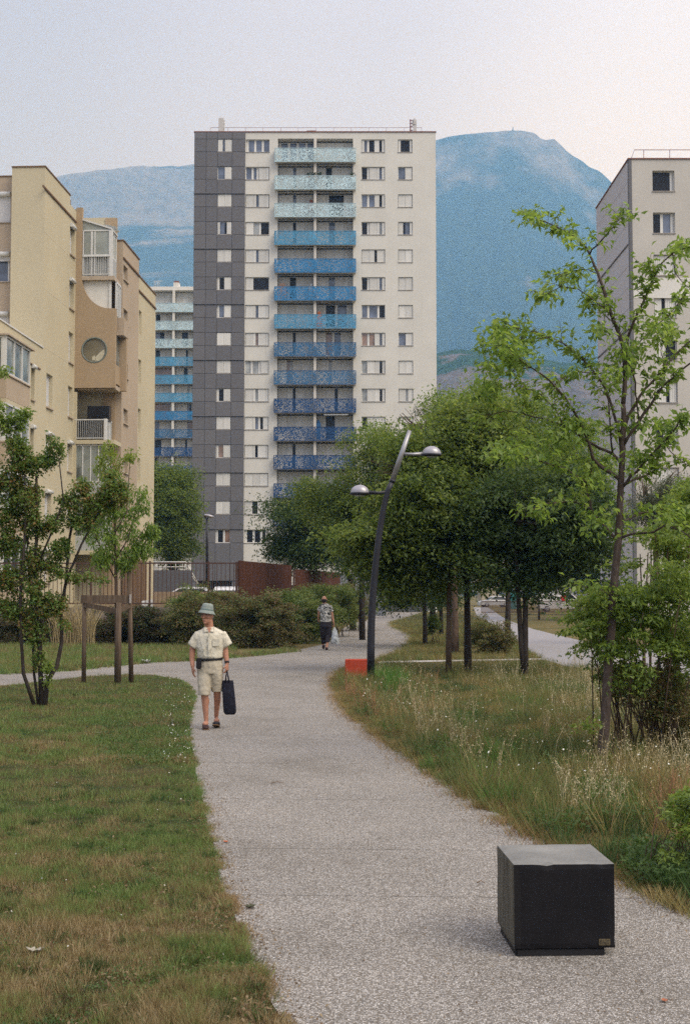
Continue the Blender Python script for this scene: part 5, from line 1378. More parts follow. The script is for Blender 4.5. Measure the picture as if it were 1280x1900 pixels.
def hand(mb, wrist, d, side, curl, palm_n, s=1.0):
    """palm with five separate curled fingers; d = pointing direction, side = towards the thumb"""
    d, side, nrm = Vector(d).normalized(), Vector(side).normalized(), Vector(palm_n).normalized()
    pc = wrist + d * .048 * s
    mb.loft([(wrist, side * .026 * s, nrm * .019 * s), (wrist + d * .03 * s, side * .037 * s, nrm * .017 * s), (wrist + d * .07 * s, side * .042 * s, nrm * .014 * s), (wrist + d * .092 * s, side * .038 * s, nrm * .011 * s)])
    for k, (off, ln_) in enumerate(((.030, .068), (.010, .078), (-.011, .072), (-.031, .056))):
        p = wrist + d * .082 * s + side * off * s; pts = [p]; dd = d.copy()
        for j in range(3):
            a = curl * (.7 + .35 * j); dd = (dd * math.cos(a) + nrm * math.sin(a)).normalized(); nn_ = nrm
            p = p + dd * ln_ * s * (.42, .32, .26)[j]; pts.append(p)
        limb(mb, pts, [.0092 * s, .0086 * s, .008 * s, .0068 * s], 8)
    p = wrist + d * .028 * s + side * .028 * s; t1 = p + (side * .8 + d * .8 + nrm * .3).normalized() * .035 * s; t2 = t1 + (d + nrm * (.3 + curl)).normalized() * .03 * s
    limb(mb, [p, t1, t2], [.013 * s, .0105 * s, .0085 * s], 8)

# ---- man in beige
YM_ = 18.1
mb0 = G(391, 1348)
man = empty('person', (mb0.x, YM_, 0), 0, 'person in a bucket hat, cream short-sleeved shirt and beige shorts walking with a black tote', 'person')
o0 = Vector((mb0.x, YM_, 0))
Mn = lambda px, py, dy=0.0: P(px, py, YM_) - o0 + Vector((0, dy, 0))
skin = MB()
hd = Mn(385.5, 1141.5, -.02)
# head turned to the viewer's left and slightly down
Mh = Matrix.Rotation(R(-24), 4, 'Z') @ Matrix.Rotation(R(6), 4, 'X')
def H(x_, y_, z_): return hd + (Mh @ Vector((x_, y_, z_)))
skin.ball(hd + Vector((0, 0, .015)), (.078, .094, .105), 14, 0, Mh)
skin.ball(H(0, -.025, -.065), (.056, .062, .055), 12, 0, Mh)         # jaw
skin.ball(H(0, -.078, -.095), (.022, .016, .018), 8, 0, Mh)          # chin
skin.ball(H(0, -.088, .005), (.016, .014, .03), 8, 0, Mh); skin.ball(H(0, -.104, -.018), (.017, .016, .013), 8, 0, Mh)   # nose
skin.ball(H(0, -.085, -.052), (.027, .012, .006), 8, 0, Mh); skin.ball(H(0, -.083, -.064), (.024, .012, .007), 8, 0, Mh)  # lips
skin.ball(H(0, -.078, .038), (.052, .014, .012), 8, 0, Mh)           # brow
for sgn in (-1, 1):
    skin.ball(H(sgn * .046, -.06, -.018), (.022, .024, .02), 8, 0, Mh); skin.ball(H(sgn * .078, .005, -.005), (.010, .02, .032), 8, 0, Mh)
sh_c = Mn(390, 1177, .03)
limb(skin, [H(0, .02, -.07), Mn(388, 1166, .03), Mn(390, 1176, .04)], [.058, .06, .075])
skin.loft([(Mn(390, 1170, .03), Vector((.10, 0, 0)), Vector((0, .07, 0))), (Mn(390, 1178, .03), Vector((.14, 0, 0)), Vector((0, .085, 0))), (Mn(390, 1200, .03), Vector((.155, 0, 0)), Vector((0, .11, 0))), (Mn(390, 1222, .02), Vector((.14, 0, 0)), Vector((0, .10, 0))), (Mn(389, 1240, .02), Vector((.15, 0, 0)), Vector((0, .105, 0)))])
# arms
LA = [Mn(366, 1177, .03), Mn(357, 1203, .05), Mn(356, 1222, .03), Mn(358, 1236, -.01)]
LA[0] = Mn(369, 1181, .03); limb(skin, LA, [.045, .044, .038, .028]); hand(skin, LA[3], (.08, -.12, -1), (.35, -.9, 0), .22, (1, .1, .1), 1.0)
RA = [Mn(413, 1177, .03), Mn(417, 1203, .05), Mn(420, 1222, .02), Mn(421.5, 1231, .0)]
RA[0] = Mn(411, 1181, .03); limb(skin, RA, [.045, .044, .036, .027]); hand(skin, RA[3], (.02, -.03, -1), (-.4, -.9, 0), .62, (-.85, .4, .1), 1.0)
# legs
LL = [Mn(380, 1244, .02), Mn(381, 1287, -.06), Mn(382, 1310, -.04), Mn(383.5, 1338, -.03)]
limb(skin, LL, [.085, .054, .044, .029]); skin.ball(Mn(382, 1302, .0), (.050, .055, .085), 10)
RL = [Mn(400, 1244, .02), Mn(402.5, 1284, .06), Mn(401, 1308, .16), Mn(398.5, 1333, .22)]
limb(skin, RL, [.085, .052, .042, .029]); skin.ball(Mn(401.8, 1299, .15), (.048, .055, .082), 10)
skin.ball(Mn(382.5, 1342, -.06), (.04, .09, .035), 8); skin.ball(Mn(400, 1339, .16), (.04, .09, .035), 8)
remesh_obj('body', skin, MATS['skin'], man, .0065, 2)
# eyes in the shade of the brim, glasses
e_ = MB()
for sgn in (-1, 1): e_.ball(H(sgn * .031, -.082, .018), (.012, .007, .007), 8, 0, Mh)
e_.build('eyes', MATS['glass_dark'], man)
gg = MB()
for sgn in (-1, 1):
    c_ = H(sgn * .032, -.097, .012); pts = [c_ + Mh @ Vector((.024 * math.cos(a), 0, .018 * math.sin(a))) for a in [k * math.pi / 6 for k in range(13)]]; gg.tube(pts, .0016, 5, 0, False); gg.tube([H(sgn * .056, -.095, .016), H(sgn * .08, 0, .012)], .0018, 5)
gg.tube([H(-.008, -.1, .016), H(.008, -.1, .016)], .0016, 5); gg.build('glasses', MATS['rail_steel'], man)
hr = MB(); hr.ball(H(0, .035, -.012), (.077, .062, .062), 12, 0, Mh); hr.build('hair', mat_simple('grey_hair', (0.16, 0.15, 0.14, 1), .8), man)
# hat: bucket with sloping brim, tilted up at the viewer's right
t = NT('hat_cloth'); c = t.coords(); nn = t.noise(c, 40, 4)
t.princ(t.ramp(nn, [(.3, (0.20, 0.235, 0.215, 1)), (.7, (0.28, 0.315, 0.285, 1))]), .9, t.bump(nn, .3, .004), 0, .1)
ht = MB(); Mt = Matrix.Translation(H(0, .0, .070)) @ Matrix.Rotation(R(8), 4, 'Y') @ Matrix.Rotation(R(-3), 4, 'X') @ Matrix.Diagonal((.93, 1.07, 1, 1))
ht.lathe([(0.0, .094), (.044, .093), (.070, .085), (.082, .068), (.088, .038), (.093, .0), (.108, -.018), (.126, -.044), (.128, -.049), (.124, -.050), (.104, -.025), (.089, -.005)], 28, 0, Mt)
hat = ht.build('hat', MATS['hat_cloth'], man)
bnd = MB(); bnd.lathe([(.0975, -.002), (.0955, .014), (.093, .014), (.094, -.002)], 28, 0, Mt); bnd.build('hat_band', mat_simple('hat_band', (0.11, 0.16, 0.155, 1), .9), hat)
# shirt
t = NT('shirt_cream'); c = t.coords(); mp = t.new('ShaderNodeMapping'); mp.inputs['Scale'].default_value = (1, 1, .45); t.ln(c, mp.inputs[0]); nn = t.noise(mp.outputs[0], 6, 4, .55, 1.6)
t.princ(t.ramp(nn, [(.3, (0.58, 0.54, 0.43, 1)), (.7, (0.70, 0.66, 0.54, 1))]), .85, t.bump(nn, 1.0, .05), 0, .15)
sh = MB(); vx = lambda v: Vector((v, 0, 0)); vy = lambda v: Vector((0, v, 0))
sh.loft([(Mn(389, 1163, .03), vx(.064), vy(.06)), (Mn(389.5, 1167, .03), vx(.11), vy(.075)), (Mn(390, 1171, .03), vx(.170), vy(.095)), (Mn(390, 1178, .03), vx(.205), vy(.12)), (Mn(390, 1190, .025), vx(.200), vy(.135)), (Mn(389.5, 1206, .02), vx(.185), vy(.14)), (Mn(390, 1219, .02), vx(.178), vy(.142)), (Mn(390, 1223, .02), vx(.160), vy(.125))])
for (a, b, c_) in ((Mn(370, 1179, .03), Mn(362.5, 1189, .03), Mn(356.5, 1200, .04)), (Mn(410, 1179, .03), Mn(417, 1188, .03), Mn(422.5, 1199, .04))):
    d = (c_ - a).normalized(); pr = d.cross(Vector((0, 1, 0))).normalized()
    sh.loft([(a - d * .02, pr * .075, vy(.075)), (b, pr * .076, vy(.072)), (c_, pr * .078, vy(.072))])
shirt = remesh_obj('shirt', sh, MATS['shirt_cream'], man, .009, 2, .022, .09)
cl = MB()
for sgn in (-1, 1):      # collar wings and open neck
    a = Mn(389 + sgn * 7.5, 1161.5, .0); b = Mn(390 + sgn * 1.2, 1171, -.085); c_ = Mn(389.5 + sgn * 8.5, 1172, -.088); d = Mn(389 + sgn * 9.2, 1164, -.03)
    cl.add([a, b, c_, d, a + vy(.012), b + vy(.012), c_ + vy(.012), d + vy(.012)], [(0, 1, 2, 3), (7, 6, 5, 4), (0, 4, 5, 1), (1, 5, 6, 2), (2, 6, 7, 3), (3, 7, 4, 0)])
cl.build('collar', MATS['shirt_cream'], shirt)
nk = MB(); nk.add([Mn(385, 1164, -.066), Mn(393.5, 1164, -.066), Mn(390, 1174, -.094)], [(0, 1, 2)]); nk.build('open_neck', MATS['skin'], shirt)
pk = MB(); a = Mn(396, 1185, -.116); pk.bbox(a.x, a.x + .095, -.125, -.108, a.z - .1, a.z, .004); pk.build('pocket', MATS['shirt_cream'], shirt)
pl_ = MB(); a = Mn(390, 1174, 0); pl_.box(a.x - .012, a.x + .012, -.135, -.112, Mn(0, 1218).z, a.z); pl_.build('placket', MATS['shirt_cream'], shirt)
# shorts
t = NT('shorts_beige'); c = t.coords(); mp = t.new('ShaderNodeMapping'); mp.inputs['Scale'].default_value = (1, 1, .35); t.ln(c, mp.inputs[0]); nn = t.noise(mp.outputs[0], 8, 5, .6, .6)
t.princ(t.ramp(nn, [(.3, (0.40, 0.355, 0.27, 1)), (.7, (0.53, 0.48, 0.38, 1))]), .9, t.bump(nn, .8, .02), 0, .1)
so = MB()
so.loft([(Mn(390, 1221, .02), vx(.158), vy(.12)), (Mn(390, 1232, .02), vx(.172), vy(.13)), (Mn(390, 1246, .02), vx(.178), vy(.132)), (Mn(390, 1250, .02), vx(.17), vy(.125))])
so.loft([(Mn(380, 1240, .02), vx(.104), vy(.118)), (Mn(380.0, 1262, -.02), vx(.095), vy(.108)), (Mn(380, 1286, -.05), vx(.084), vy(.098)), (Mn(380, 1289, -.05), vx(.084), vy(.098))])
so.loft([(Mn(400.5, 1240, .02), vx(.098), vy(.118)), (Mn(402, 1262, .03), vx(.086), vy(.108)), (Mn(402.5, 1281, .06), vx(.080), vy(.098)), (Mn(402.5, 1284, .06), vx(.080), vy(.098))])
remesh_obj('shorts', so, MATS['shorts_beige'], man, .009, 2, .02, .08)
bt = MB(); bt.lathe([(.170, -.015), (.172, -.013), (.172, .013), (.170, .015), (.165, .015), (.165, -.015)], 28, 0, Matrix.Translation(Mn(390, 1223.2, .02)) @ Matrix.Rotation(R(-3), 4, 'Y') @ Matrix.Diagonal((1, .78, 1, 1))); bt.build('belt', mat_simple('belt_black', (0.015, 0.014, 0.016, 1), .5), man)
po = MB(); a = Mn(371.5, 1222, -.13); po.bbox(a.x - .036, a.x + .034, a.y - .03, a.y + .03, a.z - .135, a.z + .015, .012); po.build('pouch', MATS['belt_black'], man)
wt = MB(); d = (RA[3] - RA[2]).normalized(); wt.tube([RA[3] - d * .03, RA[3] - d * .005], .034, 12); wt.build('watch', MATS['belt_black'], man)
# espadrille-like shoes
mat_simple('shoe_brown', (0.045, 0.022, 0.02, 1), .7); mat_simple('shoe_navy', (0.018, 0.018, 0.026, 1), .7)
for nm, cpx, cpy, dy, tw_, mt, pitch in (('shoe', 382.5, 1347, -.085, R(10), 'shoe_brown', 0), ('shoe', 400.5, 1345, .13, R(-3), 'shoe_navy', R(-14))):
    c_ = Mn(cpx, cpy, dy); c_.z = max(c_.z, .03) if pitch == 0 else .055
    Ms = Matrix.Translation(c_) @ Matrix.Rotation(tw_, 4, 'Z') @ Matrix.Rotation(pitch, 4, 'X')
    s_ = MB(); prof = []
    for k in range(9):
        u = k / 8; y_ = .12 - u * .26; w_ = (.030, .037, .038, .038, .042, .047, .046, .038, .018)[k]; h_ = (.030, .042, .044, .036, .032, .029, .025, .020, .010)[k]
        prof.append((Ms @ Vector((0, y_, -.02 + h_ * .8)), Ms.to_3x3() @ Vector((w_, 0, 0)), Ms.to_3x3() @ Vector((0, 0, h_))))
    s_.loft(prof); s_o = s_.build('shoe', MATS[mt], man)
    q = MB(); q.prism([( .03, .12), (.045, 0), (.05, -.08), (.03, -.145), (-.03, -.145), (-.05, -.08), (-.045, 0), (-.03, .12)], 'z', -.034, -.022, 0, Ms); q.build('sole', MATS['trim_brown'], s_o)
# ---- tote bag in his hand
t = NT('tote_black'); c = t.coords(); nn = t.noise(c, 30, 4); t.princ(t.ramp(nn, [(.3, (0.010, 0.010, 0.018, 1)), (.7, (0.020, 0.020, 0.032, 1))]), .85, t.bump(t.noise(c, 5, 3), .6, .03), 0, .2)
hgp = P(421.5, 1243, YM_)
bag = empty('tote_bag', hgp, R(0), 'tall black cloth tote bag hanging from the hand of the person in the hat', 'bag')
Bg = lambda px, py, dy=0: P(px, py, YM_) - hgp + Vector((0, dy, 0))
b_ = MB(); ring = []
rows = [(1262.5, 412.5, 433, .02), (1268, 412.2, 433.8, .035), (1290, 413.0, 436.2, .05), (1310, 414.0, 438.2, .055), (1321, 415.2, 438.6, .05), (1325, 417.5, 436.5, .03), (1326, 420, 434, .015)]
for (py, xl_, xr_, th) in rows:
    a, c_ = Bg(xl_, py), Bg(xr_, py); ring.append(((a + c_) / 2, Vector(((c_.x - a.x) / 2, 0, 0)), Vector((0, th, 0))))
n = 16; vs_ = []
for c_, a, b in ring:
    for k in range(n):
        u = 2 * math.pi * k / n; cu, su = math.cos(u), math.sin(u)
        vs_.append(c_ + a * math.copysign(abs(cu) ** .35, cu) + b * math.copysign(abs(su) ** .8, su))
fs = [(i * n + k, i * n + (k + 1) % n, (i + 1) * n + (k + 1) % n, (i + 1) * n + k) for i in range(len(ring) - 1) for k in range(n)] + [tuple((len(ring) - 1) * n + k for k in range(n))]
b_.add(vs_, fs, 0, True); b_.build('bag_body', MATS['tote_black'], bag)
for dy in (-.02, .02):
    h = MB(); h.tube([Bg(418.5, 1266, dy * 1.6), Bg(419.8, 1254, dy), Bg(421.8, 1243.5, dy * .4), Bg(423.4, 1254, dy), Bg(425.6, 1266, dy * 1.6)], .0085, 8); h.build('handle', MATS['tote_black'], bag)

# ---- second person walking away in a patterned shirt
YW = 42.8
g0 = G(604, 1205); w0 = Vector((P(604, 1200, YW).x, YW, 0))
wo = empty('person', w0, 0, 'person seen from behind in a black-and-white patterned top and dark trousers, walking away', 'person')
Wn = lambda px, py, dy=0.0: P(px, py, YW) - w0 + Vector((0, dy, 0))
sk = MB()
hc = Wn(601.5, 1112.5); sk.ball(hc, (.082, .095, .115), 14)
for sgn in (-1, 1): sk.ball(hc + Vector((sgn * .083, 0, -.01)), (.012, .02, .03), 8)
sk.ball(hc + Vector((0, .09, -.02)), (.015, .02, .02), 8); sk.ball(hc + Vector((0, .05, -.07)), (.05, .055, .05), 8)
limb(sk, [hc + Vector((0, -.01, -.06)), Wn(602, 1123)], [.055, .06])
sk.loft([(Wn(603, 1121), vx(.10), vy(.07)), (Wn(603, 1126), vx(.16), vy(.10)), (Wn(604, 1140), vx(.15), vy(.11)), (Wn(605, 1152), vx(.15), vy(.12)), (Wn(605, 1162), vx(.17), vy(.13))])
La = [Wn(593.5, 1126), Wn(591.5, 1138, .04), Wn(590.5, 1147, .1)]; limb(sk, La, [.05, .042, .028]); hand(sk, La[2], (.05, .3, -1), (.6, .7, 0), .3, (1, 0, 0))
Ra = [Wn(612.5, 1126), Wn(616, 1140, -.02), Wn(619, 1156, -.02)]; limb(sk, Ra, [.055, .047, .029]); hand(sk, Ra[2], (.05, 0, -1), (-.5, .8, 0), .7, (-1, .2, 0))
Ll = [Wn(600, 1160), Wn(599, 1180, .12), Wn(599, 1196, .3)]; Rl = [Wn(609, 1160), Wn(609, 1180, .05), Wn(606, 1202, -.12)]
limb(sk, Ll, [.09, .06, .04]); limb(sk, Rl, [.09, .06, .04])
remesh_obj('body', sk, MATS['skin_tan'], wo, .008, 2)
h = MB(); h.ball(hc + Vector((0, -.012, -.022)), (.086, .092, .082), 12); h.ball(hc + Vector((0, -.045, -.055)), (.06, .055, .055), 10); remesh_obj('hair', h, mat_simple('dark_hair', (0.018, 0.014, 0.014, 1), .8), wo, .008, 1)
t = NT('patterned_cloth'); c = t.coords(); mp = t.new('ShaderNodeMapping'); mp.inputs['Scale'].default_value = (1, 1, 1.7); t.ln(c, mp.inputs[0]); nn = t.noise(mp.outputs[0], 13, 2, .5, 1.6)
t.princ(t.ramp(nn, [(.40, (0.015, 0.015, 0.02, 1)), (.49, (0.10, 0.11, 0.10, 1)), (.55, (0.55, 0.54, 0.50, 1))]), .85, None, 0, .1)
s_ = MB(); s_.loft([(Wn(602.5, 1119.5), vx(.07), vy(.06)), (Wn(603, 1122), vx(.15), vy(.09)), (Wn(603.5, 1126), vx(.20), vy(.12)), (Wn(604, 1137), vx(.19), vy(.14)), (Wn(605, 1147), vx(.185), vy(.145)), (Wn(605, 1154), vx(.19), vy(.15))])
for (a, b) in ((Wn(595, 1125), Wn(591.8, 1134, .03)), (Wn(612, 1125), Wn(615.5, 1135, -.01))):
    d = (b - a).normalized(); pr = d.cross(Vector((0, 1, 0))).normalized(); s_.loft([(a - d * .02, pr * .065, vy(.065)), (b, pr * .072, vy(.068))])
remesh_obj('shirt', s_, MATS['patterned_cloth'], wo, .012, 2, .012, .1)
tr = MB(); tr.loft([(Wn(605, 1151), vx(.165), vy(.13)), (Wn(605, 1158), vx(.19), vy(.15)), (Wn(605, 1164), vx(.19), vy(.15))])
tr.loft([(Wn(600, 1160), vx(.11), vy(.125)), (Wn(599.5, 1178, .1), vx(.10), vy(.11)), (Wn(601, 1195, .24), vx(.085), vy(.09))])
tr.loft([(Wn(609.5, 1160), vx(.11), vy(.125)), (Wn(609.5, 1178, .04), vx(.098), vy(.11)), (Wn(607, 1191, -.04), vx(.082), vy(.09))])
remesh_obj('trousers', tr, mat_simple('trousers_dark', (0.022, 0.018, 0.024, 1), .85, .2, 8), wo, .012, 2, .015, .1)
for (c_, pt) in ((Wn(606, 1203.5, -.08), R(0)), (Wn(600, 1197, .36), R(25))):
    Ms = Matrix.Translation(Vector((c_.x, c_.y, .055 if pt == 0 else .10))) @ Matrix.Rotation(pt, 4, 'X'); q = MB()
    q.loft([(Ms @ Vector((0, -.10, 0)), Ms.to_3x3() @ vx(.035), Ms.to_3x3() @ Vector((0, 0, .035))), (Ms @ Vector((0, -.05, .015)), Ms.to_3x3() @ vx(.045), Ms.to_3x3() @ Vector((0, 0, .05))), (Ms @ Vector((0, .08, -.01)), Ms.to_3x3() @ vx(.05), Ms.to_3x3() @ Vector((0, 0, .036))), (Ms @ Vector((0, .16, -.025)), Ms.to_3x3() @ vx(.03), Ms.to_3x3() @ Vector((0, 0, .02)))]); q.build('shoe', MATS['shoe_brown'], wo)
# carrier bag
hp = Wn(620.5, 1163) + w0
cb = empty('carrier_bag', hp, 0, 'pale grey plastic carrier bag hanging from the right hand of the person walking away', 'bag')
Cb = lambda px, py, dy=0: P(px, py, YW) - hp + Vector((0, dy, 0))
t = NT('thin_plastic'); c = t.coords(); nn = t.noise(c, 7, 4, .6, .8)
t.princ(t.ramp(nn, [(.32, (0.12, 0.13, 0.14, 1)), (.45, (0.36, 0.39, 0.40, 1)), (.7, (0.52, 0.55, 0.54, 1))]), .35, t.bump(nn, 1, .03), 0, .5)
q = MB(); q.loft([(Cb(620.5, 1166), vx(.03), vy(.02)), (Cb(620.5, 1170), vx(.075), vy(.04)), (Cb(621, 1176), vx(.105), vy(.08)), (Cb(621.5, 1185), vx(.13), vy(.12)), (Cb(621.5, 1192), vx(.142), vy(.12)), (Cb(621.5, 1195), vx(.13), vy(.10))])
remesh_obj('bag_body', q, MATS['thin_plastic'], cb, .012, 1, .035, .08)
q = MB(); [q.tube([Cb(620.5 + s2 * .7, 1163.5), Cb(620.5 + s2 * 2, 1171)], .009, 6) for s2 in (-1, 1)]; q.build('handle', MATS['thin_plastic'], cb)
# ================================================================== plants
def unit(v): return v / np.maximum(np.linalg.norm(v, axis=1, keepdims=True), 1e-9)
def leaf_arrays(C, L, Wd, rng, droop=.5, updir=None, fold=.25, align=None):
    """C (n,3) leaf bases -> vertices and quads of small folded, pointed leaves"""
    n = len(C)
    d = rng.normal(size=(n, 3)); d[:, 2] = d[:, 2] * .6 - droop
    if align is not None: d = d + align
    d = unit(d)
    s = unit(np.cross(d, unit(rng.normal(size=(n, 3)) * .55 + np.array([0, 0, 1.0]))))
    nn = np.cross(s, d)
    L = (L * rng.uniform(.65, 1.25, n))[:, None]; W_ = (Wd * rng.uniform(.7, 1.2, n))[:, None]
    b = C; tip = C + d * L + nn * (-L * .12)
    l = C + d * L * .45 + s * W_ * .5 + nn * W_ * fold; r = C + d * L * .45 - s * W_ * .5 + nn * W_ * fold
    V = np.stack([b, r, tip, l], 1).reshape(-1, 3)
    return V, np.arange(4 * n).reshape(-1, 4)
def sprigs(ells, nspr, rng, shell=.55, gap=.42, gscale=1.2, seed=0.0):
    """points through the crown's volume, thinned by noise so that sky and shade show between clumps"""
    vol = np.array([e[1][0] * e[1][1] * e[1][2] for e in ells]) ** .8; pr = vol / vol.sum()
    out = []
    tries = 0
    while len(out) < nspr and tries < nspr * 8:
        tries += 1
        k = rng.choice(len(ells), p=pr); c, r_ = ells[k]
        v = rng.normal(size=3); v /= np.linalg.norm(v)
        rad = rng.uniform(shell ** 3, 1) ** (1 / 3) * (1 + .13 * rng.normal())
        p = np.array(c) + v * np.array(r_) * rad
        q = mnoise.noise(Vector(p * gscale) + Vector((seed, seed * 1.7, 0)))
        if q < (gap - .5) * 1.4 - .0: continue
        out.append(p)
    return np.array(out)
def crown_mesh(name, ells, nspr, per, L, Wd, mat, rng, spread=.28, droop=.5, shell=.5, gap=.42, gscale=1.2, seed=0.0, clump=True):
    if not clump:
        S = sprigs(ells, nspr, rng, shell, gap, gscale, seed)
        n = len(S) * per
        off = rng.normal(size=(n, 3)) * np.array([spread, spread, spread * .55])
        C = np.repeat(S, per, 0) + off
    else:
        # boughs: each a domed, slightly drooping cushion of leaves; shade gathers between and under them
        nb = max(12, int(nspr * .22)); B = sprigs(ells, nb, rng, shell, gap - .05, gscale * .7, seed); nb = len(B)
        cen = np.mean([e[0] for e in ells], 0)
        tot = nspr * per; k = rng.integers(0, nb, tot)
        sz = (spread * rng.uniform(1.1, 2.6, nb))[k][:, None]
        v = unit(rng.normal(size=(tot, 3))); v[:, 2] = np.abs(v[:, 2]) * .8 - .18
        rad = rng.uniform(.35, 1.0, tot)[:, None] ** .6
        out = unit(B - cen)[k]
        C = B[k] + v * rad * sz * np.array([1.0, 1.0, .62]) + out * (rng.uniform(0, 1, tot)[:, None] ** 2) * sz * .7
        C[:, 2] -= (np.linalg.norm(v[:, :2], axis=1) * rad[:, 0] * sz[:, 0]) ** 1.5 * .35
        C += rng.normal(size=C.shape) * spread * .10
        S = B
    C[:, 2] = np.maximum(C[:, 2], .02)
    V, Fq = leaf_arrays(C, L, Wd, rng, droop)
    return np_mesh(name, V, Fq, mat), S
def px_ells(lst, Y, o, dep=None):
    out = []
    for e_ in lst:
        cx, cy, rx, ry = e_[:4]; dy = e_[4] if len(e_) > 4 else 0
        c = P(cx, cy, Y + dy) - Vector(o); rxm = rx / F_PX * Y; rym = ry / F_PX * Y
        out.append((tuple(c), (rxm, (dep or max(rxm, rym) * .9), rym)))
    return out
def grow_limbs(m, root, ells, rng, r0, n=5, sub=3):
    root = Vector(root)
    for (c, r_) in ells:
        for k in range(max(1, n // max(1, len(ells)) + 1)):
            tgt = Vector(c) + Vector((rng.uniform(-.6, .6) * r_[0], rng.uniform(-.6, .6) * r_[1], rng.uniform(-.3, .6) * r_[2]))
            mid = root.lerp(tgt, .45) + Vector((rng.uniform(-.2, .2), rng.uniform(-.2, .2), .12 * (tgt - root).length))
            m.tube([root, root.lerp(mid, .5) + Vector((0, 0, .05)), mid, tgt], [r0 * .7, r0 * .5, r0 * .34, r0 * .1], 6)
            for q in range(sub):
                t2 = tgt + Vector((rng.uniform(-.5, .5) * r_[0], rng.uniform(-.5, .5) * r_[1], rng.uniform(-.4, .5) * r_[2]))
                m.tube([mid, mid.lerp(t2, .5) + Vector((0, 0, .1)), t2], [r0 * .25, r0 * .15, r0 * .05], 5)
def mat_bark(name, a, b, sc_=9):
    t = NT(name); c = t.coords(); mp = t.new('ShaderNodeMapping'); mp.inputs['Scale'].default_value = (sc_, sc_, sc_ * .35); t.ln(c, mp.inputs[0])
    nn = t.noise(mp.outputs[0], 1.5, 6, .75); t.princ(t.ramp(nn, [(.3, a), (.7, b)]), .9, t.bump(nn, .8, .015), 0, .15); return t.m
mat_bark('bark_dark', (0.022, 0.018, 0.016, 1), (0.075, 0.06, 0.05, 1)); mat_bark('bark_brown', (0.045, 0.03, 0.022, 1), (0.15, 0.105, 0.075, 1)); mat_bark('bark_young', (0.04, 0.03, 0.025, 1), (0.13, 0.10, 0.085, 1), 22)
G1 = [(0.039, 0.068, 0.021, 1), (0.081, 0.128, 0.029, 1), (0.151, 0.208, 0.050, 1), (0.250, 0.296, 0.082, 1)]
G2 = [(0.027, 0.053, 0.021, 1), (0.054, 0.094, 0.029, 1), (0.112, 0.163, 0.043, 1)]
G3 = [(0.061, 0.112, 0.025, 1), (0.123, 0.192, 0.040, 1), (0.191, 0.269, 0.063, 1), (0.287, 0.345, 0.107, 1)]
mat_leaf('leaf_dense', G1, .5, .5, .9); mat_leaf('leaf_dark', G2, .42, .5, .8); mat_leaf('leaf_bright', G3, .45, .5, .9)
mat_leaf('leaf_olive', [(0.05, 0.065, 0.035, 1), (0.09, 0.11, 0.055, 1), (0.13, 0.15, 0.08, 1)], .3, .6)
mat_leaf('leaf_young', [(0.068, 0.126, 0.027, 1), (0.126, 0.210, 0.044, 1), (0.200, 0.294, 0.068, 1), (0.284, 0.367, 0.105, 1)], .5, .42, 1.2)
mat_leaf('leaf_maple', [(0.043, 0.090, 0.024, 1), (0.083, 0.158, 0.036, 1), (0.143, 0.225, 0.051, 1), (0.165, 0.158, 0.045, 1), (0.285, 0.143, 0.060, 1)], .35, .5, 1.6)
mat_leaf('leaf_lime', [(0.10, 0.17, 0.03, 1), (0.18, 0.25, 0.05, 1), (0.25, 0.28, 0.07, 1)], .5)
mat_leaf('leaf_hedge', [(0.047, 0.074, 0.028, 1), (0.102, 0.144, 0.043, 1), (0.156, 0.164, 0.059, 1), (0.187, 0.118, 0.059, 1), (0.250, 0.250, 0.094, 1)], .3, .6, .7)
mat_leaf('leaf_creeper', [(0.025, 0.043, 0.020, 1), (0.069, 0.100, 0.030, 1), (0.075, 0.040, 0.027, 1), (0.150, 0.138, 0.056, 1)], .3, .6, .9)
mat_leaf('leaf_hedge_green', [(0.057, 0.108, 0.031, 1), (0.113, 0.177, 0.045, 1), (0.189, 0.228, 0.069, 1), (0.240, 0.189, 0.089, 1)], .3, .6, .8)

def tree(name, label, group, Y, base_px, trunk, lst, nspr, per, L, Wd, leafm, barkm, r0, seed, spread=.3, droop=.5, dep=None, gap=.42, gscale=1.1, limbs=6, z0=0.0, cat='tree', extra=None, shell=.5):
    rng = np.random.default_rng(seed)
    b = P(base_px, 1100, Y); o = Vector((b.x, Y, z0))
    rt = empty(name, o, 0, label, cat, group)
    ells = px_ells(lst, Y, o, dep)
    m = MB(); 
    if trunk:
        for tr_ in trunk:
            pts = [Vector((0, 0, -.05))] if tr_[0] == 'root' else []
            pts += [P(px, py, Y + (0)) - o for px, py in tr_[1]]
            n = len(pts); m.tube(pts, [r0 * tr_[2] * (1.15 - .55 * k / (n - 1)) for k in range(n)], 10)
            grow_limbs(m, pts[-1], ells, rng, r0 * .8, limbs)
            if n > 2: grow_limbs(m, pts[-2], ells[:1], rng, r0 * .5, 2)
        m.build('trunk', MATS[barkm], rt)
    me, S = crown_mesh('crown', ells, nspr, per, L, Wd, MATS[leafm], rng, spread, droop, shell, gap, gscale, seed * .37)
    link('crown', me, rt)
    return rt
D = 'dense trees beside the paths'
tree('tree', 'tall dense tree with straight dark trunk, second trunk right of the lamp', D, 31.2, 867, [('root', [(867, 1180), (866, 1090), (862, 960)], 1)], [(862, 890, 115, 115), (905, 980, 95, 75), (845, 1010, 80, 65), (890, 810, 70, 60), (850, 1068, 55, 26)], 1150, 34, .115, .060, 'leaf_dense', 'bark_dark', .085, 1)
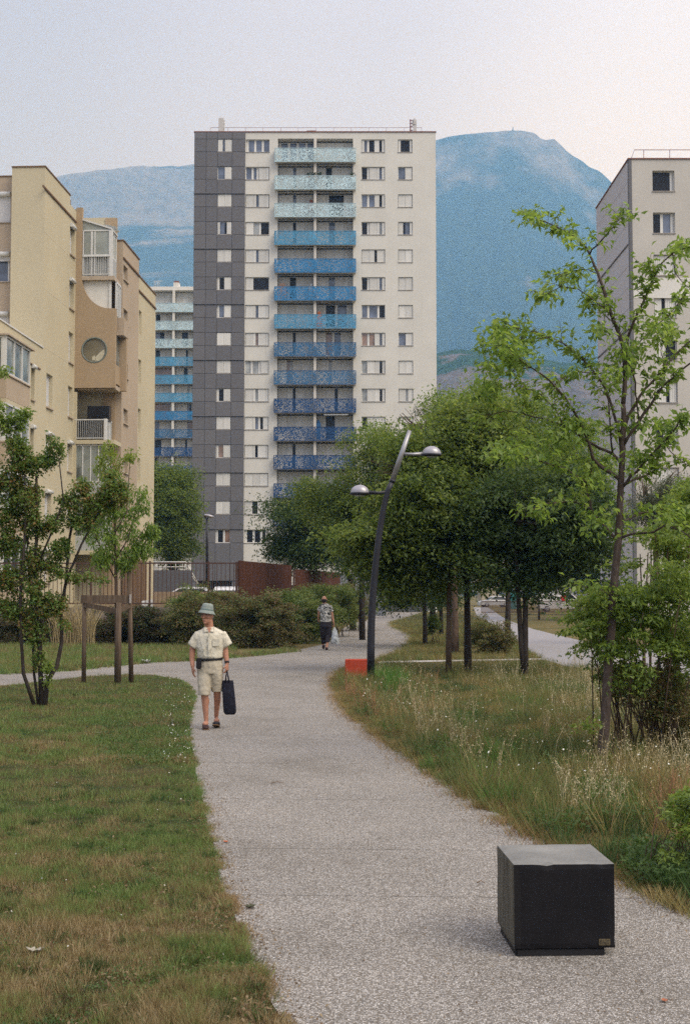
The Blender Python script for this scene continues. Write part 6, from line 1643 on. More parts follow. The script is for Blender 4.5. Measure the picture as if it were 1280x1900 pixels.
tree('tree', 'dense tree on a slender brown trunk, first trunk right of the lamp', D, 30.4, 831, [('root', [(832, 1180), (833, 1090), (822, 960)], 1)], [(765, 925, 100, 90), (712, 985, 75, 62), (800, 1000, 90, 70), (735, 860, 60, 45), (690, 870, 45, 32), (755, 1062, 60, 28)], 1150, 34, .115, .060, 'leaf_dense', 'bark_brown', .064, 2)
tree('tree', 'dark tree with two close leaning stems at the right end of the link path', D, 29.3, 972, [('root', [(966, 1190), (960, 1090), (955, 980)], .72), ('root', [(974, 1190), (974, 1070), (1000, 960)], .8)], [(1000, 955, 105, 85), (960, 1030, 75, 52), (1055, 1010, 75, 68), (1050, 930, 60, 45), (1085, 1070, 42, 32), (1010, 1075, 55, 22)], 1100, 34, .11, .058, 'leaf_dark', 'bark_dark', .085, 3)
tree('tree', 'low dark tree drooping over the bend of the main path', D, 45.5, 788, [('root', [(788, 1150), (786, 1100), (780, 1040)], 1)], [(770, 1050, 80, 50), (735, 1100, 45, 24), (830, 1070, 60, 45), (690, 1040, 55, 40), (800, 1115, 55, 16)], 800, 30, .12, .055, 'leaf_dark', 'bark_dark', .075, 4, .35, .9)
tree('tree', 'dark spreading tree at the left end of the belt before the navy balconies', D, 66, 655, [('root', [(652, 1080), (640, 1050), (620, 1000)], 1)], [(585, 985, 72, 55), (545, 960, 42, 32), (560, 1020, 50, 30), (640, 1000, 60, 45), (600, 930, 45, 30), (520, 1010, 25, 22)], 1000, 28, .16, .08, 'leaf_dark', 'bark_dark', .14, 5, .5)
tree('tree', 'mid-green tree whose crown reaches the balconies just left of the lamp top', D, 52, 672, [('root', [(671, 1080), (668, 1040), (675, 960)], 1)], [(690, 905, 70, 60), (640, 940, 55, 48), (600, 915, 38, 24), (700, 840, 48, 32), (665, 980, 60, 45), (720, 800, 26, 22)], 1000, 30, .13, .06, 'leaf_dense', 'bark_dark', .11, 6, .42, gap=.46)
tree('tree', 'light green tree topping the belt just right of the lamp tip', D, 39, 843, [('root', [(844, 1180), (843, 1090), (830, 900)], 1)], [(770, 800, 62, 45), (830, 785, 60, 48), (735, 785, 30, 32), (880, 800, 60, 55), (820, 840, 70, 45)], 1000, 30, .12, .056, 'leaf_bright', 'bark_brown', .11, 7, .3, gap=.46)
tree('tree', 'light green tree rising behind the two close stems, below the quarry', D, 43, 940, [('root', [(942, 1120), (940, 1000), (960, 880)], 1)], [(930, 770, 62, 42), (985, 800, 70, 60), (1050, 840, 60, 60), (900, 730, 30, 25), (960, 870, 80, 50), (1090, 900, 45, 60)], 1100, 30, .12, .058, 'leaf_bright', 'bark_dark', .09, 8, .34, gap=.46)
tree('tree', 'thin grey-green tree top against the right edge of the tower', D, 74, 802, [('root', [(802, 1000), (803, 850), (805, 800)], 1)], [(803, 768, 20, 26), (795, 800, 28, 20)], 110, 30, .13, .05, 'leaf_olive', 'bark_dark', .15, 9, .4)
tree('tree', 'dark bushy tree filling the gap between the beige flats and the grey cladding', D, 100, 322, [('root', [(324, 1095), (322, 1060), (312, 1040)], 1), ('root', [(324, 1095), (325, 1060), (330, 1038)], .7)], [(322, 955, 38, 75), (298, 930, 22, 60), (342, 940, 20, 60), (310, 885, 25, 22), (330, 1010, 30, 28)], 1300, 26, .22, .11, 'leaf_dense', 'bark_dark', .35, 10, .6, z0=ZB)
tree('tree', 'thin olive-green tree behind the young tree before the pale right block', D, 47, 1216, [('root', [(1217, 1080), (1216, 1010), (1212, 960)], 1)], [(1212, 900, 48, 42), (1248, 950, 45, 45), (1185, 950, 38, 42), (1260, 890, 28, 30)], 620, 30, .10, .028, 'leaf_olive', 'bark_brown', .12, 11, .4, gap=.5)
tree('tree', 'far dark tree with a thick short trunk by the thin park fence', D, 112, 1101, [('root', [(1101, 1110), (1102, 1080)], 1)], [(1085, 1050, 55, 32), (1030, 1065, 38, 24), (1130, 1060, 45, 32), (1000, 1075, 40, 20)], 900, 24, .24, .12, 'leaf_dark', 'bark_dark', .3, 12, .6)
tree('tree', 'small sapling with brown trunk standing in the dry grass before the thin fence', 'saplings in the dry grass', 92, 999, [('root', [(999, 1120), (999, 1100)], 1)], [(999, 1088, 14, 14)], 60, 24, .14, .06, 'leaf_dense', 'bark_brown', .07, 13, .3, limbs=2)
tree('tree', 'second dark stem under the drooping tree, beside the round green shrub', 'saplings in the dry grass', 58, 818, [('root', [(818, 1140), (817, 1110)], 1)], [(820, 1105, 26, 16)], 160, 26, .13, .06, 'leaf_dark', 'bark_dark', .09, 14, .3, limbs=2)

# ---- shrubs
def shrub(label, Y, base_px, lst, nspr, per, L, Wd, leafm, seed, group=None, z0=0.0, spread=.14, name='shrub', droop=.1, dep=None, gap=.4, gscale=2.2, stems=10, shell=.35, rs=.012):
    rng = np.random.default_rng(seed + 500)
    b = P(base_px, 1100, Y); o = Vector((b.x, Y, z0)); rt = empty(name, o, 0, label, 'shrub', group)
    ells = px_ells(lst, Y, o, dep); m = MB()
    for k in range(stems):
        c, r_ = ells[k % len(ells)]
        t_ = Vector(c) + Vector([rng.uniform(-.8, .8) * q for q in r_]); s_ = Vector((c[0] * .5 + rng.uniform(-.3, .3), rng.uniform(-.2, .2), -.02))
        m.tube([s_, s_.lerp(t_, .5) + Vector((0, 0, .1)), t_], [rs, rs * .7, rs * .3], 5)
    m.build('stems', MATS['bark_brown'], rt)
    me, _ = crown_mesh('foliage', ells, nspr, per, L, Wd, MATS[leafm], rng, spread, droop, shell, gap, gscale, seed)
    link('foliage', me, rt); return rt
HG = 'shrubs along the retaining wall'
hs = [
 ('broad dark reddish shrub at the path edge, right behind the man in the hat', 45.0, 478, [(478, 1168, 60, 46), (508, 1150, 42, 50), (440, 1158, 38, 48), (460, 1138, 50, 26)], 1000, 'leaf_hedge'),
 ('dark green shrub directly behind the head of the man in the hat', 46.5, 380, [(375, 1145, 48, 48), (350, 1162, 32, 40), (415, 1132, 42, 34)], 700, 'leaf_hedge'),
 ('tall wispy green shrub poking up through the picket fence', 47.6, 345, [(350, 1110, 16, 34), (335, 1135, 22, 30), (365, 1120, 18, 22), (400, 1115, 14, 18)], 230, 'leaf_hedge_green'),
 ('dark creeper-clad shrub on the wall left of the tall wispy shrub', 47.8, 290, [(290, 1162, 42, 32), (258, 1160, 26, 30), (320, 1170, 28, 28)], 620, 'leaf_creeper'),
 ('dark green shrub on the wall seen between the tree stakes', 47.8, 200, [(203, 1165, 22, 34), (225, 1160, 16, 28)], 300, 'leaf_creeper'),
 ('low dark shrub on the wall behind the many-stemmed tree', 47.8, 60, [(60, 1165, 60, 32), (10, 1160, 50, 36), (-50, 1160, 50, 36)], 620, 'leaf_creeper'),
 ('green-brown shrub below the bright rusty screen', 48.6, 545, [(548, 1145, 40, 48), (522, 1134, 34, 27), (575, 1160, 28, 36)], 700, 'leaf_hedge_green'),
 ('tall grassy shrub just left of the person walking away', 50.5, 585, [(588, 1138, 30, 44), (570, 1115, 34, 28), (604, 1118, 28, 30)], 560, 'leaf_hedge_green'),
 ('greenish shrub right of the person walking away', 56, 628, [(628, 1128, 26, 34), (645, 1125, 22, 30)], 420, 'leaf_hedge_green'),
 ('dark rounded shrub closing the hedge at the path bend', 64, 658, [(660, 1130, 20, 18), (645, 1115, 28, 18)], 330, 'leaf_hedge'),
 ('reddish scrub against the foot of the darker far screen', 58, 590, [(590, 1105, 40, 18), (630, 1100, 30, 16)], 330, 'leaf_hedge'),
]
for k, (lab, Y, bp, ls, ns, mt) in enumerate(hs):
    shrub(lab, Y, bp, ls, ns, 26, .085, .045, mt, 40 + k, HG, spread=.17, dep=.8)
shrub('rounded dark shrub on the grass island behind the dark trunks', 39, 905, [(905, 1182, 42, 28), (890, 1165, 28, 18), (930, 1192, 24, 18)], 520, 26, .055, .03, 'leaf_hedge', 60, spread=.10)
shrub('small upright green shrub beside the dark stem at the path bend', 46, 802, [(802, 1172, 9, 26)], 120, 26, .06, .035, 'leaf_dense', 61, spread=.09)
# weeds against the wall: dry stalk clump behind the stakes
# ---- the big light green shrub on the right
shrub('large light green shrub with drooping sprays to the right of the young tree', 14.6, 1200, [(1150, 1128, 62, 34), (1215, 1085, 62, 40), (1125, 1190, 52, 30), (1195, 1175, 70, 42), (1262, 1130, 52, 52), (1098, 1140, 24, 30), (1265, 1210, 55, 45), (1150, 1240, 50, 26), (1085, 1165, 18, 22)], 680, 22, .062, .030, 'leaf_bright', 70, spread=.10, dep=.7, gap=.5, gscale=2.6, stems=26, rs=.010, droop=.5)
shrub('dark tangled undergrowth beneath the large light green shrub', 14.9, 1220, [(1215, 1285, 70, 45), (1170, 1270, 40, 38), (1265, 1310, 50, 60), (1200, 1340, 50, 30)], 420, 22, .05, .022, 'leaf_hedge', 71, spread=.10, dep=.6, gap=.5, gscale=2.6, stems=40, rs=.009)
shrub('leafy sapling with dark arching stems at the right edge above the large shrub', 16.5, 1262, [(1262, 1000, 42, 38), (1215, 1010, 34, 24), (1275, 940, 34, 36), (1240, 1060, 40, 24), (1185, 1040, 24, 20)], 330, 20, .06, .03, 'leaf_bright', 72, spread=.11, dep=.6, gap=.5, stems=12, rs=.022)
shrub('bushy green weed at the right edge, across the grass from the dark block', 8.6, 1262, [(1262, 1530, 42, 42), (1225, 1560, 26, 28), (1285, 1500, 30, 40)], 110, 20, .045, .018, 'leaf_bright', 73, spread=.07, dep=.3, gap=.45, gscale=4, stems=24, rs=.004)
shrub('young leafy suckers round the foot of the young tree', 14.0, 1112, [(1105, 1385, 24, 34), (1135, 1370, 18, 34), (1120, 1420, 34, 22)], 110, 14, .055, .028, 'leaf_bright', 74, spread=.06, dep=.2, gap=.4, stems=18, rs=.005)

# ---- many-stemmed maple at the left
YMp = 21.6; oM = Vector((G(76, 1311).x, YMp, 0))
mp_ = empty('maple_tree', oM, 0, 'small many-stemmed tree with dark green and russet clumps on the left lawn', 'tree')
rngm = np.random.default_rng(77)
Mq = lambda px, py, dy=0.0: P(px, py, YMp + dy) - oM
stems = [([(64, 1308), (46, 1250), (40, 1190), (38, 1120), (42, 1060), (50, 960), (45, 880)], .030, -.1), ([(72, 1311), (62, 1250), (60, 1200), (58, 1120), (52, 1020), (60, 930)], .022, .25),
         ([(78, 1312), (74, 1230), (72, 1150), (66, 1060), (72, 960), (70, 880)], .040, 0), ([(84, 1308), (90, 1265), (108, 1235), (114, 1190), (112, 1130), (122, 1080), (128, 1000), (140, 950)], .038, .1),
         ([(122, 1080), (150, 1010), (190, 940), (215, 900)], .020, .1), ([(66, 1060), (95, 990), (118, 930), (110, 850)], .018, -.1), ([(55, 1010), (20, 930), (10, 870)], .016, .2), ([(66, 1060), (110, 1050), (170, 1065)], .014, 0), ([(50, 960), (35, 850), (32, 790)], .012, 0)]
for pts, r_, dy in stems:
    m = MB(); pp = [Mq(px + (2.0 * math.sin(k * 2.1 + px) if k else 0), py, dy * min(1, k * .3)) for k, (px, py) in enumerate(pts)]; pp[0].z = max(pp[0].z, -.03)
    n = len(pp); m.tube(pp, [r_ * (1.1 - .6 * k / (n - 1)) for k in range(n)], 8); m.build('stem', MATS['bark_dark'], mp_)
mcl = [(32, 838, 24, 30), (62, 862, 28, 22), (105, 830, 18, 24), (92, 852, 15, 15), (22, 885, 26, 28), (45, 925, 34, 30), (15, 960, 22, 30), (62, 975, 26, 26), (22, 1012, 26, 28), (60, 1040, 24, 26), (100, 968, 20, 26), (148, 968, 26, 20), (175, 935, 30, 26), (212, 915, 32, 26),
       (150, 905, 24, 18), (130, 935, 20, 20), (208, 880, 14, 14), (110, 1018, 22, 20), (98, 1055, 24, 18), (150, 1070, 26, 9), (185, 1078, 16, 7), (50, 1085, 34, 24), (15, 1070, 24, 30), (75, 1120, 26, 28), (40, 1140, 22, 26), (68, 1175, 18, 24), (20, 1130, 22, 20), (108, 1125, 15, 22), (72, 1225, 13, 14), (118, 1160, 8, 20), (-20, 900, 26, 50), (-20, 1010, 26, 50)]
for nm, cl_, per, mt, ns, L in (('crown', mcl, 24, 'leaf_maple', 1050, .062), ('new_shoots', [(28, 790, 24, 18), (8, 790, 12, 22), (6, 690, 8, 14), (45, 770, 16, 12), (88, 1240, 12, 14), (85, 1262, 12, 12), (-15, 760, 24, 30)], 14, 'leaf_bright', 120, .07)):
    ells = px_ells(cl_, YMp, oM); rr2 = np.random.default_rng(5)
    S = []
    ar = np.array([e[1][0] * e[1][2] for e in ells]); pr = ar / ar.sum()
    ks = rr2.choice(len(ells), size=ns, p=pr); v = rr2.normal(size=(ns, 3)); v /= np.linalg.norm(v, axis=1, keepdims=True); rad = rr2.uniform(.1, 1, ns)[:, None] ** .5
    cc = np.array([e[0] for e in ells])[ks]; rr3 = np.array([e[1] for e in ells])[ks]
    Sx = cc + v * rr3 * rad
    C = np.repeat(Sx, per, 0) + rr2.normal(size=(ns * per, 3)) * .045
    V, Fq = leaf_arrays(C, L, L * .62, rr2, .35)
    link(nm, np_mesh(nm, V, Fq, MATS[mt]), mp_)

# ---- slender staked tree
YT = 27.4; oT = Vector((P(217, 1200, YT).x, YT, 0))
stt = empty('staked_tree', oT, 0, 'slender young tree with narrow drooping leaves tied between three wooden stakes', 'tree')
Tq = lambda px, py, dy=0.0: P(px, py, YT + dy) - oT
m = MB(); m.tube([Vector((0, 0, -.02)), Tq(217, 1180), Tq(216, 1080), Tq(214, 1000), Tq(213, 930), Tq(206, 860), Tq(200, 815)], [.045, .040, .034, .026, .018, .010, .004], 8)
for pts in ([(215, 1075), (196, 1040), (175, 985), (168, 940)], [(214, 1040), (238, 1000), (252, 950), (268, 905)], [(214, 1020), (196, 970), (190, 930)], [(213, 990), (236, 950), (240, 880), (243, 838)], [(215, 1060), (245, 1040), (272, 1015)], [(215, 1030), (240, 1025), (262, 990), (282, 960)]):
    pp = [Tq(px, py, .25 * math.sin(px)) for px, py in pts]; m.tube(pp, [.016, .012, .008, .004][:len(pp)] if len(pp) > 3 else [.014, .009, .004], 6)
m.build('trunk', MATS['bark_brown'], stt)
rr4 = np.random.default_rng(9)
for nm, cl_, ns, per, mt, L, Wd in (('crown', [(262, 930, 20, 28), (235, 960, 22, 28), (250, 1000, 24, 20), (272, 1018, 16, 14), (190, 970, 24, 26), (172, 1000, 20, 26), (210, 1000, 20, 28), (195, 1035, 24, 18), (232, 1045, 20, 16), (168, 950, 14, 16), (205, 940, 18, 20), (280, 985, 10, 14), (242, 1025, 24, 12)], 330, 12, 'leaf_young', .12, .035), ('lime_tip', [(198, 835, 13, 20), (212, 865, 15, 20), (186, 860, 10, 14), (242, 850, 7, 15), (200, 885, 18, 14)], 75, 12, 'leaf_lime', .09, .034)):
    ells = px_ells(cl_, YT, oT); ks = rr4.integers(0, len(ells), ns); v = rr4.normal(size=(ns, 3)); v /= np.linalg.norm(v, axis=1, keepdims=True)
    Sx = np.array([e[0] for e in ells])[ks] + v * np.array([e[1] for e in ells])[ks] * (rr4.uniform(.05, 1, ns)[:, None] ** .5)
    C = np.repeat(Sx, per, 0) + rr4.normal(size=(ns * per, 3)) * .06
    V, Fq = leaf_arrays(C, L, Wd, rr4, 1.3); link(nm, np_mesh(nm, V, Fq, MATS[mt]), stt)

# ---- the young tree on the right
YY = 14.15; oY = Vector((P(1114, 1420, YY).x, YY, 0))
yt = empty('young_tree', oY, 0, 'young open-crowned tree with thin trunk and bright green leaves on the right', 'tree')
Yq = lambda px, py, dy=0.0: P(px, py, YY + dy) - oY
br = [  # pixel polyline, start radius, end radius, depth drift
 ([(1113, 1428), (1119, 1370), (1124, 1300), (1129, 1220), (1137, 1110), (1144, 1030), (1149, 960), (1151, 900), (1154, 840), (1156, 783), (1155, 750)], .058, .026, 0),
 ([(1155, 750), (1159, 700), (1155, 642), (1142, 605), (1132, 580), (1120, 540), (1109, 508), (1100, 488), (1093, 472), (1083, 455), (1057, 432), (1030, 420), (1004, 409), (985, 402)], .026, .004, .5),
 ([(1093, 472), (1106, 456), (1122, 438), (1138, 420), (1152, 404)], .010, .003, -.3), ([(1159, 700), (1160, 660), (1163, 632), (1170, 610), (1178, 590), (1190, 566), (1201, 541), (1212, 515), (1224, 491), (1247, 470), (1280, 458), (1310, 450)], .018, .005, -.5),
 ([(1154, 810), (1165, 770), (1185, 737), (1208, 710), (1231, 682), (1255, 655), (1280, 632), (1300, 615)], .018, .006, .5), ([(1154, 830), (1180, 790), (1208, 749), (1231, 714), (1255, 695), (1285, 670), (1310, 655)], .018, .007, -.5),
 ([(1175, 698), (1178, 720), (1180, 741), (1185, 783)], .009, .009, .1), ([(1175, 698), (1166, 660), (1200, 620), (1240, 585), (1262, 560)], .009, .004, .6),
 ([(1150, 890), (1120, 870), (1099, 850), (1090, 816), (1070, 774), (1052, 745), (1039, 728), (1024, 711), (1005, 695), (985, 682), (968, 670), (952, 659)], .022, .004, -.6),
 ([(1153, 850), (1148, 800), (1136, 760), (1122, 721), (1103, 692), (1085, 672), (1063, 652), (1042, 636), (1021, 626), (995, 616), (965, 610)], .018, .004, .8), ([(1021, 626), (1000, 628), (968, 632)], .006, .003, .4),
 ([(1150, 856), (1136, 842), (1112, 832), (1090, 819), (1068, 804), (1044, 790), (1018, 780), (991, 774), (965, 765), (939, 762), (900, 772)], .018, .003, .2), ([(1136, 842), (1132, 800), (1129, 757), (1124, 730)], .011, .006, -.3),
 ([(1153, 905), (1170, 882), (1188, 865), (1210, 842), (1231, 820), (1246, 802), (1260, 780)], .018, .006, -.5), ([(1153, 900), (1180, 888), (1208, 878), (1220, 855), (1224, 829)], .014, .006, .3),
 ([(1148, 1000), (1175, 990), (1212, 987), (1233, 975), (1262, 984), (1290, 1005)], .016, .006, -.4), ([(1148, 985), (1160, 965), (1175, 957), (1205, 950), (1233, 943), (1270, 950)], .014, .005, .4), ([(1140, 998), (1120, 975), (1096, 944), (1088, 915), (1087, 895), (1100, 862)], .016, .008, .3),
 ([(1096, 944), (1060, 930), (1010, 935), (985, 945)], .008, .003, -.6), ([(1087, 895), (1050, 870), (1000, 855), (960, 850), (930, 845)], .009, .003, -.9), ([(1132, 580), (1110, 565), (1070, 535), (1040, 532), (1015, 545)], .008, .003, -.4), ([(1140, 600), (1115, 578), (1092, 560)], .007, .003, .4),
 ([(1109, 508), (1090, 500), (1062, 502), (1048, 512)], .006, .002, .4), ([(1103, 692), (1075, 690), (1050, 700), (1030, 712)], .007, .002, -.3), ([(1247, 470), (1250, 500), (1262, 520), (1285, 540)], .006, .003, .2), ([(1201, 541), (1185, 520), (1200, 500)], .005, .002, -.3), ([(1231, 682), (1225, 650), (1240, 620)], .006, .002, .2), ([(1231, 820), (1255, 850), (1285, 870)], .006, .003, .2),
 ([(1137, 1110), (1110, 1092), (1085, 1090)], .006, .003, -.2), ([(1137, 1110), (1165, 1095), (1195, 1108)], .007, .003, .2), ([(1044, 790), (1030, 760), (1000, 730), (970, 720)], .007, .002, .3), ([(985, 682), (950, 690), (920, 705), (900, 730)], .006, .002, .2), ([(965, 610), (940, 600), (925, 610)], .005, .002, .1), ([(952, 659), (930, 640), (915, 650)], .004, .002, .2)]
rr5 = np.random.default_rng(21); att = []
for bi, (pts, ra, rb, dz) in enumerate(br):
    n = len(pts); pp = []
    for k, (px, py) in enumerate(pts):
        w_ = k / (n - 1) if bi else 0
        pp.append(Yq(px, py, dz * w_))
    if bi == 0: pp[0].z = -.03
    # thorough smoothing: midpoints
    q = [pp[0]]
    for k in range(n - 1): q += [(pp[k] + pp[k + 1]) / 2 + Vector(rr5.normal(size=3) * .006) * (1 if bi else .6), pp[k + 1]]
    rad = [ra + (rb - ra) * (k / (len(q) - 1)) for k in range(len(q))]
    m = MB(); m.tube(q, rad, 8 if bi else 12); m.build('trunk' if bi == 0 else 'branch', MATS['bark_young'], yt)
    L_ = [0]; 
    for k in range(1, len(q)): L_.append(L_[-1] + (q[k] - q[k - 1]).length)
    if bi == 0: continue
    nt = int(L_[-1] * 13) + 2
    for j in range(nt):       # twiglets with leaf clusters
        s_ = (rr5.uniform(.28 if ra > .012 else .08, 1.0)) * L_[-1]
        k = max(i for i in range(len(L_)) if L_[i] <= s_); k = min(k, len(q) - 2)
        p = q[k].lerp(q[k + 1], (s_ - L_[k]) / max(1e-6, L_[k + 1] - L_[k])); att.append((p, (q[k + 1] - q[k]).normalized()))
    for j in range(4): att.append((q[-1], (q[-1] - q[-2]).normalized()))
tw = MB(); leafC = []; leafA = []
for p, d in att:
    side = Vector(rr5.normal(size=3)); side.z = side.z * .5 + .35; side.normalize()
    dd = (d * .8 + side).normalized(); ln_ = rr5.uniform(.08, .26)
    e_ = p + dd * ln_; tw.tube([p, p.lerp(e_, .5) + Vector((0, 0, .012)), e_], [.0028, .0022, .0014], 4, cap=False)
    nl = int(rr5.integers(6, 13))
    for j in range(nl):
        u = rr5.uniform(.25, 1.05); leafC.append(np.array(p.lerp(e_, u)) + rr5.normal(size=3) * .02); leafA.append(np.array(dd) * .7)
for cx_, cy_, rx_, ry_, n_ in ((985, 405, 22, 16, 60), (1060, 440, 20, 20, 60), (925, 620, 34, 24, 220), (955, 650, 40, 24, 240), (915, 680, 30, 20, 140), (900, 715, 24, 16, 90), (1165, 650, 30, 30, 180), (1135, 690, 36, 28, 200), (1220, 600, 30, 20, 110), (1225, 790, 36, 24, 170), (1180, 850, 34, 24, 150), (1260, 460, 26, 18, 110), (1015, 545, 20, 14, 60), (1110, 610, 24, 16, 90), (1060, 800, 50, 30, 260), (1010, 830, 50, 30, 240), (950, 830, 40, 24, 160), (1225, 620, 34, 20, 110), (1120, 960, 50, 36, 160), (1240, 950, 40, 20, 110), (1100, 880, 40, 30, 140)):
    for j in range(n_):
        q = Yq(cx_ + rr5.normal() * rx_ * .55, cy_ + rr5.normal() * ry_ * .55, rr5.normal() * .35); leafC.append(np.array(q)); leafA.append(np.array([0, 0, 0.]))
tw.build('twigs', MATS['bark_young'], yt)['kind'] = 'stuff'
leafC = np.array(leafC); leafA = np.array(leafA)
# the leaves that show largest are parts of their own; they share four meshes
def ovate(L, Wd, mat, seed):
    m = MB(); n = 6; vs_ = []; r_ = random.Random(seed)
    for k in range(n + 1):
        u = k / n; w_ = Wd * .5 * math.sin(math.pi * (u ** .85)) ** .9 * (1 if k < n else 0); z_ = -.25 * L * u * u + r_.uniform(-.002, .002)
        vs_ += [(-w_, u * L, z_ + w_ * .3), (0, u * L, z_), (w_, u * L, z_ + w_ * .3)]
    fs = []
    for k in range(n): fs += [(3 * k, 3 * k + 1, 3 * k + 4, 3 * k + 3), (3 * k + 1, 3 * k + 2, 3 * k + 5, 3 * k + 4)]
    m.add(vs_, fs, 0, True); return m.mesh('leaf', mat)
order = np.argsort(leafC[:, 1]); big = [int(i) for i in order[:900]][::3][:300]; rest = np.setdiff1d(np.arange(len(leafC)), big)
lm = [ovate(.088, .042, MATS['leaf_young'], 1), ovate(.078, .040, MATS['leaf_young'], 2), ovate(.095, .046, MATS['leaf_young'], 3), ovate(.07, .036, MATS['leaf_young'], 4)]
for j, i in enumerate(big):
    o = link('leaf', lm[j % 4], yt, Vector(leafC[i])); o.rotation_euler = (rr5.uniform(-1.1, .1), rr5.uniform(-.6, .6), rr5.uniform(0, 6.28))
V, Fq = leaf_arrays(leafC[rest], .085, .040, rr5, .75, align=leafA[rest]); fo = link('foliage', np_mesh('foliage', V, Fq, MATS['leaf_young']), yt); fo['kind'] = 'stuff'

# ================================================================== grass
def mat_grass(name, greens, dries, thr=(.44, .60), nscale=.55, trans=.3):
    t = NT(name); c = t.coords(); g = t.new('ShaderNodeNewGeometry'); rnd = g.outputs['Random Per Island']
    n1 = t.noise(c, nscale, 4, .6); n2 = t.noise(c, nscale * 7, 4, .7)
    f = t.math('ADD', t.math('MULTIPLY', n1, .6), t.math('MULTIPLY', n2, .4)); f = t.math('ADD', f, t.math('MULTIPLY', t.math('SUBTRACT', rnd, .5), .16))
    sy = t.new('ShaderNodeSeparateXYZ'); t.ln(c, sy.inputs[0]); mr = t.new('ShaderNodeMapRange'); mr.inputs[1].default_value = 5.5; mr.inputs[2].default_value = 11; mr.inputs[3].default_value = -.075; mr.inputs[4].default_value = .008; t.ln(sy.outputs[1], mr.inputs[0]); f = t.math('ADD', f, mr.outputs[0])   # worn drier where the lawn narrows
    a = t.ramp(rnd, [(k / (len(greens) - 1), q) for k, q in enumerate(greens)]); b = t.ramp(rnd, [(k / (len(dries) - 1), q) for k, q in enumerate(dries)])
    col = t.mix(t.ramp(f, [(thr[0], (1, 1, 1, 1)), (thr[1], (0, 0, 0, 1))]), a, b)
    p = t.new('ShaderNodeBsdfPrincipled'); t.ln(col, p.inputs['Base Color']); p.inputs['Roughness'].default_value = .6; p.inputs['Specular IOR Level'].default_value = .2
    tr = t.new('ShaderNodeBsdfTranslucent'); t.ln(col, tr.inputs[0]); mx = t.new('ShaderNodeMixShader'); mx.inputs[0].default_value = trans
    t.ln(p.outputs[0], mx.inputs[1]); t.ln(tr.outputs[0], mx.inputs[2]); t.ln(mx.outputs[0], t.out.inputs[0]); return t.m
GR = [(0.053, 0.108, 0.028, 1), (0.106, 0.184, 0.043, 1), (0.171, 0.253, 0.063, 1), (0.265, 0.329, 0.121, 1)]
DR = [(0.132, 0.094, 0.042, 1), (0.242, 0.176, 0.077, 1), (0.374, 0.286, 0.143, 1), (0.528, 0.440, 0.264, 1)]
mat_grass('blade_lawn', GR, DR, (.45, .52), 1.0)
mat_grass('blade_tuft', [(0.022, 0.05, 0.018, 1), (0.045, 0.10, 0.028, 1), (0.075, 0.14, 0.036, 1)], [(0.04, 0.035, 0.018, 1), (0.09, 0.06, 0.03, 1)], (.36, .44), 1.2); mat_grass('blade_meadow', [(0.05, 0.095, 0.026, 1), (0.09, 0.15, 0.038, 1), (0.14, 0.195, 0.055, 1), (0.22, 0.25, 0.10, 1)], [(0.16, 0.11, 0.045, 1), (0.27, 0.20, 0.085, 1), (0.38, 0.30, 0.085, 1), (0.50, 0.42, 0.26, 1)], (.45, .56), .6)
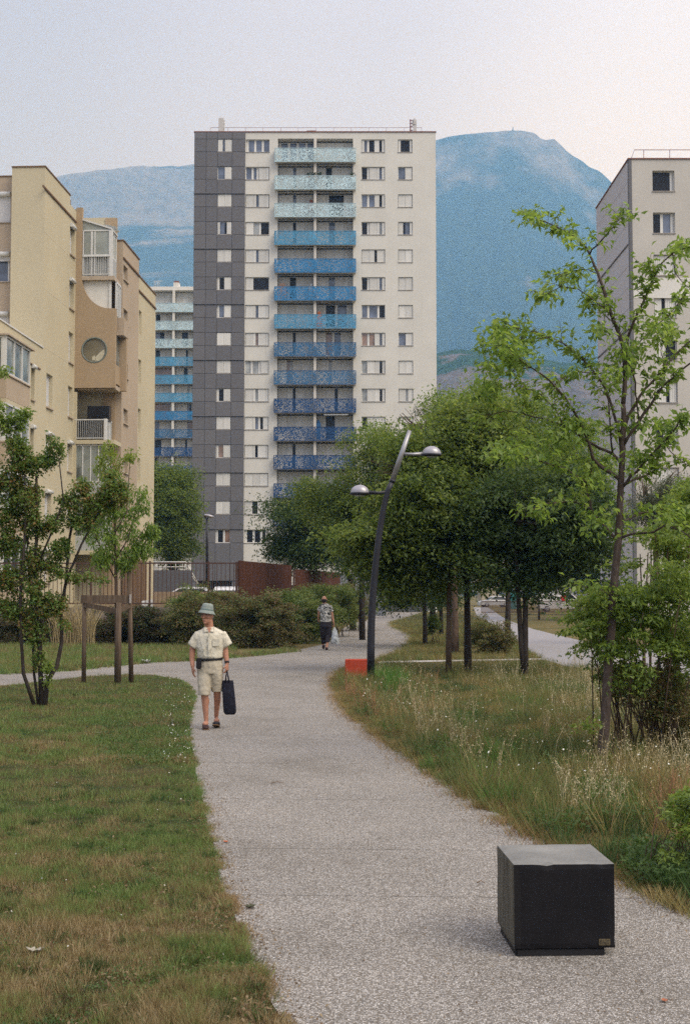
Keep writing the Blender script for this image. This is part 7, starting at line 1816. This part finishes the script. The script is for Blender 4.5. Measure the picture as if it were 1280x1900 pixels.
def blades(name, poly, pxwin, n, h, w, mat, rng, lean=.5, clump=0.0, Ypow=1.0, inset=.0, hmod=None, seg=1, keep=None):
    """grass blades sampled where the view sees them; denser towards the viewer"""
    px = rng.uniform(pxwin[0], pxwin[2], n * 3); py = pxwin[1] + (pxwin[3] - pxwin[1]) * rng.uniform(0, 1, n * 3) ** Ypow
    u = (px - CX) / F_PX; v = (CY - py) / F_PX; dy_ = ct - v * st; dz_ = st + v * ct; k = -EYE / dz_
    X, Y = u * k, dy_ * k
    ins = pip(poly, X, Y); X, Y = X[ins][:n], Y[ins][:n]
    if keep is not None:
        kk = keep(X, Y, rng); X, Y = X[kk], Y[kk]
    m_ = len(X); ang = rng.uniform(0, 2 * np.pi, m_); la = rng.uniform(0, 2 * np.pi, m_)
    hh = h * rng.uniform(.45, 1.35, m_)
    if hmod is not None: hh *= hmod(X, Y)
    le = lean * rng.uniform(.1, 1.2, m_) * hh
    B = np.stack([X, Y, np.zeros(m_)], 1); S_ = np.stack([np.cos(ang), np.sin(ang), np.zeros(m_)], 1) * (w * rng.uniform(.7, 1.3, m_))[:, None]
    T = B + np.stack([np.cos(la) * le, np.sin(la) * le, hh], 1)
    if seg == 1:
        V = np.stack([B - S_ / 2, B + S_ / 2, T], 1).reshape(-1, 3); Fq = np.arange(3 * m_).reshape(-1, 3)
    else:
        Mi = B + np.stack([np.cos(la) * le * .28, np.sin(la) * le * .28, hh * .6], 1)
        V = np.stack([B - S_ / 2, B + S_ / 2, Mi + S_ * .4, T, Mi - S_ * .4], 1).reshape(-1, 3)
        i5 = np.arange(m_)[:, None] * 5; Fq = np.concatenate([i5 + np.array([[0, 1, 2, 4]]), i5 + np.array([[4, 2, 3, 3]])], 0)
        Fq = Fq[:m_]; Ft = (i5 + np.array([[4, 2, 3]]))
        V2 = np.stack([Mi - S_ * .4, Mi + S_ * .4, T], 1).reshape(-1, 3)
        V1 = np.stack([B - S_ / 2, B + S_ / 2, Mi + S_ * .4, Mi - S_ * .4], 1).reshape(-1, 3)
        # quads for the lower part, degenerate-free triangles split into quads with a midpoint
        mid = (V2.reshape(-1, 3, 3)[:, 0] + V2.reshape(-1, 3, 3)[:, 2]) / 2
        Vt = np.stack([V2.reshape(-1, 3, 3)[:, 0], V2.reshape(-1, 3, 3)[:, 1], V2.reshape(-1, 3, 3)[:, 2], mid], 1).reshape(-1, 3)
        V = np.concatenate([V1, Vt]); Fq = np.arange(len(V)).reshape(-1, 4)
    o = link(name, np_mesh(name, V, Fq, MATS[mat])); tag(o, kind='stuff'); return o
rg_ = np.random.default_rng(31)
def nz2(X, Y, s, seed=0.0):
    return np.array([mnoise.noise(Vector((x_ * s, y_ * s, seed))) for x_, y_ in zip(X, Y)])
lawnmod = lambda X, Y: np.clip(1.0 + 1.3 * nz2(X, Y, 2.1, 4.0) + .9 * nz2(X, Y, 7, 2.0), .2, 2.6)
LPOLY = wobble(lawn_poly, .3, .015, 5.0)
blades('lawn_grass', LPOLY, (-60, 1250, 560, 1925), 190000, .042, .0042, 'blade_lawn', rg_, .8, hmod=lawnmod, Ypow=.85)
blades('lawn_grass', LPOLY, (-60, 1250, 460, 1420), 60000, .05, .008, 'blade_lawn', rg_, .7, hmod=lawnmod)
# ragged fringe that leans over the edges of the path
def fringe(name, poly_px, n, h, w, mat, rng, spread=.07, lean=.9):
    pts = np.array(g2(poly_px)); seg_ = np.diff(pts, axis=0); L = np.hypot(seg_[:, 0], seg_[:, 1]); Yc = (pts[:-1, 1] + pts[1:, 1]) / 2
    wt_ = L / np.maximum(Yc, 5) ** .6; pr = wt_ / wt_.sum(); k = rng.choice(len(seg_), size=n, p=pr); u = rng.uniform(0, 1, n)
    B = pts[k] + seg_[k] * u[:, None] + rng.normal(size=(n, 2)) * spread
    keepm = nz2(B[:, 0], B[:, 1], 3.1, 7.0) > -.32; B = B[keepm]; n = len(B)
    hm = np.clip(1 + 1.3 * nz2(B[:, 0], B[:, 1], 2.4, 1.0), .3, 2.2); hh = h * rng.uniform(.4, 1.4, n) * hm; la = rng.uniform(0, 6.28, n); ang = rng.uniform(0, 6.28, n)
    B3 = np.stack([B[:, 0], B[:, 1], np.full(n, .0)], 1); S_ = np.stack([np.cos(ang), np.sin(ang), 0 * ang], 1) * w * .5
    T = B3 + np.stack([np.cos(la) * hh * lean, np.sin(la) * hh * lean, hh], 1)
    o = link(name, np_mesh(name, np.stack([B3 - S_, B3 + S_, T], 1).reshape(-1, 3), np.arange(3 * n).reshape(-1, 3), MATS[mat])); tag(o, kind='stuff')
fringe('edge_grass', main_l[:-1], 36000, .024, .004, 'blade_lawn', rg_, .025)
fringe('edge_grass', main_r[6:-1], 46000, .06, .005, 'blade_meadow', rg_, .055)
mat_grass('blade_dry', [(0.20, 0.13, 0.05, 1), (0.32, 0.22, 0.09, 1), (0.40, 0.30, 0.14, 1)], [(0.22, 0.12, 0.05, 1), (0.34, 0.21, 0.10, 1)], (.4, .6), 1.0)
fringe('dry_edge_grass', main_r[8:-4], 24000, .07, .005, 'blade_dry', rg_, .13)
fringe('dry_edge_grass', main_l[1:8], 9000, .022, .004, 'blade_dry', rg_, .045)
fringe('edge_grass', main_r[:10], 14000, .09, .012, 'blade_meadow', rg_, .14)
fringe('edge_grass', main_t[1:8], 22000, .12, .014, 'blade_lawn', rg_, .18)
MPOLY = wobble(mead_poly, .3, .035, 6.0)
medge = np.array(mead_poly)
def mead_h(X, Y):
    d = edge_dist(g2(main_r[3:]), X, Y) if len(X) else X
    base_ = np.clip(.18 + d * .6, .18, .78)
    near = np.clip((Y - 8.0) / 3.0, .22, 1.0)          # the strip by the block is kept short
    return base_ * near * np.clip(1 + .9 * nz2(X, Y, .9, 9.0), .5, 1.7)
blades('meadow_grass', MPOLY, (600, 1225, 1330, 1720), 170000, .19, .0056, 'blade_meadow', rg_, .75, hmod=mead_h, seg=1, Ypow=.9)
blades('meadow_grass', MPOLY, (640, 1222, 1330, 1420), 70000, .24, .008, 'blade_meadow', rg_, .6, hmod=mead_h)
blades('verge_grass', strip, (-60, 1190, 450, 1262), 40000, .14, .016, 'blade_lawn', rg_, .6)
isl = g2([(702, 1228), (742, 1213), (764, 1195), (766, 1181), (750, 1171), (729, 1163), (727, 1155), (762, 1146), (800, 1137), (870, 1140), (915, 1165), (960, 1195), (985, 1214), (1005, 1222)])
tag(link('grass_island', poly_mesh('grass_island', isl, .004, MATS['turf_ground'])), kind='structure')
blades('island_grass', isl, (700, 1135, 1010, 1228), 42000, .15, .016, 'blade_meadow', rg_, .6)
# seed-bearing stalks of wild oat and dock
mat_simple('straw', (0.36, 0.29, 0.15, 1), .8, .25, 20); mat_simple('straw_pale', (0.44, 0.38, 0.23, 1), .8, .2, 20); mat_simple('dock_rust', (0.27, 0.14, 0.07, 1), .8, .3, 20)
def stalks(name, poly, win, n, h, mat, rng, head=True, hw=.012, w=.0035, keep=None, spots=None):
    if spots is None:
        px = rng.uniform(win[0], win[2], n * 4); py = rng.uniform(win[1], win[3], n * 4)
        u = (px - CX) / F_PX; v = (CY - py) / F_PX; k = -EYE / (st + v * ct); X, Y = u * k, (ct - v * st) * k
        ins = pip(poly, X, Y); X, Y = X[ins], Y[ins]
        if keep is not None: kk = keep(X, Y); X, Y = X[kk], Y[kk]
        X, Y = X[:n], Y[:n]
    else: X, Y = spots
    Vs, Fs = [], []
    m_ = len(X); la = rng.uniform(0, 6.28, m_); hh = h * rng.uniform(.6, 1.3, m_); le = hh * rng.uniform(.1, .45, m_)
    B = np.stack([X, Y, 0 * X], 1); T = B + np.stack([np.cos(la) * le, np.sin(la) * le, hh], 1); Mi = B + np.stack([np.cos(la) * le * .3, np.sin(la) * le * .3, hh * .6], 1)
    ang = rng.uniform(0, 6.28, m_); S_ = np.stack([np.cos(ang), np.sin(ang), 0 * ang], 1) * w * .5
    V = [np.stack([B - S_, B + S_, Mi + S_, Mi - S_], 1).reshape(-1, 3), np.stack([Mi - S_, Mi + S_, T + S_ * .5, T - S_ * .5], 1).reshape(-1, 3)]
    if head:
        for j in range(9):
            f_ = rng.uniform(.55, 1.03, m_)[:, None]; c = Mi + (T - Mi) * ((f_ - .55) / .45) + rng.normal(size=(m_, 3)) * hw * 1.1
            d = rng.normal(size=(m_, 3)) * .5 + np.array([0, 0, -.6]); d = unit(d) * hw * 1.6; s_ = unit(np.cross(d, rng.normal(size=(m_, 3)))) * hw * .32
            V.append(np.stack([c, c + d * .5 + s_, c + d, c + d * .5 - s_], 1).reshape(-1, 3))
    V = np.concatenate(V); o = link(name, np_mesh(name, V, np.arange(len(V)).reshape(-1, 4), MATS[mat])); tag(o, kind='stuff')
dry_keep = lambda X, Y: (rg_.uniform(0, 1, len(X)) < np.clip(.42 + 1.1 * nz2(X, Y, .55, 12.0) + .5 * nz2(X, Y, 2.5, 3.0), .03, 1) * np.clip((edge_dist(g2(main_r[3:]), X, Y) - .1) / 1.2, 0, 1) * np.clip((Y - 8.2) / 4, 0, 1))
stalks('oat_stalks', MPOLY, (640, 1235, 1330, 1560), 1300, .34, 'straw', rg_, keep=dry_keep)
stalks('oat_stalks', MPOLY, (640, 1230, 1330, 1480), 900, .42, 'straw_pale', rg_, keep=dry_keep, hw=.014)
stalks('dry_stalks', MPOLY, (620, 1240, 900, 1400), 300, .3, 'dock_rust', rg_, hw=.010, keep=lambda X, Y: edge_dist(g2(main_r[8:16]), X, Y) < 1.2)
dX = rg_.uniform(0, 1, 130); 
sp = [G(1205 + 75 * a, 1490 + 70 * b) for a, b in rg_.uniform(0, 1, (60, 2))]; stalks('dock_stalks', None, None, 0, .34, 'dock_rust', rg_, hw=.009, w=.005, spots=(np.array([q.x for q in sp]), np.array([q.y for q in sp])))
sp = [G(1040 + 120 * a, 1470 + 60 * b) for a, b in rg_.uniform(0, 1, (90, 2))]; stalks('oat_stalks', None, None, 0, .30, 'straw_pale', rg_, hw=.012, spots=(np.array([q.x for q in sp]), np.array([q.y for q in sp])))
sp = [Vector((P(100 + 80 * a, 1100, 47).x, 46.6 + b, 0)) for a, b in rg_.uniform(0, 1, (420, 2))]; stalks('dry_stalks', None, None, 0, 1.25, 'straw', rg_, head=False, w=.02, spots=(np.array([q.x for q in sp]), np.array([q.y for q in sp])))
sp = [G(1060 + 180 * a, 1215 + 130 * b) for a, b in rg_.uniform(0, 1, (330, 2))]; stalks('oat_stalks', None, None, 0, .5, 'straw', rg_, hw=.013, w=.004, spots=(np.array([q.x for q in sp]), np.array([q.y for q in sp])))
sp = [G(1075 + 150 * a, 1160 + 40 * b) for a, b in rg_.uniform(0, 1, (500, 2))]; stalks('dry_stalks', None, None, 0, .8, 'straw_pale', rg_, hw=.02, w=.012, spots=(np.array([q.x for q in sp]), np.array([q.y for q in sp])))

def tufts(name, poly, win, nc, per, r_, h, w, mat, rng, keep=None, centres=None):
    if centres is None:
        px = rng.uniform(win[0], win[2], nc * 4); py = rng.uniform(win[1], win[3], nc * 4); u = (px - CX) / F_PX; v = (CY - py) / F_PX; k = -EYE / (st + v * ct); X, Y = u * k, (ct - v * st) * k
        ins = pip(poly, X, Y); X, Y = X[ins], Y[ins]
        if keep is not None: kk = keep(X, Y); X, Y = X[kk], Y[kk]
        X, Y = X[:nc], Y[:nc]
    else: X, Y = centres
    n = len(X) * per; k = np.repeat(np.arange(len(X)), per); s_ = rng.uniform(.5, 1.5, len(X))[k]
    a = rng.uniform(0, 6.28, n); q = np.abs(rng.normal(size=n)) * r_ * s_; hh = h * s_ * rng.uniform(.5, 1.3, n) * np.exp(-(q / (r_ * s_ * 1.8)) ** 2)
    B = np.stack([X[k] + np.cos(a) * q, Y[k] + np.sin(a) * q, 0 * q], 1); b2 = a + rng.normal(size=n) * .6; ln_ = hh * rng.uniform(.2, .9, n)
    an = rng.uniform(0, 6.28, n); S_ = np.stack([np.cos(an), np.sin(an), 0 * an], 1) * w * .5
    T = B + np.stack([np.cos(b2) * ln_, np.sin(b2) * ln_, hh], 1)
    tag(link(name, np_mesh(name, np.stack([B - S_, B + S_, T], 1).reshape(-1, 3), np.arange(3 * n).reshape(-1, 3), MATS[mat])), kind='stuff')
tufts('grass_tufts', LPOLY, (-60, 1290, 560, 1925), 260, 80, .06, .06, .004, 'blade_tuft', rg_)
tufts('grass_tufts', LPOLY, (-60, 1500, 560, 1925), 170, 110, .05, .065, .0035, 'blade_lawn', rg_)
tufts('meadow_tufts', MPOLY, (640, 1240, 1330, 1720), 200, 90, .11, .18, .006, 'blade_tuft', rg_, lambda X, Y: Y > 7.6)
tufts('meadow_tufts', MPOLY, (640, 1240, 1330, 1560), 380, 90, .12, .26, .006, 'blade_meadow', rg_, lambda X, Y: Y > 8.4)
mat_grass('blade_fresh', [(0.07, 0.16, 0.03, 1), (0.12, 0.24, 0.045, 1)], [(0.15, 0.2, 0.06, 1), (0.2, 0.22, 0.08, 1)], (.2, .3), 1.2)
cs_ = [G(698 + 46 * a, 1262 + 26 * b) for a, b in rg_.uniform(0, 1, (26, 2))]; tufts('fresh_weeds', None, None, 0, 120, .10, .30, .012, 'blade_fresh', rg_, centres=(np.array([q.x for q in cs_]), np.array([q.y for q in cs_])))
cs_ = [G(636 + 60 * a, 1262 + 50 * a * b + 8 * b) for a, b in rg_.uniform(0, 1, (34, 2))]; tufts('edge_weeds', None, None, 0, 110, .10, .26, .010, 'blade_meadow', rg_, centres=(np.array([q.x for q in cs_]), np.array([q.y for q in cs_])))
cs_ = [G(640 + 60 * a, 1284 + 48 * a + 6 * b) for a, b in rg_.uniform(0, 1, (60, 2))]; stalks('dock_stalks', None, None, 0, .30, 'dock_rust', rg_, hw=.010, w=.006, spots=(np.array([q.x for q in cs_]), np.array([q.y for q in cs_])))
cs_ = [G(800 + 400 * a, 1245 + 300 * b) for a, b in rg_.uniform(0, 1, (60, 2))]; tufts('fresh_weeds', None, None, 0, 70, .12, .20, .012, 'blade_fresh', rg_, centres=(np.array([q.x for q in cs_ if pip(MPOLY, np.array([q.x]), np.array([q.y]))[0]]), np.array([q.y for q in cs_ if pip(MPOLY, np.array([q.x]), np.array([q.y]))[0]])))
# clover and plantain among the lawn, a few white heads, dead leaves near the viewer
def ground_scatter(name, poly, win, n, zs, L, Wd, mat, rng, droop=-.2, keep=None, jit=.0, Yp=1.0):
    px = rng.uniform(win[0], win[2], n * 3); py = win[1] + (win[3] - win[1]) * rng.uniform(0, 1, n * 3) ** Yp
    u = (px - CX) / F_PX; v = (CY - py) / F_PX; k = -EYE / (st + v * ct); X, Y = u * k, (ct - v * st) * k
    ins = pip(poly, X, Y); X, Y = X[ins], Y[ins]
    if keep is not None: kk = keep(X, Y); X, Y = X[kk], Y[kk]
    X, Y = X[:n], Y[:n]
    C = np.stack([X, Y, rng.uniform(zs[0], zs[1], len(X))], 1); V, Fq = leaf_arrays(C, L, Wd, rng, droop); tag(link(name, np_mesh(name, V, Fq, MATS[mat])), kind='stuff')
mat_leaf('leaf_clover', [(0.04, 0.085, 0.022, 1), (0.07, 0.125, 0.032, 1), (0.11, 0.17, 0.05, 1)], .3)
mat_leaf('leaf_dead', [(0.08, 0.05, 0.03, 1), (0.18, 0.12, 0.065, 1), (0.28, 0.22, 0.13, 1), (0.14, 0.055, 0.03, 1)], .2, .8, 3)
mat_simple('petal_white', (0.65, 0.65, 0.58, 1), .7)
pk1 = lambda X, Y: (nz2(X, Y, 1.3, 21.0) + .5 * nz2(X, Y, 7.0, 2.0) + rg_.normal(size=len(X)) * .22 > .15)
ground_scatter('lawn_clover', LPOLY, (-60, 1255, 560, 1925), 20000, (.006, .036), .016, .011, 'leaf_clover', rg_, -.3, pk1)
ground_scatter('lawn_clover', LPOLY, (180, 1255, 380, 1420), 5000, (.01, .06), .035, .018, 'leaf_clover', rg_, -.4)
ground_scatter('clover_flowers', LPOLY, (300, 1255, 380, 1420), 130, (.05, .08), .02, .016, 'petal_white', rg_, -.5)
ground_scatter('clover_flowers', LPOLY, (-20, 1300, 460, 1800), 30, (.04, .05), .014, .012, 'petal_white', rg_, -.5)
ground_scatter('dead_leaves', LPOLY, (-60, 1600, 560, 1925), 1500, (.01, .035), .03, .012, 'leaf_dead', rg_, .0, Yp=.7)
ground_scatter('dead_leaves', LPOLY, (-60, 1350, 560, 1700), 400, (.01, .035), .03, .012, 'leaf_dead', rg_, .0)
ground_scatter('meadow_weeds', MPOLY, (640, 1240, 1330, 1720), 26000, (.02, .16), .045, .018, 'leaf_clover', rg_, -.4, lambda X, Y: (nz2(X, Y, 1.1, 33.0) > .1) & (Y > 7.5))
ground_scatter('meadow_flowers', MPOLY, (640, 1240, 1330, 1500), 160, (.2, .34), .03, .022, 'petal_white', rg_, -.5)
def edge_litter(name, pp, n, mat, rng, spread=.10):
    pts = np.array(g2(pp)); sg = np.diff(pts, axis=0); k = rng.integers(0, len(sg), n); u = rng.uniform(0, 1, n)
    B = pts[k] + sg[k] * u[:, None] + rng.normal(size=(n, 2)) * spread; C = np.concatenate([B, np.full((n, 1), .011)], 1)
    V, Fq = leaf_arrays(C, .022, .011, rng, .0); V[:, 2] = np.maximum(V[:, 2], .0085); tag(link(name, np_mesh(name, V, Fq, MATS[mat])), kind='stuff')
edge_litter('edge_litter', main_l[:10], 1500, 'leaf_dead', rg_); edge_litter('edge_litter', main_r[6:-1], 1700, 'leaf_dead', rg_)
ground_scatter('path_grit', MAIN, (380, 1300, 1330, 1900), 420, (.009, .013), .015, .009, 'leaf_dead', rg_, .0)
